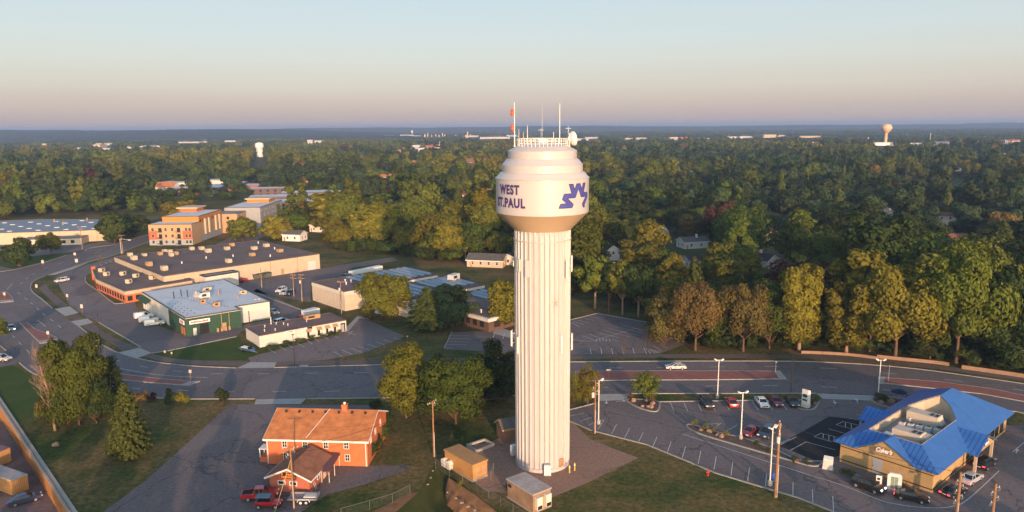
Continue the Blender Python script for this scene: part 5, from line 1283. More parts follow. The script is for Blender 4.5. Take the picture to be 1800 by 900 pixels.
for x in (-1.2,1.35):
    for s in (-1,1):
        wv_ = MB().tube([(x,s*.78-.13,.4),(x,s*.78+.13,.4)], .4, 16).build('wheel', M['black'], je, smooth=True, angle=40); MB().tube([(x,s*.78+s*.12,.4),(x,s*.78+s*.14,.4)], .24, 12).build('rim', M['rim'], wv_)
for s in (-.4,.4): MB().tube([(1.95,s,.9),(2.0,s,.9)], .12, 10).build('headlight', M['head'], je)
MB().box(1.95,2.1,-.75,.75,.5,.62).build('bumper', M['dark'], je)
# flatbed trailer
a,b = P(497,881), P(560,881); d = b-a
tr = thing('flatbed_trailer', 'grey flatbed trailer with twin axles in front of the small brick office', 'trailer', (a+b)/2, math.atan2(d.y,d.x)); Lh = d.length/2
M['deckgrey'] = mat('deck_grey', (.22,.23,.26), .7, .3, var=.25)
q = MB(); q.box(-Lh+1,Lh,-1,1,.62,.74); q.build('deck', M['deckgrey'], tr); q = MB(); q.box(-Lh+1,Lh,.96,1.03,.742,.98).box(-Lh+1,Lh,-1.03,-.96,.742,.9).box(Lh-.06,Lh,-.95,.95,.742,1.2); q.build('side_rail', M['steel'], tr)
q = MB(); q.tube([(-Lh+1,-.8,.6),(-Lh-.6,0,.55)], .06, 6); q.tube([(-Lh+1,.8,.6),(-Lh-.6,0,.55)], .06, 6); q.build('drawbar', M['dark'], tr)
for x in (.35,1.2):
    for s in (-1,1):
        wv_ = MB().tube([(x,s*1.12-.1,.36),(x,s*1.12+.1,.36)], .36, 16).build('wheel', M['black'], tr, smooth=True, angle=40); MB().tube([(x,s*1.12+s*.09,.36),(x,s*1.12+s*.12,.36)], .22, 12).build('rim', M['white'], wv_)
for s in (-1,1):
    q = MB(); n_ = 12; pts = []
    for (r0_) in (.46,.50):
        pass
    q.tube([(.775-.95+.0,s*1.12,.45),(.775-.75,s*1.12,.82),(.775+.75,s*1.12,.82),(.775+.95,s*1.12,.45)], .07, 6); q.build('mudguard', M['white'], tr)
MB().bbox(.6,2.6,-.5,.7,.742,.98,.05).build('covered_load', M['lgrey'], tr)
# tractor-trailer behind the solar office
fr0, re0 = P(604,483,0), P(683,467,0); fr1 = P(616,477.5,3.9); re1 = P(683,464,3.9); d = (fr1-re1); d.z = 0; d.normalize()
se = thing('semi_truck', 'long white box trailer with dark blue tractor parked behind the solar office', 'truck', (fr1.x,fr1.y,0), math.atan2(d.y,d.x))
Lt = 14.6
MB().bbox(-Lt,-.1,-1.28,1.28,1.15,4.0,.06).build('trailer_box', M['white'], se); q = MB(); q.box(-Lt,-.3,-1.0,1.0,.95,1.15); q.build('trailer_frame', M['dark'], se)
q = MB(); q.bbox(.6,2.6,-1.2,1.2,.9,3.4,.2); q.bbox(2.55,4.6,-1.0,1.0,.8,1.95,.2); q.build('tractor_cab', paint(COLS['navy'],'navy'), se)
q = MB(); q.box(2.58,2.62,-1.0,1.0,2.1,2.9); q.build('windscreen', M['cglass'], se)
for x in (-13.2,-12,-.6,.7,3.9):
    for s in (-1,1): 
        wv_ = MB().tube([(x,s*1.1-.2,.5),(x,s*1.1+.2,.5)], .5, 14).build('wheel', M['black'], se); MB().tube([(x,s*1.1+s*.19,.5),(x,s*1.1+s*.22,.5)], .28, 10).build('rim', M['rim'], wv_)
q = MB(); q.box(-.05,4.4,-.4,.4,.6,.85); q.build('chassis', M['dark'], se)
# box truck behind the animal hospital
a,b = P(556,561), P(530,568); d = b-a; bt = thing('box_truck', 'pale box truck parked behind the animal hospital roof', 'truck', (a+b)/2, math.atan2(d.y,d.x))
MB().bbox(-3.2,1.6,-1.2,1.2,.9,3.5,.08).build('cargo_box', M['whiteroof'], bt); MB().bbox(1.65,3.4,-1.0,1.0,.6,2.3,.25).build('cab', M['red'], bt); MB().box(2.9,3.45,-.9,.9,1.5,2.1).build('windscreen', M['cglass'], bt)
for x in (-2.2,2.4):
    for s in (-1,1): wv_ = MB().tube([(x,s*1.0-.15,.45),(x,s*1.0+.15,.45)], .45, 14).build('wheel', M['black'], bt); MB().tube([(x,s*1.0+s*.14,.45),(x,s*1.0+s*.17,.45)], .25, 10).build('rim', M['rim'], wv_)
# boat on a trailer
a,b = P(421,614), P(452,622); d = b-a; bo = thing('motorboat', 'blue motorboat with open white cockpit parked on the grass', 'boat', (a+b)/2, math.atan2(d.y,d.x))
q = MB(); st = [(-2.6,1.0,.95),(-1.2,1.08,.98),(.6,1.05,1.02),(1.8,.75,1.08),(2.7,.12,1.18)]; vs=[]; fs=[]
for x,w_,z in st: vs += [(x,-w_,z),(x,-w_*.75,.5),(x,0,.35),(x,w_*.75,.5),(x,w_,z),(x,w_*.86,z+.02),(x,w_*.72,.75),(x,-w_*.72,.75),(x,-w_*.86,z+.02)]
for i in range(len(st)-1):
    for k_ in range(9): fs.append((9*i+k_, 9*i+(k_+1)%9, 9*i+9+(k_+1)%9, 9*i+9+k_))
fs += [tuple(range(9)), tuple(range(9*(len(st)-1), 9*len(st)))]
q.add(vs, fs); q.build('hull', paint((.05,.11,.24),'boatblue'), bo); 
for x in (-1.9,-.9,.2): MB().bbox(x-.25,x+.25,-.6,.6,.76,1.15,.06).build('seat', M['lgrey'], bo)
MB().bbox(.7,.85,-.6,.6,.78,1.5,.02).build('windscreen', M['cglass'], bo); MB().bbox(-3.0,-2.62,-.2,.2,.5,1.45,.06).build('outboard_motor', M['dark'], bo)
q = MB(); q.tube([(-2.2,-.7,.4),(2.2,-.2,.4),(3.6,0,.45)], .05, 6); q.tube([(-2.2,.7,.4),(2.2,.2,.4),(3.6,0,.45)], .05, 6); t_ = q.build('boat_trailer', M['steel'], bo)
for s in (-1,1): MB().tube([(-.8,s*1.05-.08,.3),(-.8,s*1.05+.08,.3)], .3, 14).build('wheel', M['black'], t_)
# ================================================================== POLES, LAMPS, SIGNS, FENCES, SMALL THINGS
def utility_pole(label, px, py, ptop, arms=1, transformer=False, lampz=False, arm_rot=0, group='wooden utility poles', z0=0, r=.16, extra=0):
    b = P(px,py,z0); h = HT(b.x,b.y,ptop)-z0
    e = thing('utility_pole', label, 'utility pole', b, R(arm_rot), group)
    MB().tube([(0,0,-.3),(0,0,h*.5),(0,0,h)], [r,r*.85,r*.68], 10).build('pole', M['wood'], e)
    for k in range(arms):
        z = h-.35-k*1.1; q = MB(); q.box(-1.15,1.15,.11,.23,z-.07,z+.07); ar = q.build('crossarm', M['wood'], e); q = MB()
        for x in (-1.05,-.55,.55,1.05): q.lathe([(.05,z+.072),(.075,z+.12),(.05,z+.18),(.07,z+.22),(0,z+.3)], 8, c=(x,.17))
        q.build('insulator', M['lgrey'], ar)
    if transformer:
        q = MB(); q.lathe([(.0,h-3.1),(.26,h-3.05),(.28,h-2.2),(.2,h-2.1),(0,h-2.05)], 14, c=(-.45,0)); q.build('transformer', M['lgrey'], e, smooth=True, angle=40)
    if extra:
        q = MB(); random.seed(int(px))
        for k in range(extra):
            z = h-.6-k*.75; s = -1 if k%2 else 1
            q.tube([(0,0,z),(s*.4,-.1,z+.12),(s*.55,-.1,z-.05)], .028, 5); q.lathe([(.04,z+.08),(.07,z+.16),(.04,z+.34),(0,z+.38)], 7, c=(s*.42,-.1))
            q.tube([(s*.55,-.1,z-.05),(s*.62,-.1,z-.3),(s*.4,-.1,z-.4),(s*.32,-.1,z-.18)], .02, 4)
        q.build('line_hardware', M['lgrey'], e)
    q = MB(); q.tube([(.0,-r-.02,.05),(0,-r*.8-.02,h*.45)], .045, 5); q.build('cable_guard', M['lgrey'], e)
    return e, h
P1,h1 = utility_pole('tall wooden utility pole in front of the small brick office', 517,893,785, 1, False, arm_rot=15, extra=2)
P2,h2 = utility_pole('wooden utility pole left of the orange shed', 763,803,705, 1, False, arm_rot=55, extra=1)
P3,h3 = utility_pole('wooden utility pole paired with white lamp post right of the tower', 1045.5,762,670, 0, True, arm_rot=20, extra=3)
P4,h4 = utility_pole('thick wooden utility pole at the grass edge of the restaurant lot', 1363,874,743, 1, True, arm_rot=60, extra=4, r=.24)
P5,h5 = utility_pole('bright orange lit pole with hardware near the corner of the restaurant', 1679,925,830, 0, False, extra=6, r=.26)
P6,h6 = utility_pole('bright orange lit pole with one tilted arm in the lower right corner', 1741,935,850, 0, False, extra=4, r=.24)
P7,h7 = utility_pole('plain utility pole behind the green shop roof', 460.5,508,472, 0, group='distant utility poles')
P8,h8 = utility_pole('left of two crossarmed poles beside parked cars', 517,521,482, 2, group='distant utility poles', arm_rot=-20)
P9,h9 = utility_pole('right of two crossarmed poles, carrying a grey transformer', 531.5,530,482, 2, True, group='distant utility poles', arm_rot=-20)
P10,h10 = utility_pole('wooden pole against the pale corner of the solar office', 601,555,494, 1, True, group='distant utility poles', arm_rot=-20)
P11,h11 = utility_pole('leaning thick pole at the entrance of the left warehouse', 145,438,398, 2, group='distant utility poles', arm_rot=20)
P12,h12 = utility_pole('double pole with street lamp arm on the road edge by the shopping block', 216,446,413, 1, group='distant utility poles', arm_rot=20)
P13,h13 = utility_pole('pale pole behind the beige ranch house', 818,458,435, 1, group='distant utility poles')
q = MB(); q.tube([(-.6,0,0),(-.6,0,h12*.8)], .12, 6); q.tube([(-.6,0,h12*.8),(3.2,-.5,h12*.72)], .07, 5); q.bbox(2.8,3.8,-.7,-.3,h12*.70,h12*.74,.03); q.build('street_lamp_arm', M['lgrey'], P12)

def lamp_post(label, px, py, ptop, heads=2, m='white', group='white car park lamp posts', rot=0, base=True, r=.11):
    b = P(px,py); h = HT(b.x,b.y,ptop); e = thing('lamp_post', label, 'lamp post', b, R(rot), group)
    z0 = 0
    if base: MB().lathe([(.36,0),(.36,.75),(.30,.82),(0,.82)], 14).build('concrete_base', M['conc'], e); z0 = .8
    MB().tube([(0,0,z0),(0,0,h-.15)], [r,r*.75], 10).build('post', M[m], e)
    if heads:
        q = MB(); q.tube([(-.55*(heads>1),0,h-.12),(.55,0,h-.12)], .06, 6); q.build('bracket', M[m], e)
        for s in ((-1,1) if heads > 1 else (1,)):
            q = MB(); q.M = Matrix.Translation((s*.7,0,h-.02)) @ Matrix.Rotation(-s*R(32),4,'Y'); q.bbox(-.32,.32,-.24,.24,-.1,.12,.06); q.build('lamp_head', M[m], e)
    else:
        q = MB(); q.lathe([(.05,h-.15),(.28,h-.1),(.3,h),(.1,h+.1),(0,h+.1)], 12); q.build('lamp_head', M['dark' if m == 'dark' else m], e)
    return e
lamp_post('white lamp post rising from the grass strip between parked cars', 1261,700,632, 2, rot=0)
lamp_post('white twin headed lamp post on the rocky island beside the red sedan', 1302,772,689, 2, rot=10)
lamp_post('white twin headed lamp post beside the thick wooden pole', 1353,853,751, 2, rot=40)
lamp_post('white lamp post next to the restaurant patio', 1543,699,632, 2, rot=170)
lamp_post('white lamp post paired with the wooden pole right of the tower', 1052,745,668, 1, rot=30)
lamp_post('black street lamp beside the animal hospital lot', 518,644,588, 0, 'dark', 'black street lamps', base=False, r=.09)
lamp_post('black street lamp in front of the right parking lot', 1137.5,634,581, 0, 'dark', 'black street lamps', base=False, r=.09)
lamp_post('black street lamp behind the pylon sign', 1390,691,624, 0, 'dark', 'black street lamps', base=False, r=.09)
lamp_post('black street lamp by the trail near the white vans', 176,597,553, 0, 'dark', 'black street lamps', base=False, r=.09)
lamp_post('thin white post behind the restaurant on the median tip', 1561,674,643, 0, 'grey', 'thin median posts', base=False, r=.05)
lamp_post('thin grey post on the median left of the silver sedan', 1363,656,636, 0, 'grey', 'thin median posts', base=False, r=.05)

# traffic and roadside signs: pale backs on orange-lit posts
M['signback'] = mat('sign_back', (.45,.42,.38), .6, .3)
def road_sign(label, px, py, ptop, w=.75, h=.9, rot=0, m='signback', group='traffic signs along the road', cat='sign', name='road_sign'):
    b = P(px,py); H_ = HT(b.x,b.y,ptop); e = thing(name, label, cat, b, R(rot), group)
    MB().tube([(0,0,0),(0,0,H_-.05)], .055, 6).build('post', M['wood'], e); MB().bbox(-w*.38,w*.38,-.05,-.0,H_-h*.75,H_,.01).build('sign_panel', M[m], e); return e
road_sign('pale sign on the striped median tip near the bushes', 336,673,650, .8, 1.0)
road_sign('pale sign on the red median behind the poplars', 85.5,597,582, .9, 1.2)
road_sign('pale sign on the small red median at the left edge', 8.5,524,514, 1.0, 1.3)
road_sign('pale sign on the grass strip where the road bends', 64.5,507,500, 1.0, 1.5)
road_sign('pale sign on a dark post beside the striped lot', 119,528,517, .9, 1.3)
road_sign('pale larger sign at the driveway by the striped lot', 145,552,535, 1.1, 1.6)
road_sign('pale sign on the upper left median', 76,469,457, 1.3, 1.9)
road_sign('white round topped sign on the road near the wooden double pole', 135,464,455, 1.6, 2.0)
road_sign('white round sign above the other one on the upper road', 132,452,444, 1.4, 1.6)
road_sign('low white sign on the grass below the green shop', 290,622,616, .6, .8)
road_sign('lower white marker on the grass beside the low white sign', 302,625,618.5, .5, .7)
road_sign('small sign with white top on the median right of the tower', 1070,666,649, 1.4, .5)
road_sign('small white marker post at the corner of the animal hospital lot', 716,595,590, .6, .5)

# restaurant extras
py = P(1416,716); pyl = thing('pylon_sign', 'tall white pylon sign with curved top and dark ovals', 'sign', py, R(38))
q = MB(); n_ = 10; H_ = HT(py.x,py.y,684)
pr = [(-.55,.9),(.55,.9),(.55,H_-.6)]+[(.55-1.1*(1-math.cos(k*PI/2/n_)) , H_-.6+.6*math.sin(k*PI/2/n_)) for k in range(1,n_+1)]+[(-.55,H_-.3)]
vs = [(x*.9,-.65,z) for x,z in pr]+[(x*.9,.65,z) for x,z in pr]; n_ = len(pr)
q.add(vs, [tuple(range(n_)), tuple(range(n_,2*n_))]+[(k,(k+1)%n_,n_+(k+1)%n_,n_+k) for k in range(n_)]); q.build('sign_body', M['white'], pyl)
MB().bbox(-.55,.55,-.72,.72,0,.9,.05).build('base', M['whitewall'], pyl)
M['teal'] = mat('dark_teal_panel', (.02,.07,.08), .4, .4)
for sgn_ in (-1,1):
    pe = wallpt((sgn_*.5,0),(0,sgn_),(sgn_,0))
    oval(pe, 0, H_-1.25, 1.1, .75, .0, .03).build('sign_oval', M['teal'], pyl)
    obox(MB(), pe, -.52, .52, 1.5, H_-1.95, .0, .03).build('reader_board', M['teal'], pyl)
p = P(1571,864); mbd = thing('menu_board', 'white drive-through menu board with rounded top by the restaurant wall', 'menu board', p, R(-28))
q = MB(); pr = [(-1.0,.35),(1.0,.35),(1.0,2.7),(.7,3.0),(-.7,3.0),(-1.0,2.7)]; vs = [(x,-.2,z) for x,z in pr]+[(x,.2,z) for x,z in pr]; q.add(vs,[tuple(range(6)),tuple(range(6,12))]+[(k,(k+1)%6,6+(k+1)%6,6+k) for k in range(6)]); q.build('board', M['white'], mbd)
MB().box(-.9,.9,-.25,.25,0,.35).build('plinth', M['conc'], mbd); M['menu'] = mat('menu_panel_green', (.28,.36,.28), .4, .4, var=.4, vscale=3)
for s in (-.5,.02): MB().box(s,s+.45,-.24,-.202,.6,2.5).build('menu_panel', M['menu'], mbd)
p = P(1544,857); sgd = thing('drive_sign', 'small white sign with dark symbols beside the black queueing vehicle', 'sign', p, R(-28)); MB().bbox(-.42,.42,-.08,.08,.5,2.0,.03).build('panel', M['white'], sgd); MB().box(-.3,.3,-.05,.05,0,.5).build('stand', M['grey'], sgd)
for z in (.75,1.3): MB().box(-.25,.15,-.1,-.081,z,z+.35).build('symbol', M['dark'], sgd)
p = P(1455,824); wb = thing('white_cabinet', 'white slanted utility cabinet at the tip of the planted island', 'cabinet', p, R(-30)); q = MB(); q.add([(-.75,-.5,.1),(.75,-.5,.1),(.75,.5,.1),(-.75,.5,.1),(-.7,-.45,1.75),(.7,-.45,1.75),(.7,.45,2.05),(-.7,.45,2.05)],[(0,3,2,1),(4,5,6,7),(0,1,5,4),(1,2,6,5),(2,3,7,6),(3,0,4,7)]); q.build('cabinet_body', M['white'], wb); MB().box(-.9,.9,-.6,.6,0,.1).build('base', M['conc'], wb); MB().box(-.6,.6,-.512,-.5,.3,1.6).build('door', M['whitewall'], wb)
p = P(1579,706); um = thing('patio_umbrella', 'navy patio umbrella over table behind the restaurant', 'umbrella', p)
MB().tube([(0,0,0),(0,0,2.7)], .04, 8).build('pole', M['lgrey'], um); MB().lathe([(1.6,2.05),(1.55,2.1),(.8,2.5),(0,2.75)], 8).build('canopy', mat('navy_canvas',(.012,.02,.06),.8), um); MB().lathe([(.6,.70),(.6,.75),(0,.75)], 20).build('table_top', M['grey'], um)
# hydrant
p = P(1244,836); hy = thing('fire_hydrant', 'red fire hydrant on the grass below the parking kerb', 'fire hydrant', p)
MB().lathe([(.2,0),(.2,.06),(.14,.08),(.14,.62),(.18,.64),(.18,.7),(.13,.82),(0,.9)], 14).build('barrel', M['red'], hy, smooth=True, angle=40); q = MB(); q.tube([(-.26,0,.5),(.26,0,.5)], .07, 8); q.tube([(0,-.27,.45),(0,0,.45)], .09, 8); q.build('outlet', M['red'], hy); MB().lathe([(.05,.88),(.05,.98),(0,.98)], 6).build('operating_nut', M['red'], hy)
# small blue box by the thick pole
p = P(1358,845); bb_ = thing('blue_cabinet', 'narrow blue cabinet behind the thick wooden pole', 'cabinet', p, R(20)); MB().bbox(-.3,.3,-.25,.25,.08,1.4,.04).build('cabinet_body', mat('blue_box',(.03,.08,.3),.5), bb_); MB().box(-.33,.33,-.28,.28,0,.08).build('base', M['conc'], bb_)
# rocks
def rock(label, px, py, s, seed, m='rockm', grp='landscape boulders', z=.12, sq=.7):
    rnd = random.Random(seed); bm = bmesh.new(); bmesh.ops.create_icosphere(bm, subdivisions=2, radius=1)
    for v in bm.verts:
        k = .8+.35*rnd.random()+.15*math.sin(v.co.x*4+seed); v.co = Vector((v.co.x*k, v.co.y*k*.8, max(-.25,v.co.z*k*sq)))*s
    me = bpy.data.meshes.new('boulder'); bm.to_mesh(me); bm.free(); me.materials.append(M[m]); o = bpy.data.objects.new('boulder', me); COL.objects.link(o); p = P(px,py); o.location = (p.x,p.y,z+.2*s); o.rotation_euler.z = seed
    return tag(o, label, 'boulder', grp)
M['rockm'] = mat('pink_granite', (.34,.21,.15), .9, .2, var=.35, vscale=2)
for i,(x,y,s,l) in enumerate([(1113,706,.7,'left'),(1129,716,.45,'front left'),(1143,717,.75,'front'),(1147,711,.6,'rear right'),(1136,706,.4,'middle')]):
    rock('rounded pink boulder, %s one under the small tree on the lot island' % l, x, y, s, i+1)
for i,(x,y,s,l) in enumerate([(1231,757,.5,'leftmost'),(1247,760,.55,'second'),(1262,766,.5,'middle'),(1268,769,.6,'fourth'),(1398,812,.6,'rightmost')]):
    rock('pale boulder on the long island, %s of the row' % l, x, y, s, i+11)
for i,(x,y,s) in enumerate([(1408,712,.5),(1433,711,.45),(1548,710,.7),(1566,708,.9)]): rock(['boulder left of the pylon sign','boulder right of the pylon sign','boulder on the left part of the restaurant patio','large flat boulder below the navy umbrella'][i], x, y, s, i+31)
rock('pale stump-like stone on the lawn below the bare tree', 99,783,.7, 51, z=0)
rng = random.Random(4); M['rubble'] = mat('rubble_stone', (.26,.24,.22), .9, .2, var=.3, vscale=3); RL = [(752,850),(757,838),(760,826),(748,829),(786,862),(801,872),(812,880),(822,887),(834,893),(845,899)]
for i,(x,y) in enumerate(RL): rock('pale rubble stone on the bank, %s going down from the pole' % ['first','second','third','fourth','fifth','sixth','seventh','eighth','ninth','tenth'][i], x, y, rng.uniform(.18,.32), 60+i, 'rubble', 'rubble stones on the bank', -.4 if i > 3 else -.2)
# dumpsters and such behind the shop block
for i,(x,y) in enumerate([(452,490),(469,488)]):
    p = P(x,y); e = thing('dumpster', ['grey green dumpster at the shopping block wall','second grey green dumpster, right one at the shopping block wall'][i], 'dumpster', p, R(46), 'dumpsters'); q = MB(); q.add([(-1.4,-.8,.15),(1.4,-.8,.15),(1.4,.8,.15),(-1.4,.8,.15),(-1.6,-.95,1.7),(1.6,-.95,1.7),(1.6,.95,2.1),(-1.6,.95,2.1)],[(0,3,2,1),(4,5,6,7),(0,1,5,4),(1,2,6,5),(2,3,7,6),(3,0,4,7)]); q.build('bin', mat('dumpster_paint',(.11,.13,.10),.8,var=.3), e); MB().box(-1.6,1.6,-.95,.2,1.78,1.9).build('lid', M['dark'], e)
# fences -----------------------------------------------------------
def fence(label, pts, h, name='chain_link_fence', z=0):
    q = [P(*p) for p in pts]; e = thing(name, label, 'fence', q[0]); o = q[0]; mesh = MB()
    M_ = M['mesh']
    for a,b in zip(q,q[1:]):
        L = (b-a).length; n = max(1,int(L/2.4))
        for k in range(n+1):
            p = a.lerp(b,k/n)-o
            if k < n or b is q[-1]: MB().tube([(p.x,p.y,-.3),(p.x,p.y,h)], .035, 6).build('fence_post', M['chain'], e)
        a_, b_ = a-o, b-o; r = MB(); r.tube([(a_.x,a_.y,h-.03),(b_.x,b_.y,h-.03)], .03, 5); r.build('top_rail', M['chain'], e)
        d = (b_-a_); nst = int(L/.3)
        for k in range(nst):
            for s in (-1,1):
                t0 = k/nst; t1 = t0+s*h/L*.9
                z1_ = h
                if t1 < 0: z1_ = h*t0/(h/L*.9); t1 = 0
                if t1 > 1: z1_ = h*(1-t0)/(h/L*.9); t1 = 1
                p0 = a_+d*t0; p1 = a_+d*t1; mesh.tube([(p0.x,p0.y,.03),(p1.x,p1.y,max(.05,z1_))], .006, 3, cap=False)
    mesh.build('chain_mesh', M['chain'], e); return e
M['mesh'] = M['steel']
fence('chain-link fence along the bank in front of both equipment sheds', [(766,822),(790,838),(838,864),(880,890),(925,918)], 1.5)
fence('chain-link gate section beside the orange shed doors', [(838,864),(862,846),(868,830)], 1.8)
fence('chain-link fence above the pale earth strip at the bottom', [(721,868),(690,884),(650,896),(600,910)], 1.5)
# low walls behind the right-hand trail
def low_wall(label, pts, h, t=.4):
    q = W(cr(pts,4)); o = q[0]; s = strip('retaining_wall', [(a-o[0],b-o[1]) for a,b in q], t, 0, h, M['lowwall'], 0, True); s.location = (o[0],o[1],0); return tag(s, label, 'wall', 'low walls by the trail')
M['lowwall'] = brickmat('tan_wall_block', (.26,.17,.11), (.29,.19,.125), (.22,.14,.1), 1.5)
low_wall('long low tan wall behind the trail, left one at the foot of the tall trees', [(1408,621),(1450,622.5),(1500,626),(1545,632)], .7)
low_wall('low tan wall behind the trail in the middle of the right-hand trees', [(1541,629),(1590,634),(1640,639),(1668,643)], .8)
low_wall('low tan wall behind the trail, rightmost and longest', [(1690,648),(1740,655),(1800,664),(1930,686)], .9)
# overhead wires
def wire(label, a, b, sag):
    a = Vector(a); b = Vector(b); pts = []
    for k in range(15): t = k/14; p = a.lerp(b,t); p.z -= sag*4*t*(1-t); pts.append(p-a)
    o = MB().tube(pts, .03, 4).build('overhead_wire', M['dark']); o.location = a; return tag(o, label, 'wire', 'overhead wires')
def topof(e, h, dx=0, dz=0): v = Matrix.Rotation(e.rotation_euler.z,4,'Z') @ Vector((dx,.17,0)); return (e.location.x+v.x, e.location.y+v.y, h-.1+dz)
wire('upper wire from the office pole to the pole left of the orange shed', topof(P1,h1,-.5), topof(P2,h2,-.5), 1.2)
wire('lower wire from the office pole to the pole left of the orange shed', topof(P1,h1,.5,-.9), topof(P2,h2,.5,-.9), 1.6)
wire('wire running from the shed pole behind the tower to the lamp paired pole', topof(P2,h2,0), topof(P3,h3,0), 1.0)
wire('wire from the lamp paired pole to the thick pole in the restaurant lot', topof(P3,h3,0), topof(P4,h4,0), 1.2)
wire('wire between the two orange lit poles and the thick wooden pole', topof(P4,h4,.5), topof(P5,h5,0), .8)
w0 = P1.location; g_ = P(478,917); o = MB().tube([(0,0,0),(g_.x-w0.x,g_.y-w0.y,-h1*.8)], .035, 5).build('guy_wire', mat('yellow_guard',(.5,.4,.15),.6)); o.location = (w0.x,w0.y,h1*.8); tag(o, 'yellowish guy wire slanting down left from the office pole', 'wire')
# ================================================================== TREES
LM = {
 'green': leafmat('leaves_green', (0.067,0.100,0.014)), 'olive': leafmat('leaves_olive', (.098,.118,.015)),
 'golden': leafmat('leaves_golden', (.142,.140,.015)), 'dark': leafmat('leaves_dark', (0.036,0.059,0.013)),
 'russet': leafmat('leaves_russet_olive', (.115,.098,.026), .02), 'rust': leafmat('leaves_rust', (0.147,0.109,0.033), .02), 'plum': leafmat('leaves_plum', (0.064,0.028,0.020), .01),
 'needle': leafmat('needles', (0.062,0.080,0.016), .015, .2, .1), 'bluegreen': leafmat('leaves_bluegreen', (0.044,0.074,0.029))}
TONE = {'green':'green','olive':'olive green','golden':'golden green','dark':'dark green','rust':'russet','russet':'russet olive','plum':'plum','needle':'needled','bluegreen':'blue green'}

def leaf_mesh(name, pts, nrm, size, rng, mat_):
    """many small leaf clumps: one folded rhombus per point"""
    n = len(pts); r = rng.normal(size=(n,3)); nn = nrm*1.0+r*.38; nn /= np.linalg.norm(nn,axis=1,keepdims=True)+1e-9
    t = np.cross(nn, rng.normal(size=(n,3))); t /= np.linalg.norm(t,axis=1,keepdims=True)+1e-9
    b = np.cross(nn, t); s = size*rng.uniform(.6,1.35,size=(n,1))
    v = np.empty((n,4,3)); v[:,0] = pts-t*s; v[:,1] = pts-b*s*.62+nn*s*.15; v[:,2] = pts+t*s; v[:,3] = pts+b*s*.62+nn*s*.15
    me = bpy.data.meshes.new(name); me.vertices.add(4*n); me.vertices.foreach_set('co', v.reshape(-1).astype('f4'))
    me.loops.add(4*n); me.loops.foreach_set('vertex_index', np.arange(4*n, dtype='i4'))
    me.polygons.add(n); me.polygons.foreach_set('loop_start', np.arange(0,4*n,4,dtype='i4')); me.polygons.foreach_set('loop_total', np.full(n,4,'i4'))
    me.materials.append(mat_); me.update(calc_edges=True); me.validate(); return me

def lobes_round(rng, h, rx, base, n):
    """clumps of a broad crown; returns centres, radii (metres)"""
    cz = (h+base)/2; rz = (h-base)/2; C = []; Rr = []
    for i in range(n):
        u = rng.uniform(-.75,1); a = i*2.4+rng.uniform(-.5,.5); q = math.sqrt(max(0,1-u*u)); k = rng.uniform(.5,.86)
        C.append((rx*q*k*math.cos(a), rx*q*k*math.sin(a), cz+rz*u*k)); Rr.append(rx*(rng.uniform(.2,.36) if n > 15 else rng.uniform(.3,.46)))
    C.append((0,0,cz)); Rr.append(rx*.5); return np.array(C), np.array(Rr)
def lobes_tall(rng, h, rx, base, n):
    C = []; Rr = []
    for i in range(n):
        t = (i+.5)/n; z = base+(h-base)*(.06+.88*t); a = i*2.4+rng.uniform(-.6,.6); wid = rx*(.5+.75*math.sin(PI*min(1,t*1.05+.12))**.8)
        k = rng.uniform(.25,.62); C.append((wid*k*math.cos(a), wid*k*math.sin(a), z)); Rr.append(rx*rng.uniform(.24,.42)*(1.15-.5*t))
    return np.array(C), np.array(Rr)
def lobes_vase(rng, h, rx, base, n):     # cottonwood: several upswept plumes
    C = []; Rr = []
    m = max(4, n//4)
    for j in range(m):
        a = j*2*PI/m+rng.uniform(-.4,.4); top = h*rng.uniform(.78,1.0); out = rx*rng.uniform(.25,.7)
        for t in (.15,.42,.7,.95):
            z = base+(top-base)*t; o = out*(.45+.55*t); C.append((o*math.cos(a),o*math.sin(a),z)); Rr.append(rx*rng.uniform(.26,.38)*(1.1-.4*t))
    return np.array(C), np.array(Rr)
def crown_from_lobes(rng, C, Rr, nleaf, droop=0):
    wts = Rr**2; wts /= wts.sum(); idx = rng.choice(len(C), nleaf, p=wts)
    d = rng.normal(size=(nleaf,3)); d[:,2] += .25; d /= np.linalg.norm(d,axis=1,keepdims=True)
    rad = Rr[idx]*np.where(rng.random(nleaf)<.8, rng.uniform(.78,1.08,nleaf), rng.uniform(.3,.8,nleaf))
    # ragged clumps: radius modulated by a lumpy function of direction
    rad = rad*(1+.16*np.sin(d[:,0]*7+idx)*np.sin(d[:,1]*6+idx*2)*np.cos(d[:,2]*5))
    p = C[idx]+d*rad[:,None]*np.array([1,1,.85])
    dist = np.linalg.norm(p[:,None,:]-C[None],axis=2)/Rr[None]; dist[np.arange(nleaf),idx] = 9
    keep = dist.min(1) > .72; p, d = p[keep], d[keep]
    cen = C.mean(0); o = p-cen; o /= np.linalg.norm(o,axis=1,keepdims=True)+1e-9
    return p, d*.7+o*.5
def limbs(h, base, C, rng, m, rt, lean=0):
    q = MB(); top = base+(h-base)*.55
    q.tube([(0,0,-.3),(.05*lean,0,base*.6),(.1*lean,0,base),(.12*lean,.05,top)], [rt*1.25,rt,rt*.85,rt*.3], 8)
    for c in C[::max(1,len(C)//9)]:
        z0 = base*.75+(c[2]-base)*.25; q.tube([(0.05,0,max(base*.6,z0)),(c[0]*.5,c[1]*.5,(max(base*.6,z0)+c[2])/2),(c[0]*.9,c[1]*.9,c[2])], [rt*.5,rt*.3,rt*.08], 5)
    return q.build('trunk_mesh', M[m], smooth=True).data
PROTO = {}
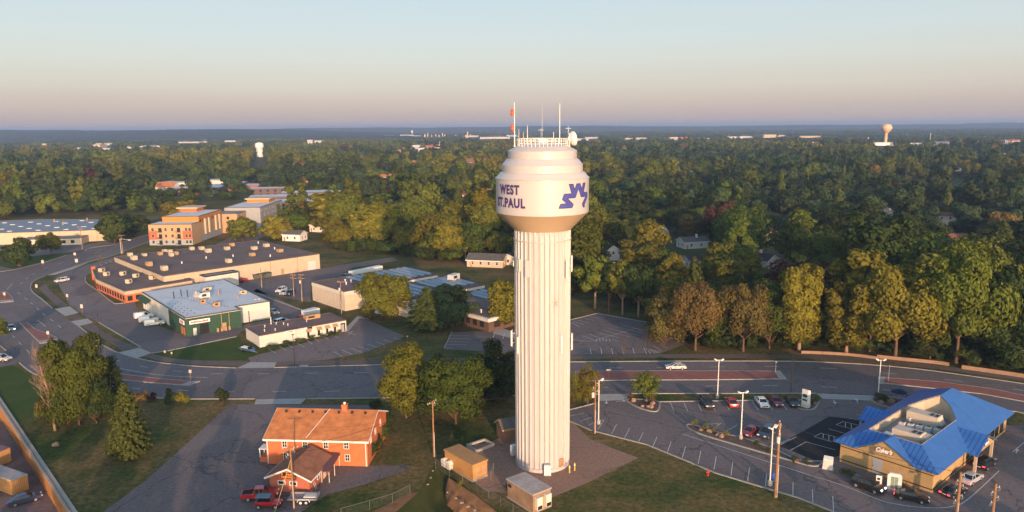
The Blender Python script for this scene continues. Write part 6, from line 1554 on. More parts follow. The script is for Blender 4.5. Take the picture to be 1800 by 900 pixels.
def proto(kind, seed, nleaf=5200, size=.34):
    key = (kind, seed, nleaf)
    if key in PROTO: return PROTO[key]
    rng = np.random.default_rng(seed*7+len(kind)); m = 'bark'
    h = 14.
    if kind == 'round': rx, base = 5.4, 1.7; C,Rr = lobes_round(rng, h, rx, base, 34); 
    elif kind == 'broad': rx, base = 7.4, 1.9; C,Rr = lobes_round(rng, h*.98, rx, base, 44)
    elif kind == 'tall': rx, base = 4.0, 1.3; C,Rr = lobes_tall(rng, h, rx, base, 38)
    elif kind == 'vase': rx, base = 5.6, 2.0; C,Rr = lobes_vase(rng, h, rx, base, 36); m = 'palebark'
    elif kind == 'high': rx, base = 5.2, 4.0; C,Rr = lobes_round(rng, h, rx, base, 30)
    elif kind == 'low': rx, base = 5.6, -1.2; C,Rr = lobes_round(rng, h, rx, base, 40)
    elif kind == 'lowtall': rx, base = 4.2, -.3; C,Rr = lobes_tall(rng, h, rx, base, 42)
    elif kind == 'shrub': rx, base, h = 1.6, .1, 2.6; C,Rr = lobes_round(rng, h, rx, base, 10)
    if kind == 'conifer':
        P_, N_ = [], []; lay = 30
        for i in range(lay):
            t = i/(lay-1); z = .9+(h-.9)*t; r = 4.3*(1-t)**.62*min(1,.55+t*3)+.12
            nb = max(4, int(16*(1-t)+4))
            for j in range(nb):
                a = 2*PI*(j+rng.random())/nb+i; L = r*rng.uniform(.75,1.12); k = max(2,int(nleaf/(lay*13)))
                for s in np.sqrt(rng.uniform(.12,1,k)):
                    P_.append((L*s*math.cos(a)+rng.normal()*.10, L*s*math.sin(a)+rng.normal()*.10, z-L*s*.22+rng.normal()*.10+ .12*s)); N_.append((math.cos(a)*.6, math.sin(a)*.6, .7))
        P_, N_ = np.array(P_), np.array(N_); tr = MB(); tr.tube([(0,0,-.2),(0,0,h*.6),(0,0,h*.96)], [.24,.14,.03], 8); tm = tr.build('t', M['bark'], smooth=True); tme = tm.data
        cm = leaf_mesh('crown_conifer', P_, N_, size*.85, rng, LM['needle']); bpy.data.objects.remove(tm)
    else:
        P_, N_ = crown_from_lobes(rng, C, Rr, nleaf); cm = leaf_mesh('crown_'+kind, P_, N_, size if kind != 'shrub' else .16, rng, LM['green'])
        tm0 = limbs(h, base, C, rng, m, .30 if kind != 'shrub' else .05); tme = tm0
    for o in [o for o in bpy.data.objects if o.data == tme]: bpy.data.objects.remove(o)
    ext = np.abs(P_).max(0); PROTO[key] = (cm, tme, h if kind != 'shrub' else 2.6, max(ext[0],ext[1])); return PROTO[key]

TREES = []        # every individual tree
def add_tree(label, x, y, height, width, kind, leaf, seed=1, nleaf=5200, size=.34, group=None, rot=None, name='tree', cat='tree', z=0, bark=None):
    cm, tm, h0, r0 = proto(kind, seed, nleaf, size)
    sz = height/h0; sx = width/2/r0
    e = thing(name, label, cat, (x,y,z), rot if rot is not None else (x*1.7+y*2.3)%6.28, group); e.scale = (sx,sx,sz)
    t = bpy.data.objects.new('trunk' if kind != 'shrub' else 'stems', tm); COL.objects.link(t); t.parent = e
    c = bpy.data.objects.new('crown' if kind != 'shrub' else 'foliage', cm); COL.objects.link(c); c.parent = e
    c.material_slots[0].link = 'OBJECT'; c.material_slots[0].material = LM[leaf]
    if bark: t.material_slots[0].link = 'OBJECT'; t.material_slots[0].material = M[bark]
    TREES.append(e); return e
def tree_px(label, px, py, ptop, wpx, kind, leaf, seed=1, nleaf=12000, size=.25, **kw):
    p = P(px,py); h = HT(p.x,p.y,ptop); dep = (p-Vector((0,0,H))).dot(FV); return add_tree(label, p.x, p.y, h, wpx/F*dep, kind, leaf, seed, nleaf, size, **kw)

T = tree_px
T('largest olive poplar of the clump on the left lawn', 140,747,572,116,'low','olive',2,28000,.20)
T('olive poplar leaning out of the top left of the clump on the left lawn', 112,738,592,58,'lowtall','green',4,11000,.25)
T('dark poplar on the right side of the clump on the left lawn', 196,722,625,62,'lowtall','dark',2,8000,.25,bark='palebark')
T('dark lower tree filling the front left of the poplar clump', 120,746,652,76,'low','dark',3,14000,.2)
T('dark lower tree filling the front right of the poplar clump', 170,744,655,80,'low','dark',4,14000,.2)
T('thick green conifer standing alone on the left lawn', 229,802,678,84,'conifer','needle',1,15000,.28,name='conifer_tree')
T('bright olive pyramidal tree left of the dark round tree by the road', 714,735,596,116,'low','golden',5,20000,.21)
T('large dark olive round tree by the road left of the tower', 801,745,607,142,'low','green',6,26000,.21)
T('dark green tree half hidden behind the water tower column', 880,705,598,112,'low','dark',7,16000,.24)
T('dark green tree between the two roadside trees', 765,705,620,60,'low','dark',8,6000,.32)
T('golden tree directly right of the water tower column', 1033,712,638,54,'low','golden',9,7000,.26)
T('golden tree touching the right edge of the tower column', 1008,712,652,40,'low','golden',4,5000,.26)
T('small olive tree on the rocky lot island', 1136,704,653,60,'round','olive',2,6000,.24)
T('big tree with golden top in front of the solar office', 676,560,470,104,'low','golden',6,20000,.25)
T('grey green tree in front of the solar office lot', 795,578,496,104,'low','bluegreen',3,18000,.25)
T('dark spreading conifer left of the grey green tree', 752,578,506,84,'conifer','needle',2,10000,.34,name='conifer_tree')
T('golden tree by the entrance of the solar office', 882,577,495,66,'vase','golden',4,9000,.34)
T('dark tree on the lawn by the left warehouse lot', 36,470,416,62,'low','dark',1,5000,.5)
T('brown green tree in front of the left warehouse office', 90,448,408,48,'broad','olive',2,5000,.5)
T('dark olive tree cut by the left picture edge', -4,606,556,50,'round','olive',5,5000,.34)
T('russet and olive tree, largest at the corner of the right parking lot', 1222,616,497,118,'broad','rust',3,22000,.26)
T('russet olive tree at the left end of the parking lot row', 1170,606,502,90,'low','russet',8,15000,.26)
T('olive and brown tree behind the black lamp post by the trail', 1306,618,494,112,'broad','russet',5,20000,.26)
T('tall golden tree standing alone above the white twin lamp', 1404,617,460,112,'vase','golden',3,24000,.26)
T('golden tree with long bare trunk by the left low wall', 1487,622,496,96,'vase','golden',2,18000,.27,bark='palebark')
T('broad golden tree over the low wall, centre of the right-hand row', 1573,630,458,176,'broad','golden',4,32000,.27)
T('tall dark tree with golden top right of the broad golden one', 1680,640,436,176,'broad','olive',6,32000,.27)
T('dark tree at the right end of the roadside row', 1752,640,452,150,'low','dark',2,24000,.28)
T('dark tree between the lone tall tree and the bare trunk tree', 1445,608,490,100,'low','dark',9,9000,.40)
T('dark tree between russet parking trees', 1262,608,490,100,'low','green',6,9000,.40)
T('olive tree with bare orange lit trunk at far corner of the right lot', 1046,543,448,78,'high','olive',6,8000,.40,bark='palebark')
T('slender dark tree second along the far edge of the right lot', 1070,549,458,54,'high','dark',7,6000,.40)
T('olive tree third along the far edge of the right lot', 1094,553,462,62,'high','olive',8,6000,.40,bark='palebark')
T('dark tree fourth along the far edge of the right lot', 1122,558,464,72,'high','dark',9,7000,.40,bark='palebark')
T('rounded olive tree in front of the apartment side wall', 427,424,377,58,'low','olive',2,5000,.55)
T('rounded golden tree right of the apartments', 487,420,375,64,'low','golden',5,5000,.55)
T('orange lit conical tree right of the apartments', 533,402,360,48,'conifer','rust',3,5000,.8,name='conifer_tree')
T('big rounded golden tree with several stems beyond the conical orange tree', 598,408,338,92,'vase','golden',6,8000,.6)
T('pale green tree at the left back of the apartments', 312,392,354,64,'vase','golden',2,5000,.6)
T('dark tree cluster left half beside the warehouse end wall', 202,428,370,58,'low','dark',3,6000,.5)
T('dark tree cluster right half beside the road by the apartments', 237,414,372,62,'low','dark',5,6000,.5)
T('golden tree in the middle of the woods above the animal hospital', 786,456,386,68,'round','golden',7,6500,.5)
T('young thin tree left of the other sapling behind the orange shed', 794,790,757,13,'tall','green',6,700,.16,name='sapling')
T('young thin tree right of the other sapling behind the orange shed', 813,788,764,12,'tall','green',7,600,.16,name='sapling')
T('orange leaved sapling at the front of the right parking lot', 1097,625,596,12,'tall','rust',8,600,.2,name='sapling')
T('thin sapling by the road near the shopping block corner', 178,463,442,9,'tall','golden',9,500,.3,name='sapling')
T('dark shrub mass, shade put into its leaves, between the round roadside tree and the tower', 852,704,626,96,'low','dark',4,12000,.24)  # stands for shrubs in shade; the dark leaves carry that shade
T('green tree filling the gap between the olive tree and the lone tall golden tree', 1352,613,500,90,'low','green',3,14000,.28)
T('olive tree behind the bare trunk by the left low wall', 1528,618,468,100,'broad','olive',2,16000,.28)
T('green tree between the broad golden tree and the tall dark one', 1634,632,474,100,'low','green',2,16000,.28)
T('dark tree cut by the right picture edge above the trail', 1800,650,470,110,'broad','dark',3,14000,.28)
# shrubs
S = lambda l,px,py,pt,w,leaf,seed=1,n=1500: T(l,px,py,pt,w,'shrub',leaf,seed,n,.2,name='shrub',cat='shrub')
S('dark round shrub, left of the three by the road on the left lawn', 300,711,683,26,'dark',1)
S('golden low shrub beside the dark round shrub', 322,710,687,26,'golden',2)
S('dark round shrub alone near the left parking lot corner', 392,711,682,32,'dark',3)
S('dark low shrub behind the conifer', 268,705,690,20,'plum',4); S('brownish low shrub right behind the poplar clump', 248,706,688,30,'rust',5)
S('orange twiggy shrub at the foot of the bare tree', 82,736,690,36,'rust',1); S('green shrub left of the bare tree', 70,738,712,22,'green',2)
S('dark hedge shrub nearest along the right wall of the brick building', 656,806,778,26,'dark',3); S('dark hedge shrub second along the right wall of the brick building', 664,790,760,26,'dark',4); S('dark hedge shrub third along the right wall of the brick building', 673,774,742,26,'dark',5); S('dark hedge shrub at the back right corner of the brick building', 682,752,722,28,'dark',1); S('dark shrub behind the brick building by the road', 660,720,700,24,'dark',2)
S('yellow green shrub on the fence in front of the orange shed', 808,861,845,16,'golden',3,700); S('green climber at the rear left of the tan shed', 893,868,848,14,'green',4,700)
for i,(x,w) in enumerate([(505,26),(528,22),(548,20),(566,18),(583,20),(596,16),(478,22)]):
    S('shrub in the bed along the animal hospital front, %s' % ['below the sign','left of the first awning','right of the first awning','under the second awning','under the third awning','under the last awning','at its left end'][i], x, 606-(x-505)*.20+(4 if x<500 else 0), 598-(x-505)*.20, w, 'green' if i%2 else 'dark', i%5+1, 700)
S('white flowering bush at the path by the solar office', 648,560,551,24,'golden',2,800)
for i,(x,y,w,l) in enumerate([(1220,749,14,'golden'),(1240,756,14,'olive'),(1256,761,13,'golden'),(1276,769,16,'golden'),(1330,787,12,'green'),(1350,796,12,'green'),(1396,813,16,'dark'),(1416,818,16,'dark')]):
    S('ornamental shrub on the long island, %s from its left tip' % ['first','second','third','fourth','fifth','sixth','seventh','eighth'][i], x, y, y-14, w, l, i%5+1, 500)
for i,(x,y,w,l,n) in enumerate([(1108,702,14,'rust','left of the small island tree'),(1148,706,14,'rust','right of the small island tree'),(1424,711,16,'dark','beside the pylon sign'),(1436,707,14,'green','right of the pylon sign'),(1546,702,20,'green','left end of the restaurant patio'),(1556,706,18,'dark','beside the patio umbrella'),(1600,706,18,'green','right of the patio umbrella')]):
    S('low planting '+n, x, y, y-13, w, l, i%5+1, 600)
for i,(x,y,w) in enumerate([(1483,834,20),(1497,838,18),(1590,862,22),(1605,868,16)]):
    S('green bush against the restaurant front wall, %s' % ['leftmost','second from left','right of the menu board','rightmost of the front'][i], x, y, y-13, w, 'green' if i<2 else 'rust', i+1, 700)
# bare birch
bp = P(97,757); bt_ = thing('bare_tree', 'bare leafless tree glowing orange beside the poplar clump', 'tree', bp)
q = MB(); hB = HT(bp.x,bp.y,610); rnd = random.Random(8); lx = -2.2
trunk = [(lx*t*t, 0, hB*t) for t in (0,.2,.4,.6,.8,1)]; q.tube(trunk, [.26,.22,.18,.13,.09,.04], 8); q.build('trunk', M['palebark'], bt_, smooth=True); q = MB()
def branch(p, d, L, r, dep):
    pts = [p]; rs = [r]; dd = Vector(d)
    for k in range(4): dd = (dd+Vector((rnd.uniform(-.18,.18),rnd.uniform(-.18,.18),.10))).normalized(); pts.append(pts[-1]+dd*L/4); rs.append(r*(1-.22*(k+1)))
    q.tube(pts, rs, 5 if dep else 3)
    if dep > 0:
        for k in range(5):
            i = rnd.randint(1,4); a = rnd.uniform(0,6.28); nd = (dd+Vector((math.cos(a),math.sin(a),rnd.uniform(-.1,.6)))*.8).normalized(); branch(pts[i], nd, L*rnd.uniform(.4,.6), r*.5, dep-1)
for k in range(44):
    t = .22+.76*k/44; a = k*2.4; L = 4.2*(1.12-t)+.7; branch(Vector((lx*t*t,0,hB*t)), (math.cos(a)*.6,math.sin(a)*.6,.95), L, .075*(1.25-t), 2)
q.build('branches', M['palebark'], bt_)
SHADE = [(x_,y_,h_,w_) for x_,y_,h_,w_ in [(-84,42,12,13),(-72,44,12.5,13),(-64,46,13,12),(-52,44,13,12),(-45,46,13,12),(-38,45,13,11),(-31,48,13.5,10),(-24,48,14.5,10),(-14,44,10.5,9),(-4,40,8,9),(62,40,11,12),(72,44,11.5,12),(84,40,12,13),(97,48,12,13),(110,44,13,14),(124,52,13,13),(138,48,14,14),(152,60,14,14),(101,66,11,11),(112,70,11,11)]]
N_EXPL = len(TREES)

# ------------------------------------------------------------------ wooded suburbs
yl = [(-200,392),(0,387),(75,383),(190,380),(200,372),(240,372),(268,380),(290,376),(345,360),(470,350),(484,385),(505,398),(520,418),(560,443),(640,446),(700,449),(745,459),(800,463),(880,484),(905,494),(1003,538),(1050,545),(1139,561),(1175,586),(1216,600),(1228,617),(1400,614),(1550,625),(1690,641),(1900,676),(2100,715)]
yx = np.array([p[0] for p in yl]); yy_ = np.array([p[1] for p in yl])
def inpoly(x, y, poly):
    c = False; j = len(poly)-1
    for i in range(len(poly)):
        if (poly[i][1] > y) != (poly[j][1] > y) and x < (poly[j][0]-poly[i][0])*(y-poly[i][1])/(poly[j][1]-poly[i][1])+poly[i][0]: c = not c
        j = i
    return c
CLEAR = [[(1190,290),(1240,289),(1315,296),(1320,303),(1290,307),(1200,304)],[(1550,314),(1660,316),(1790,320),(1770,340),(1660,352),(1580,334)],
         [(312,331),(465,323),(465,336),(430,341),(330,346)],[(562,470),(600,452),(700,450),(690,462),(640,470)],[(505,352),(575,346),(575,358),(500,362)],[(1010,525),(1045,535),(1050,548),(1005,560)],
         [(1590,470),(1620,478),(1610,500),(1585,490)]]
FARB = []      # far buildings are declared in the next file but cleared here
EOF_MARK = 1
# ================================================================== FAR BUILDINGS, TOWERS, WOODS
def farb(name, label, cat, px, py, w, d, h, rot, wm, rm, kind='flat', wins=0, group=None, zr=None):
    o = P(px,py); e = thing(name, label, cat, o, R(rot), group)
    if kind == 'flat': flat_block(e, [(-w/2,0),(w/2,0),(w/2,d),(-w/2,d)], h, wm, rm, para=.2)
    else: gable(e, -w/2, w/2, 0, d, h, zr or h*1.6, wm, rm, .5, 'x')
    f = wallpt((-w/2,0),(1,0),(0,-1))
    for r_ in range(max(1,int(h//3)) if wins else 0):
        for k in range(wins): obox(MB(), f, w*(k+.6)/(wins+.2)-.9, w*(k+.6)/(wins+.2)+.9, .9+r_*3, 2.5+r_*3, .004, .05).build('window', M['glass'], e)
    FARB.append((px,py,w,h)); return e
B = farb
M['mauvebrick'] = brickmat('mauve_brick', (.12,.085,.085), (.14,.10,.095), (.14,.11,.10), 1.)
B('commercial_block','flat white roofed brick block behind the apartments penthouse','building', 338,343,46,30,6,8,'mauvebrick','whiteroof',wins=6)
B('commercial_block','long low white roofed mall wing left of its orange lit end','building', 385,337,70,26,5,4,'brickdk','whiteroof',wins=8)
B('commercial_block','orange lit brick block with white roof by the light poles','building', 407,336,18,24,7,4,'mauvebrick','whiteroof',wins=4)
B('commercial_block','small white roofed building left of the mall','building', 308,330,34,24,5,10,'whitewall','whiteroof')
B('commercial_block','white roofed building highest behind the mall','building', 368,325,50,24,4.5,5,'whitewall','whiteroof')
B('apartment_block','purple brick apartment block with pale flat roof right of the orange apartments','building', 532,371,42,24,6.5,14,'mauvebrick','whiteroof',wins=8)
B('apartment_block','second purple apartment block just behind the first one','building', 512,361,60,22,6.5,14,'mauvebrick','whiteroof',wins=9)
B('apartment_block','third pale roofed apartment block behind the other two','building', 548,353,46,22,6.5,14,'mauvebrick','whiteroof',wins=7)
B('apartment_block','pale roofed apartment block left of the round trees','building', 478,345,36,18,6.5,14,'mauvebrick','whiteroof',wins=6)
B('house','house with sunlit salmon roof among trees above the apartment blocks','house', 553,328,22,16,5,12,'orangewall','shingle_o','gable',zr=9)
B('house','long low house with salmon roof further right','house', 690,318,60,14,4,6,'cream','shingle_o','gable',zr=7)
B('house','white gable house with shaded blue side above the apartment blocks','house', 592,313,16,14,7,10,'white','shingle_g','gable',zr=11)
B('apartment_block','long tan apartment building with brown hip roof, left half near the tower','building', 832,296,62,18,8,-8,'cream','shingle_b','gable',8,zr=13)
B('apartment_block','long tan apartment building with brown hip roof, right half near the tower','building', 867,295,52,18,8,-4,'cream','shingle_b','gable',7,zr=13)
B('house','long pale house with flat roof left of the tower tank','house', 762,320,46,14,4,0,'cream','greyroof')
B('house','house with pale roof directly left of the tower lettering','house', 846,352,34,14,4,-10,'cream','shingle_b','gable',zr=8)
B('house','grey roofed house above the animal hospital woods','house', 715,297,40,16,4.5,2,'whitewall','shingle_g','gable',zr=8)
B('house','salmon lit house row left of the tower','house', 750,293,40,14,5,2,'orangewall','shingle_o','gable',zr=9)
B('house','white house left of the grey roofed far house','house', 640,285,18,16,7,8,'white','shingle_g','gable',zr=11)
B('maintenance_shed','long white roofed shed at the golf green','shed', 1203,309,50,16,4,-6,'whitewall','whiteroof')
B('maintenance_shed','small white building on the golf green','shed', 1196,301,18,12,4,0,'white','whiteroof')
B('house','white roofed house by the meadow on the far right','house', 1707,301,36,22,5,-15,'whitewall','whiteroof')
B('house','pale house below the far golden water tower','building', 1553,256,60,30,8,0,'white','whiteroof')
B('house','grey white house right of the far golden water tower','house', 1655,262,44,30,9,-10,'whitewall','greyroof','gable',zr=16)
B('house','grey white house behind the trees at right of the far tower','house', 1613,256,40,20,7,-10,'whitewall','whiteroof')
# valley and horizon strips
rnd = random.Random(21)
FARL = [(18,269.5,90,8,'white','at the left edge of the valley'),(62,263,90,7,'white','right of the leftmost valley sheds'),(77,257,60,15,'pink','standing tallest in the left valley'),(103,261.5,60,10,'white','just right of the tall pinkish one'),(125,264,120,9,'white','in the valley middle'),(150,263,130,10,'white','right of the valley middle'),(170,262,50,22,'pink','short and tall right of the valley middle'),(181,255.5,190,12,'white','long one highest in the valley'),(195,263.5,120,8,'white','below the long one'),(232,261,70,9,'white','left of three bright sheds'),(248,261,110,12,'white','left of the brightest pair'),(258,260,80,12,'white','right of the brightest pair'),(276,259.5,80,10,'white','alone right of the brightest pair'),(330,251.5,220,9,'white','thin strip in the blue hillside'),(355,250.5,120,8,'white','right part of the thin strip'),(405,249.5,150,10,'white','bright strip below the ridge'),
 (545,253,45,24,'white','stepped mill, left block'),(559,254,60,22,'white','stepped mill, right block'),(675,241,260,18,'white','left of the refinery'),(715,241,180,22,'white','bright at the left end of the refinery'),(730,241.5,140,16,'white','below the dark topped tower'),(870,244,330,14,'white','long strip left of the tower roof'),(900,240,200,14,'white','behind the red bulbs'),(826,241,220,14,'white','at the right end of the refinery'),(1020,247,150,12,'white','right of the dish'),(1040,244,150,12,'white','right of the dish and slightly higher'),(1110,245,120,10,'pink','left of the two orange ones'),(1128,245,110,12,'pink','close left of the orange ones'),(1187,246,100,18,'pink','left orange hall'),(1206,247,90,20,'orange','right orange hall'),(1242,247,60,14,'pink','between orange halls and the white cluster'),(1290,243,140,12,'white','left of the white cluster'),(1312,243,130,14,'white','in the white cluster'),(1353,242,130,22,'pink','red roofed school like block'),(1375,240,110,12,'pink','right of the red roofed block'),(1425,242,240,12,'red','long red roofed strip'),(1490,219,260,14,'white','on the horizon left of the golden tower'),(1690,222,300,16,'white','on the horizon right of the golden tower'),(1040,228,240,14,'white','on the horizon right of the antenna'),(1105,229,260,14,'white','higher horizon strip at the centre right')]
WM = {'white':'white','pink':'cream','orange':'orangewall','red':'cream'}; RM_ = {'white':'whiteroof','pink':'shingle_o','orange':'shingle_o','red':'shingle_o'}
M['farwhite'] = mat('bright_metal_siding', (.45,.45,.46), .6, .3)
for px,py,w,h,c,l in FARL: B('far_warehouse', {'white':'distant white hall, ','pink':'distant pinkish hall, ','orange':'distant orange hall, ','red':'distant hall, '}[c]+l, 'hall', px, py, w*.42, 40, h*.6, rnd.uniform(-4,4), 'farwhite' if c == 'white' else WM[c], RM_[c], group='distant halls on the horizon')
# small bright houses in the middle distance
HS = [(623,268),(668,272),(676,270),(716,267),(742,268),(757,262),(766,261),(776,267),(838,273),(290,341),(1330,262),(1345,264),(1368,265),(1765,253),(1777,252),(1788,252),(1760,281),(1790,279),(700,272),(730,262)]
for i,(px,py) in enumerate(HS):
    side = 'left of the tower' if px < 950 else 'right of the tower'
    B('house', 'tiny far sunlit house %s, %s of its scatter' % (side, ['first','second','third','fourth','fifth','sixth','seventh','eighth','ninth','tenth','eleventh','twelfth','thirteenth','fourteenth','fifteenth'][[q for q in sorted(HS) if (q[0]<950)==(px<950)].index((px,py))]), 'house', px, py, 16 if py>262 else 26, 12, 6, rnd.uniform(-25,25), ['white','cream','orangewall'][i%3], ['shingle_o','whiteroof','shingle_b'][i%3], 'gable', group='far houses in the trees', zr=10)
# water towers far off
def far_tower(label, px, pyb, pyt, kind, wpx, m):
    o = P(px,pyb); dep = (o-Vector((0,0,H))).dot(FV); h = HT(o.x,o.y,pyt); w = wpx/F*dep/2
    e = thing('far_water_tower', label, 'water tower', o)
    if kind == 'can':
        MB().lathe([(w*.78,0),(w*.78,h*.58)], 20).build('column', M[m], e, smooth=True, angle=30); MB().lathe([(w*.78,h*.58),(w,h*.66),(w,h*.86),(w*.9,h*.93),(w*.2,h),(0,h)], 24).build('tank', M[m], e, smooth=True, angle=30)
    else:
        MB().lathe([(w*.42,0),(w*.3,h*.08),(w*.27,h*.45),(w*.34,h*.55)], 20).build('stem', M[m], e, smooth=True, angle=50); MB().lathe([(w*.34,h*.55),(w*.6,h*.63),(w*.95,h*.74),(w,h*.82),(w*.9,h*.91),(w*.55,h*.98),(0,h)], 28).build('tank', M[m], e, smooth=True, angle=60)
    FARB.append((px,pyb,w*2,-1)); return e
M['peach'] = mat('peach_paint', (.62,.42,.26), .5, .3)
far_tower('small white can shaped water tower among trees at left', 457,276,250,'can',14.5,'white')
far_tower('golden bulb shaped water tower with slim stem at far right', 1556,254,217.5,'bulb',18.5,'peach')
far_tower('tiny peach water tower at the right end of the horizon', 1790.5,222.5,213,'can',6.5,'peach')
far_tower('tiny white water tower on the horizon left of centre', 592.5,231,223.5,'bulb',4,'white')
far_tower('dark capped white water tower left of the refinery', 724.5,238,229,'can',3.5,'white')
far_tower('white dot of a water tower on the left ridge', 108,230,227,'bulb',3,'white'); far_tower('white dot of a water tower on the ridge above the valley', 395,227,224.5,'bulb',5,'white')
far_tower('tiny white tower on the horizon right of the main tower', 1182,225,221,'can',2.5,'white')
for i,(px,t,w,l) in enumerate([(747,236,3,'leftmost'),(752,233.5,2,'second'),(759,237,2,'third'),(766,236,2.5,'fourth'),(772,237,2,'fifth'),(778,234,2,'sixth'),(782,236.5,3,'seventh'),(801,237,2.5,'eighth'),(819,237,2,'ninth'),(822,231,2.2,'tallest, right end'),(827,236,2,'rightmost')]):
    o = P(px,243); dep = (o-Vector((0,0,H))).dot(FV); h = HT(o.x,o.y,t); w_ = w/F*dep/2
    e = thing('refinery_stack', 'distant pinkish refinery stack, %s of the cluster' % l, 'chimney', o, 0, 'refinery stacks'); MB().lathe([(w_*1.3,0),(w_,h*.3),(w_*.8,h)], 10).build('shaft', M['peach'], e); MB().lathe([(w_*1.6,0),(w_*1.6,h*.25),(0,h*.3)],10).build('vessel', M['cream'], e)
for px,pyb,pt,l in [(1428,270,249,'left of the golden water tower, nearer one'),(1525,258,241,'just left of the golden water tower'),(1634,258,234,'right of the golden water tower'),(773,262,249,'left of the main tower'),(1285,258,243,'between the main and the golden tower'),(1163,237,231,'short pair left one'),(1170,237,230.5,'short pair right one')]:
    o = P(px,pyb); h = HT(o.x,o.y,pt); e = thing('far_mast', 'distant grey mast '+l, 'mast', o, 0, 'distant masts'); MB().tube([(0,0,0),(0,0,h)], [1.0,.5], 6).build('shaft', M['lgrey'], e); MB().tube([(-2.5,0,h*.93),(2.5,0,h*.93)], .35, 5).build('crossarm', M['lgrey'], e)

# ridge and far land
def hill_mat(nt, b, tc, src):
    g = noise(nt, tc, .012, 8, .35, .65, rough=.75); g2 = noise(nt, tc, .06, 6, .3, .7)
    c = mixcol(nt, g, (.022,.038,.014), (.06,.06,.022)); c = mixcol(nt, 1., c, mixcol(nt, g2, (.5,.5,.5), (1.3,1.3,1.3)), 'MULTIPLY'); nt.links.new(c, b.inputs['Base Color'])
M['hills'] = mat('wooded_hills', (.03,.04,.015), 1., .0, build=hill_mat)
rng = np.random.default_rng(5)
def hills(y0, y1, ny, x0, x1, nx, hf, name):
    xs = np.linspace(x0,x1,nx); ys = np.linspace(y0,y1,ny); vs = []; fs = []
    for j,y in enumerate(ys):
        for i,x in enumerate(xs): vs.append((x, y, hf(x,y,j/(ny-1))+rng.uniform(0,7)*(0 < j)))
    for j in range(ny-1):
        for i in range(nx-1): fs.append((j*nx+i, j*nx+i+1, (j+1)*nx+i+1, (j+1)*nx+i))
    q = MB(); q.add(vs, fs); return struct(q.build(name, M['hills'], fix=False))
def sn(x): return .5+.5*math.sin(x)
hills(3300,5600,46,-5600,-300,190, lambda x,y,t: max(-2, (38+9*sn(x*.0011)+7*sn(x*.0031+1)+3*sn(x*.011))*min(1,max(0,(t-.12)/.5))**.8*min(1,max(0,(-300-x)/1500))-1), 'hills')
hills(6200,9000,20,-9000,9000,260, lambda x,y,t: (30+14*sn(x*.0008+2)+9*sn(x*.0023)+4*sn(x*.008))*min(1,t*2.2)-2, 'hills')

# woods ---------------------------------------------------------------
gx = []
rs = random.Random(77)
def grid(d0, d1, cell, cls, amax=.80):
    n = int(d1/cell)+2; out = []
    for j in range(int(d0*.6/cell), n):
        for i in range(-int(d1*.85/cell), int(d1*.85/cell)+1):
            x = (i+rs.uniform(-.42,.42)+.5*(j%2))*cell; y = (j+rs.uniform(-.42,.42))*cell; D = math.hypot(x,y)
            if not (d0 <= D < d1) or abs(math.atan2(x,y)) > amax*.83: continue
            px, py = Q(x,y)
            if py > np.interp(px, yx, yy_): continue
            if any(inpoly(px,py,c) for c in CLEAR): continue
            out.append((x,y,D,px,py,cls))
    return out
cand = grid(180,440,12.6,0)+grid(440,1000,13,1)+grid(1000,2000,14,2)+grid(2000,3400,26,3)+grid(3400,6200,46,4)
# sight lines to houses and far buildings, and their footprints, stay open
HB = [(px,py,w,d) for _,px,py,w,d in HOUSE_OBJ]
def blocked(c):
    x,y,D,px,py,cls = c
    tp = 20*F/D                      # tree height in photo pixels
    for hx,hy,w,d in HB:
        hd = math.hypot(*P(hx,hy)[:2]); wp = w*F/hd/2
        if abs(px-hx) < wp+5*F/D*.7 and hy-6-d*F*H/hd/hd*1.15 < py < hy+tp*.5: return True
    for hx,hy,w,h in FARB:
        hd = math.hypot(*P(hx,hy)[:2]); wp = w*F/hd/2
        if hd > 7000: continue
        if abs(px-hx) < wp+(18 if cls >= 3 else 9 if h < 0 else 4)*F/D and hy-F*H*22/hd/hd < py < hy+max(1.5,tp*(1.25 if h < 0 else .85 if hd > 1800 else .26 if h < 9 else .5)): return True
    return False
cand = [c for c in cand if not blocked(c)]
ex = [(o.location.x,o.location.y) for o in TREES]
def near_ex(c): return c[2] < 420 and any((c[0]-a)**2+(c[1]-b)**2 < 30 for a,b in ex)
cand = [c for c in cand if not near_ex(c)]
cand.sort(key=lambda c: c[2])
LMK = [('the solar office',740,480),('the right parking lot',1100,575),('the low walls by the trail',1600,640),('the beige ranch house',852,455),('the apartments',420,390),('the warehouse',100,395),('the shopping block',480,440),('the tower column',955,470),('the blue grey gabled house',1672,440),('the stacked white houses',1560,388),('the long charcoal roofed house',1358,468),('the tiny white gabled house',1078,452),('the pinkish tan house',1352,420),('the lone tall golden tree',1404,540),('the golden roadside row',1573,540),('the tower lettering',900,345),('the star emblem',1008,345),('the cream garage',1782,620),('the two storey white house',1662,388),('the purple apartment block',532,368)]
NIND = 300-sum(1 for o in TREES if o['category']=='tree')-1
inds = cand[:NIND]; rest = cand[NIND:]
def pick(c, r):
    x,y,D,px,py,cls = c
    nz = math.sin(x*.013+1.3)+math.sin(y*.009+x*.005)+r.uniform(-1.3,1.3)+(.25 if x < 20 else -.55)  # right side shifted to darker leaves, shade put into the colour
    leaf = 'golden' if nz > 1.75 else 'olive' if nz > .75 else 'green' if nz > -.45 else 'dark' if nz > -1.5 else 'bluegreen'
    q = r.random()
    if q < .018: leaf = 'rust'
    elif q < .035: leaf = 'plum'
    kind = r.choice(['round','broad','low','broad','round','vase','tall','broad'])
    if r.random() < .08: kind, leaf = 'conifer', 'needle'
    return kind, leaf
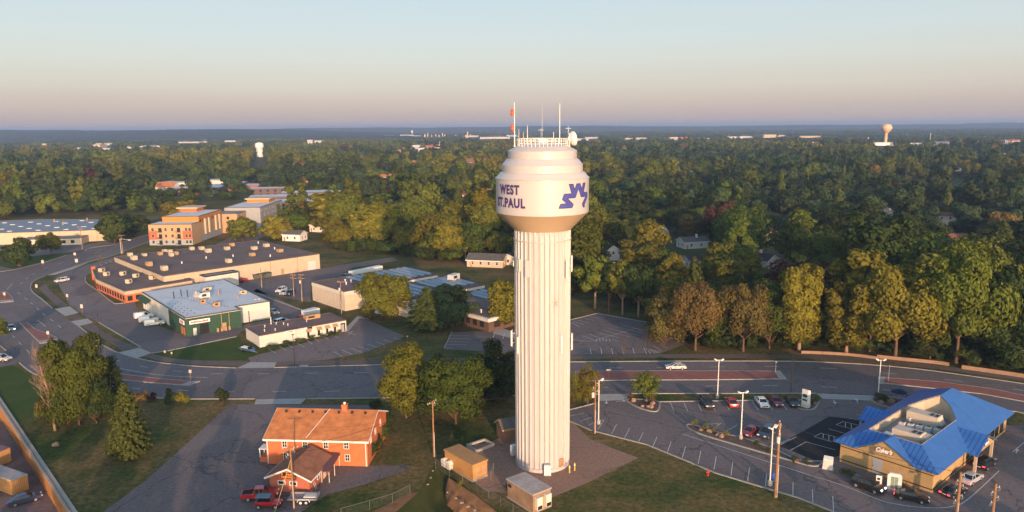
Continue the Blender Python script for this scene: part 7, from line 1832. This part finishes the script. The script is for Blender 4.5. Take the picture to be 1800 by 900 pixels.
def giant(leaf, r):     # tall crowns catch the low sun, favouring golden and olive as painted-in light
    big = r.random() < (.42 if leaf in ('golden','olive') else .12)
    return r.uniform(1.35,1.85) if big else r.uniform(.62,1.12)
groups = {}
for c in inds:
    r = random.Random(int(c[0]*131+c[1]*17)); kind, leaf = pick(c, r)
    gk = giant(leaf, r); h = {'round':13,'broad':13,'low':13,'vase':15,'tall':15,'conifer':14}[kind]*gk; w = {'round':12.5,'broad':15.5,'low':12.5,'vase':12.5,'tall':9.5,'conifer':7}[kind]*(gk*.55+.62)*r.uniform(.95,1.3)
    lm = min(LMK, key=lambda l: (l[1]-c[3])**2+((l[2]-c[4])*1.8)**2); dx, dy = c[3]-lm[1], (c[4]-lm[2])*1.8
    rel = ('right of' if dx > 0 else 'left of') if abs(dx) > abs(dy) else ('behind' if dy < 0 else 'in front of')
    groups.setdefault((lm[0],rel,kind,leaf), []).append((c,kind,leaf,h,w,r.randint(1,5)))
ORD = ['leftmost','second from left','third from left','fourth from left','fifth from left','sixth from left','seventh from left','eighth from left','ninth from left','tenth from left','eleventh from left','twelfth from left','thirteenth from left','fourteenth from left','fifteenth from left','sixteenth from left','seventeenth from left','eighteenth from left','nineteenth from left','twentieth from left']
SHP = {'low':'low branched','round':'rounded','broad':'broad crowned','high':'long trunked','vase':'upswept','tall':'tall narrow','conifer':'pointed'}
for (ln,rel,kind,leaf),L in groups.items():
    L.sort(key=lambda t: t[0][3])
    for i,(c,kind,leaf,h,w,s) in enumerate(L):
        nm = '%s %s tree %s %s' % (SHP[kind], TONE[leaf], rel, ln) + ('' if len(L) == 1 else ', %s' % ORD[min(i,19)])
        add_tree(nm, c[0], c[1], h, w, kind, leaf, s, 7500, .36, 'trees of the wooded suburb', None, 'conifer_tree' if kind == 'conifer' else 'tree')

# everything farther : one object, instanced from low crowns
def source(kind, seed, leaf, nleaf, size):
    rng = np.random.default_rng(seed*3+nleaf); h = 14
    if kind == 'clump':
        C = []; Rr = []
        for k in range(9):
            x,y = rng.uniform(-15,15,2); hh = rng.uniform(8,13); rr_ = rng.uniform(4.5,7)
            for q in range(4): C.append((x+rng.uniform(-3,3),y+rng.uniform(-3,3),hh*rng.uniform(.45,.9))); Rr.append(rr_*rng.uniform(.5,.8))
        C, Rr = np.array(C), np.array(Rr)
    elif kind == 'round': C,Rr = lobes_round(rng, h, 5.6, 1.0, 7)
    elif kind == 'broad': C,Rr = lobes_round(rng, h*.95, 7.2, 1.0, 9)
    elif kind == 'vase': C,Rr = lobes_vase(rng, h*1.1, 5.8, 1.5, 16)
    if kind == 'conifer':
        n = nleaf; t = 1-np.sqrt(rng.random(n)); a = rng.uniform(0,6.28,n); r = 3.6*(1-t)*rng.uniform(.6,1.05,n); P_ = np.stack([r*np.cos(a), r*np.sin(a), 1+13*t],1); N_ = np.stack([np.cos(a),np.sin(a),np.full(n,.6)],1)
    else: P_, N_ = crown_from_lobes(rng, C, Rr, nleaf)
    me = leaf_mesh('woods_'+kind, P_, N_, size, rng, LM[leaf]); return bpy.data.objects.new('woods_'+kind, me)
SRC = []; IDX = {}
for cls,(nl,sz) in enumerate(((2600,.48),(1700,.62),(700,1.0))):
    for leaf in ('green','olive','golden','dark','bluegreen','rust','plum'):
        ks = ('round','broad','vase') if leaf in ('green','olive','golden','dark') else ('round',)
        for k in ks: IDX.setdefault((cls,leaf), []).append(len(SRC)); SRC.append(source(k, len(SRC)+1, leaf, nl, sz))
    IDX[(cls,'needle')] = [len(SRC)]; SRC.append(source('conifer', len(SRC)+1, 'needle', nl, sz*.9))
for leaf in ('green','olive','dark'):
    IDX[(3,leaf)] = [len(SRC)]; SRC.append(source('clump', len(SRC)+1, leaf, 700, 2.0))
pts = []; pid = []; scl = []; rot = []
for c in rest:
    r = random.Random(int(c[0]*131+c[1]*17)); kind, leaf = pick(c, r); x,y,D,px,py,cls = c
    if cls >= 3:
        lf = leaf if leaf in ('green','olive','dark') else ('olive' if leaf in ('golden','rust') else 'dark'); k = 1.0 if cls == 3 else 1.75
        pid.append(IDX[(3,lf)][0]); s = k*r.uniform(.8,1.2); scl.append((s,s,(1.0 if cls == 3 else 1.1)*r.uniform(.7,1.15)))
        z = 0
        if cls == 4 and x < -300: z = None
    else:
        pid.append(r.choice(IDX[(cls,leaf)])); g_ = giant(leaf, r); s = (g_*.55+.62)*(1.05,1.02,1.06)[cls]; scl.append((s,s,g_*(1,.97,1.0)[cls])); z = 0
    if z is None: pid.pop(); scl.pop(); continue
    pts.append((x,y,-.3)); rot.append(r.uniform(0,6.28))
for o in TREES:      # understorey filling the ground between the trunks
    if o.get('group') != 'trees of the wooded suburb': continue
    r = random.Random(int(o.location.x*77)); 
    for k in range(2):
        x = o.location.x+r.uniform(-5.5,5.5); y = o.location.y+r.uniform(1,7); px,py = Q(x,y)
        if py > np.interp(px, yx, yy_)-4 or blocked((x,y,math.hypot(x,y),px,py,0)): continue
        pts.append((x,y,-.2)); rot.append(r.uniform(0,6)); pid.append(r.choice(IDX[(0,'dark')]+IDX[(0,'bluegreen')]+IDX[(0,'green')])); s = r.uniform(.35,.55); scl.append((s*1.2,s*1.2,s*.8))
for k in range(90):     # bushes along the wood's edge on the right
    r = random.Random(k); px = 1140+k*8.5; py = float(np.interp(px, yx, yy_))-r.uniform(2,14); p = P(px,py)
    pts.append((p.x,p.y,-.2)); rot.append(r.uniform(0,6)); pid.append(r.choice(IDX[(0,'dark')]+IDX[(0,'bluegreen')])); s = r.uniform(.22,.5); scl.append((s*1.2,s*1.2,s*.8))
for k in range(75):     # bushes along the wood's edge in the middle
    r = random.Random(500+k); px = 500+k*5.4; py = float(np.interp(px, yx, yy_))-r.uniform(1,7); p = P(px,py)
    if blocked((p.x,p.y,p.xy.length,px,py,0)): continue
    pts.append((p.x,p.y,-.2)); rot.append(r.uniform(0,6)); pid.append(r.choice(IDX[(0,'dark')]+IDX[(0,'bluegreen')]+IDX[(0,'green')])); s = r.uniform(.25,.55); scl.append((s*1.2,s*1.2,s*.8))
for x,y,h,w in SHADE:
    pts.append((x,y,YARD)); rot.append(x); pid.append(IDX[(0,'green')][int(x)%3]); scl.append((w/11,w/11,(h+3)/14))
pm = bpy.data.meshes.new('woods'); pm.from_pydata(pts, [], [])
a = pm.attributes.new('pid','INT','POINT'); a.data.foreach_set('value', pid); a = pm.attributes.new('rot','FLOAT','POINT'); a.data.foreach_set('value', rot)
a = pm.attributes.new('scl','FLOAT_VECTOR','POINT'); a.data.foreach_set('vector', np.array(scl,'f4').reshape(-1))
wo = bpy.data.objects.new('woods', pm); COL.objects.link(wo); struct(wo, 'stuff'); wo['label'] = 'wooded suburbs receding to the horizon'
ng = bpy.data.node_groups.new('woods_nodes','GeometryNodeTree'); ng.interface.new_socket('Geometry', in_out='INPUT', socket_type='NodeSocketGeometry'); ng.interface.new_socket('Geometry', in_out='OUTPUT', socket_type='NodeSocketGeometry')
N = ng.nodes.new; Lk = ng.links.new; gi = N('NodeGroupInput'); go = N('NodeGroupOutput'); jn = N('GeometryNodeJoinGeometry')
def attr(n, t): q = N('GeometryNodeInputNamedAttribute'); q.data_type = t; q.inputs['Name'].default_value = n; return q.outputs['Attribute']
ap_, ar_, as_ = attr('pid','INT'), attr('rot','FLOAT'), attr('scl','FLOAT_VECTOR')
cx = N('ShaderNodeCombineXYZ'); Lk(ar_, cx.inputs[2])
m2p = N('GeometryNodeMeshToPoints'); Lk(gi.outputs[0], m2p.inputs[0])
for k,o in enumerate(SRC):
    oi = N('GeometryNodeObjectInfo'); oi.inputs['Object'].default_value = o; oi.inputs['As Instance'].default_value = True
    cp = N('FunctionNodeCompare'); cp.data_type = 'INT'; cp.operation = 'EQUAL'; Lk(ap_, cp.inputs[2]); cp.inputs[3].default_value = k
    io = N('GeometryNodeInstanceOnPoints'); Lk(m2p.outputs[0], io.inputs['Points']); Lk(cp.outputs[0], io.inputs['Selection']); Lk(oi.outputs['Geometry'], io.inputs['Instance']); Lk(cx.outputs[0], io.inputs['Rotation']); Lk(as_, io.inputs['Scale']); Lk(io.outputs[0], jn.inputs[0])
Lk(jn.outputs[0], go.inputs[0]); md = wo.modifiers.new('woods','NODES'); md.node_group = ng
print('TREES individual', len(TREES), 'woods', len(pts))
SC.view_settings.view_transform = 'Standard'; SC.view_settings.look = 'None'; SC.view_settings.gamma = 1; SC.view_settings.use_curve_mapping = False; SC.view_settings.exposure = 1.28
# ================================================================== LIGHT, SKY, AIR
SUN_EL = R(8.8); SUN_AZ_TRAVEL = R(-15)      # light travels towards this bearing (from +Y, clockwise)
tr_ = Vector((math.sin(SUN_AZ_TRAVEL)*math.cos(SUN_EL), math.cos(SUN_AZ_TRAVEL)*math.cos(SUN_EL), -math.sin(SUN_EL)))
sd = bpy.data.lights.new('sun','SUN'); so = bpy.data.objects.new('sun', sd); COL.objects.link(so); so.rotation_euler = tr_.to_track_quat('-Z','Y').to_euler()
sd.energy = 2.65; sd.angle = R(.5); sd.color = (1.0,.59,.36)
w = bpy.data.worlds.new('World'); SC.world = w; w.use_nodes = True; nt = w.node_tree; bg = nt.nodes['Background']
sk = nt.nodes.new('ShaderNodeTexSky'); sk.sky_type = 'NISHITA'; sk.sun_disc = False; sk.sun_elevation = SUN_EL
to_sun = -tr_; sk.sun_rotation = math.atan2(to_sun.x, to_sun.y); sk.altitude = 250; sk.air_density = 1.0; sk.dust_density = 1.6; sk.ozone_density = 1.2
# evening sky opposite the sun: the pale blue sinks through cream into a mauve band at the horizon
tcw = nt.nodes.new('ShaderNodeTexCoord'); sx = nt.nodes.new('ShaderNodeSeparateXYZ'); nt.links.new(tcw.outputs['Generated'], sx.inputs[0])
mr_ = nt.nodes.new('ShaderNodeMapRange'); mr_.inputs[1].default_value = -.02; mr_.inputs[2].default_value = .36; nt.links.new(sx.outputs[2], mr_.inputs[0])
rp_ = nt.nodes.new('ShaderNodeValToRGB'); 
st_ = nt.nodes.new('ShaderNodeMapping'); st_.inputs['Scale'].default_value = (2.2,2.2,26); nt.links.new(tcw.outputs['Generated'], st_.inputs[0])
no_ = nt.nodes.new('ShaderNodeTexNoise'); no_.inputs['Scale'].default_value = 1.6; no_.inputs['Detail'].default_value = 6; nt.links.new(st_.outputs[0], no_.inputs['Vector'])
wb_ = nt.nodes.new('ShaderNodeMath'); wb_.operation = 'MULTIPLY_ADD'; wb_.inputs[1].default_value = .05; wb_.inputs[2].default_value = -.025; nt.links.new(no_.outputs['Fac'], wb_.inputs[0])
ad_ = nt.nodes.new('ShaderNodeMath'); ad_.operation = 'ADD'; nt.links.new(mr_.outputs[0], ad_.inputs[0]); nt.links.new(wb_.outputs[0], ad_.inputs[1]); nt.links.new(ad_.outputs[0], rp_.inputs[0]); cr_ = rp_.color_ramp
def lin(c): return tuple(((x/255+.055)/1.055)**2.4 if x > 10 else x/255/12.92 for x in c)
K_ = 1/(.15*2**SC.view_settings.exposure)
stops = [(-.02,(180,164,170)),(.0,(184,167,171)),(.018,(195,178,178)),(.036,(205,190,184)),(.055,(211,202,194)),(.085,(212,213,207)),(.115,(208,216,217)),(.17,(199,215,222)),(.36,(145,180,210))]
while len(cr_.elements) < len(stops): cr_.elements.new(.5)
for e_,(z_,c_) in zip(cr_.elements, stops): e_.position = (z_+.02)/.38; e_.color = (*[v*K_*.1 for v in lin(c_)],1)
sc_ = nt.nodes.new('ShaderNodeVectorMath'); sc_.operation = 'SCALE'; sc_.inputs['Scale'].default_value = 10; nt.links.new(rp_.outputs[0], sc_.inputs[0])
fa_ = nt.nodes.new('ShaderNodeMapRange'); fa_.inputs[1].default_value = -.35; fa_.inputs[2].default_value = .25; fa_.inputs[3].default_value = 0; fa_.inputs[4].default_value = .92; nt.links.new(sx.outputs[1], fa_.inputs[0])
fz_ = nt.nodes.new('ShaderNodeMapRange'); fz_.inputs[1].default_value = .25; fz_.inputs[2].default_value = .6; fz_.inputs[3].default_value = 1; fz_.inputs[4].default_value = 0; nt.links.new(sx.outputs[2], fz_.inputs[0])
ml_ = nt.nodes.new('ShaderNodeMath'); ml_.operation = 'MULTIPLY'; nt.links.new(fa_.outputs[0], ml_.inputs[0]); nt.links.new(fz_.outputs[0], ml_.inputs[1])
mx_ = mixcol(nt, ml_.outputs[0], sk.outputs[0], sc_.outputs[0])
nt.links.new(mx_, bg.inputs['Color']); bg.inputs['Strength'].default_value = .15
# haze
mb = MB(); mb.box(-14000,14000,-400,15000,-4.3,82); hm = bpy.data.materials.new('haze_air'); hm.use_nodes = True; n_ = hm.node_tree; n_.nodes.remove(n_.nodes['Principled BSDF']); pv_ = n_.nodes.new('ShaderNodeVolumePrincipled'); pv_.inputs['Color'].default_value = (.30,.46,.78,1); pv_.inputs['Density'].default_value = 1.4e-4; pv_.inputs['Anisotropy'].default_value = 0.0
n_.links.new(pv_.outputs[0], n_.nodes['Material Output'].inputs['Volume'])
hz = mb.build('haze', hm); struct(hz, 'stuff')
SC.render.engine = 'CYCLES'; cy = SC.cycles; cy.max_bounces = 5; cy.diffuse_bounces = 3; cy.glossy_bounces = 2; cy.transmission_bounces = 2; cy.transparent_max_bounces = 4; cy.volume_bounces = 0
cy.use_denoising = True
try: cy.denoiser = 'OPENIMAGEDENOISE'
except Exception: pass
cy.use_adaptive_sampling = True; cy.sample_clamp_indirect = 6
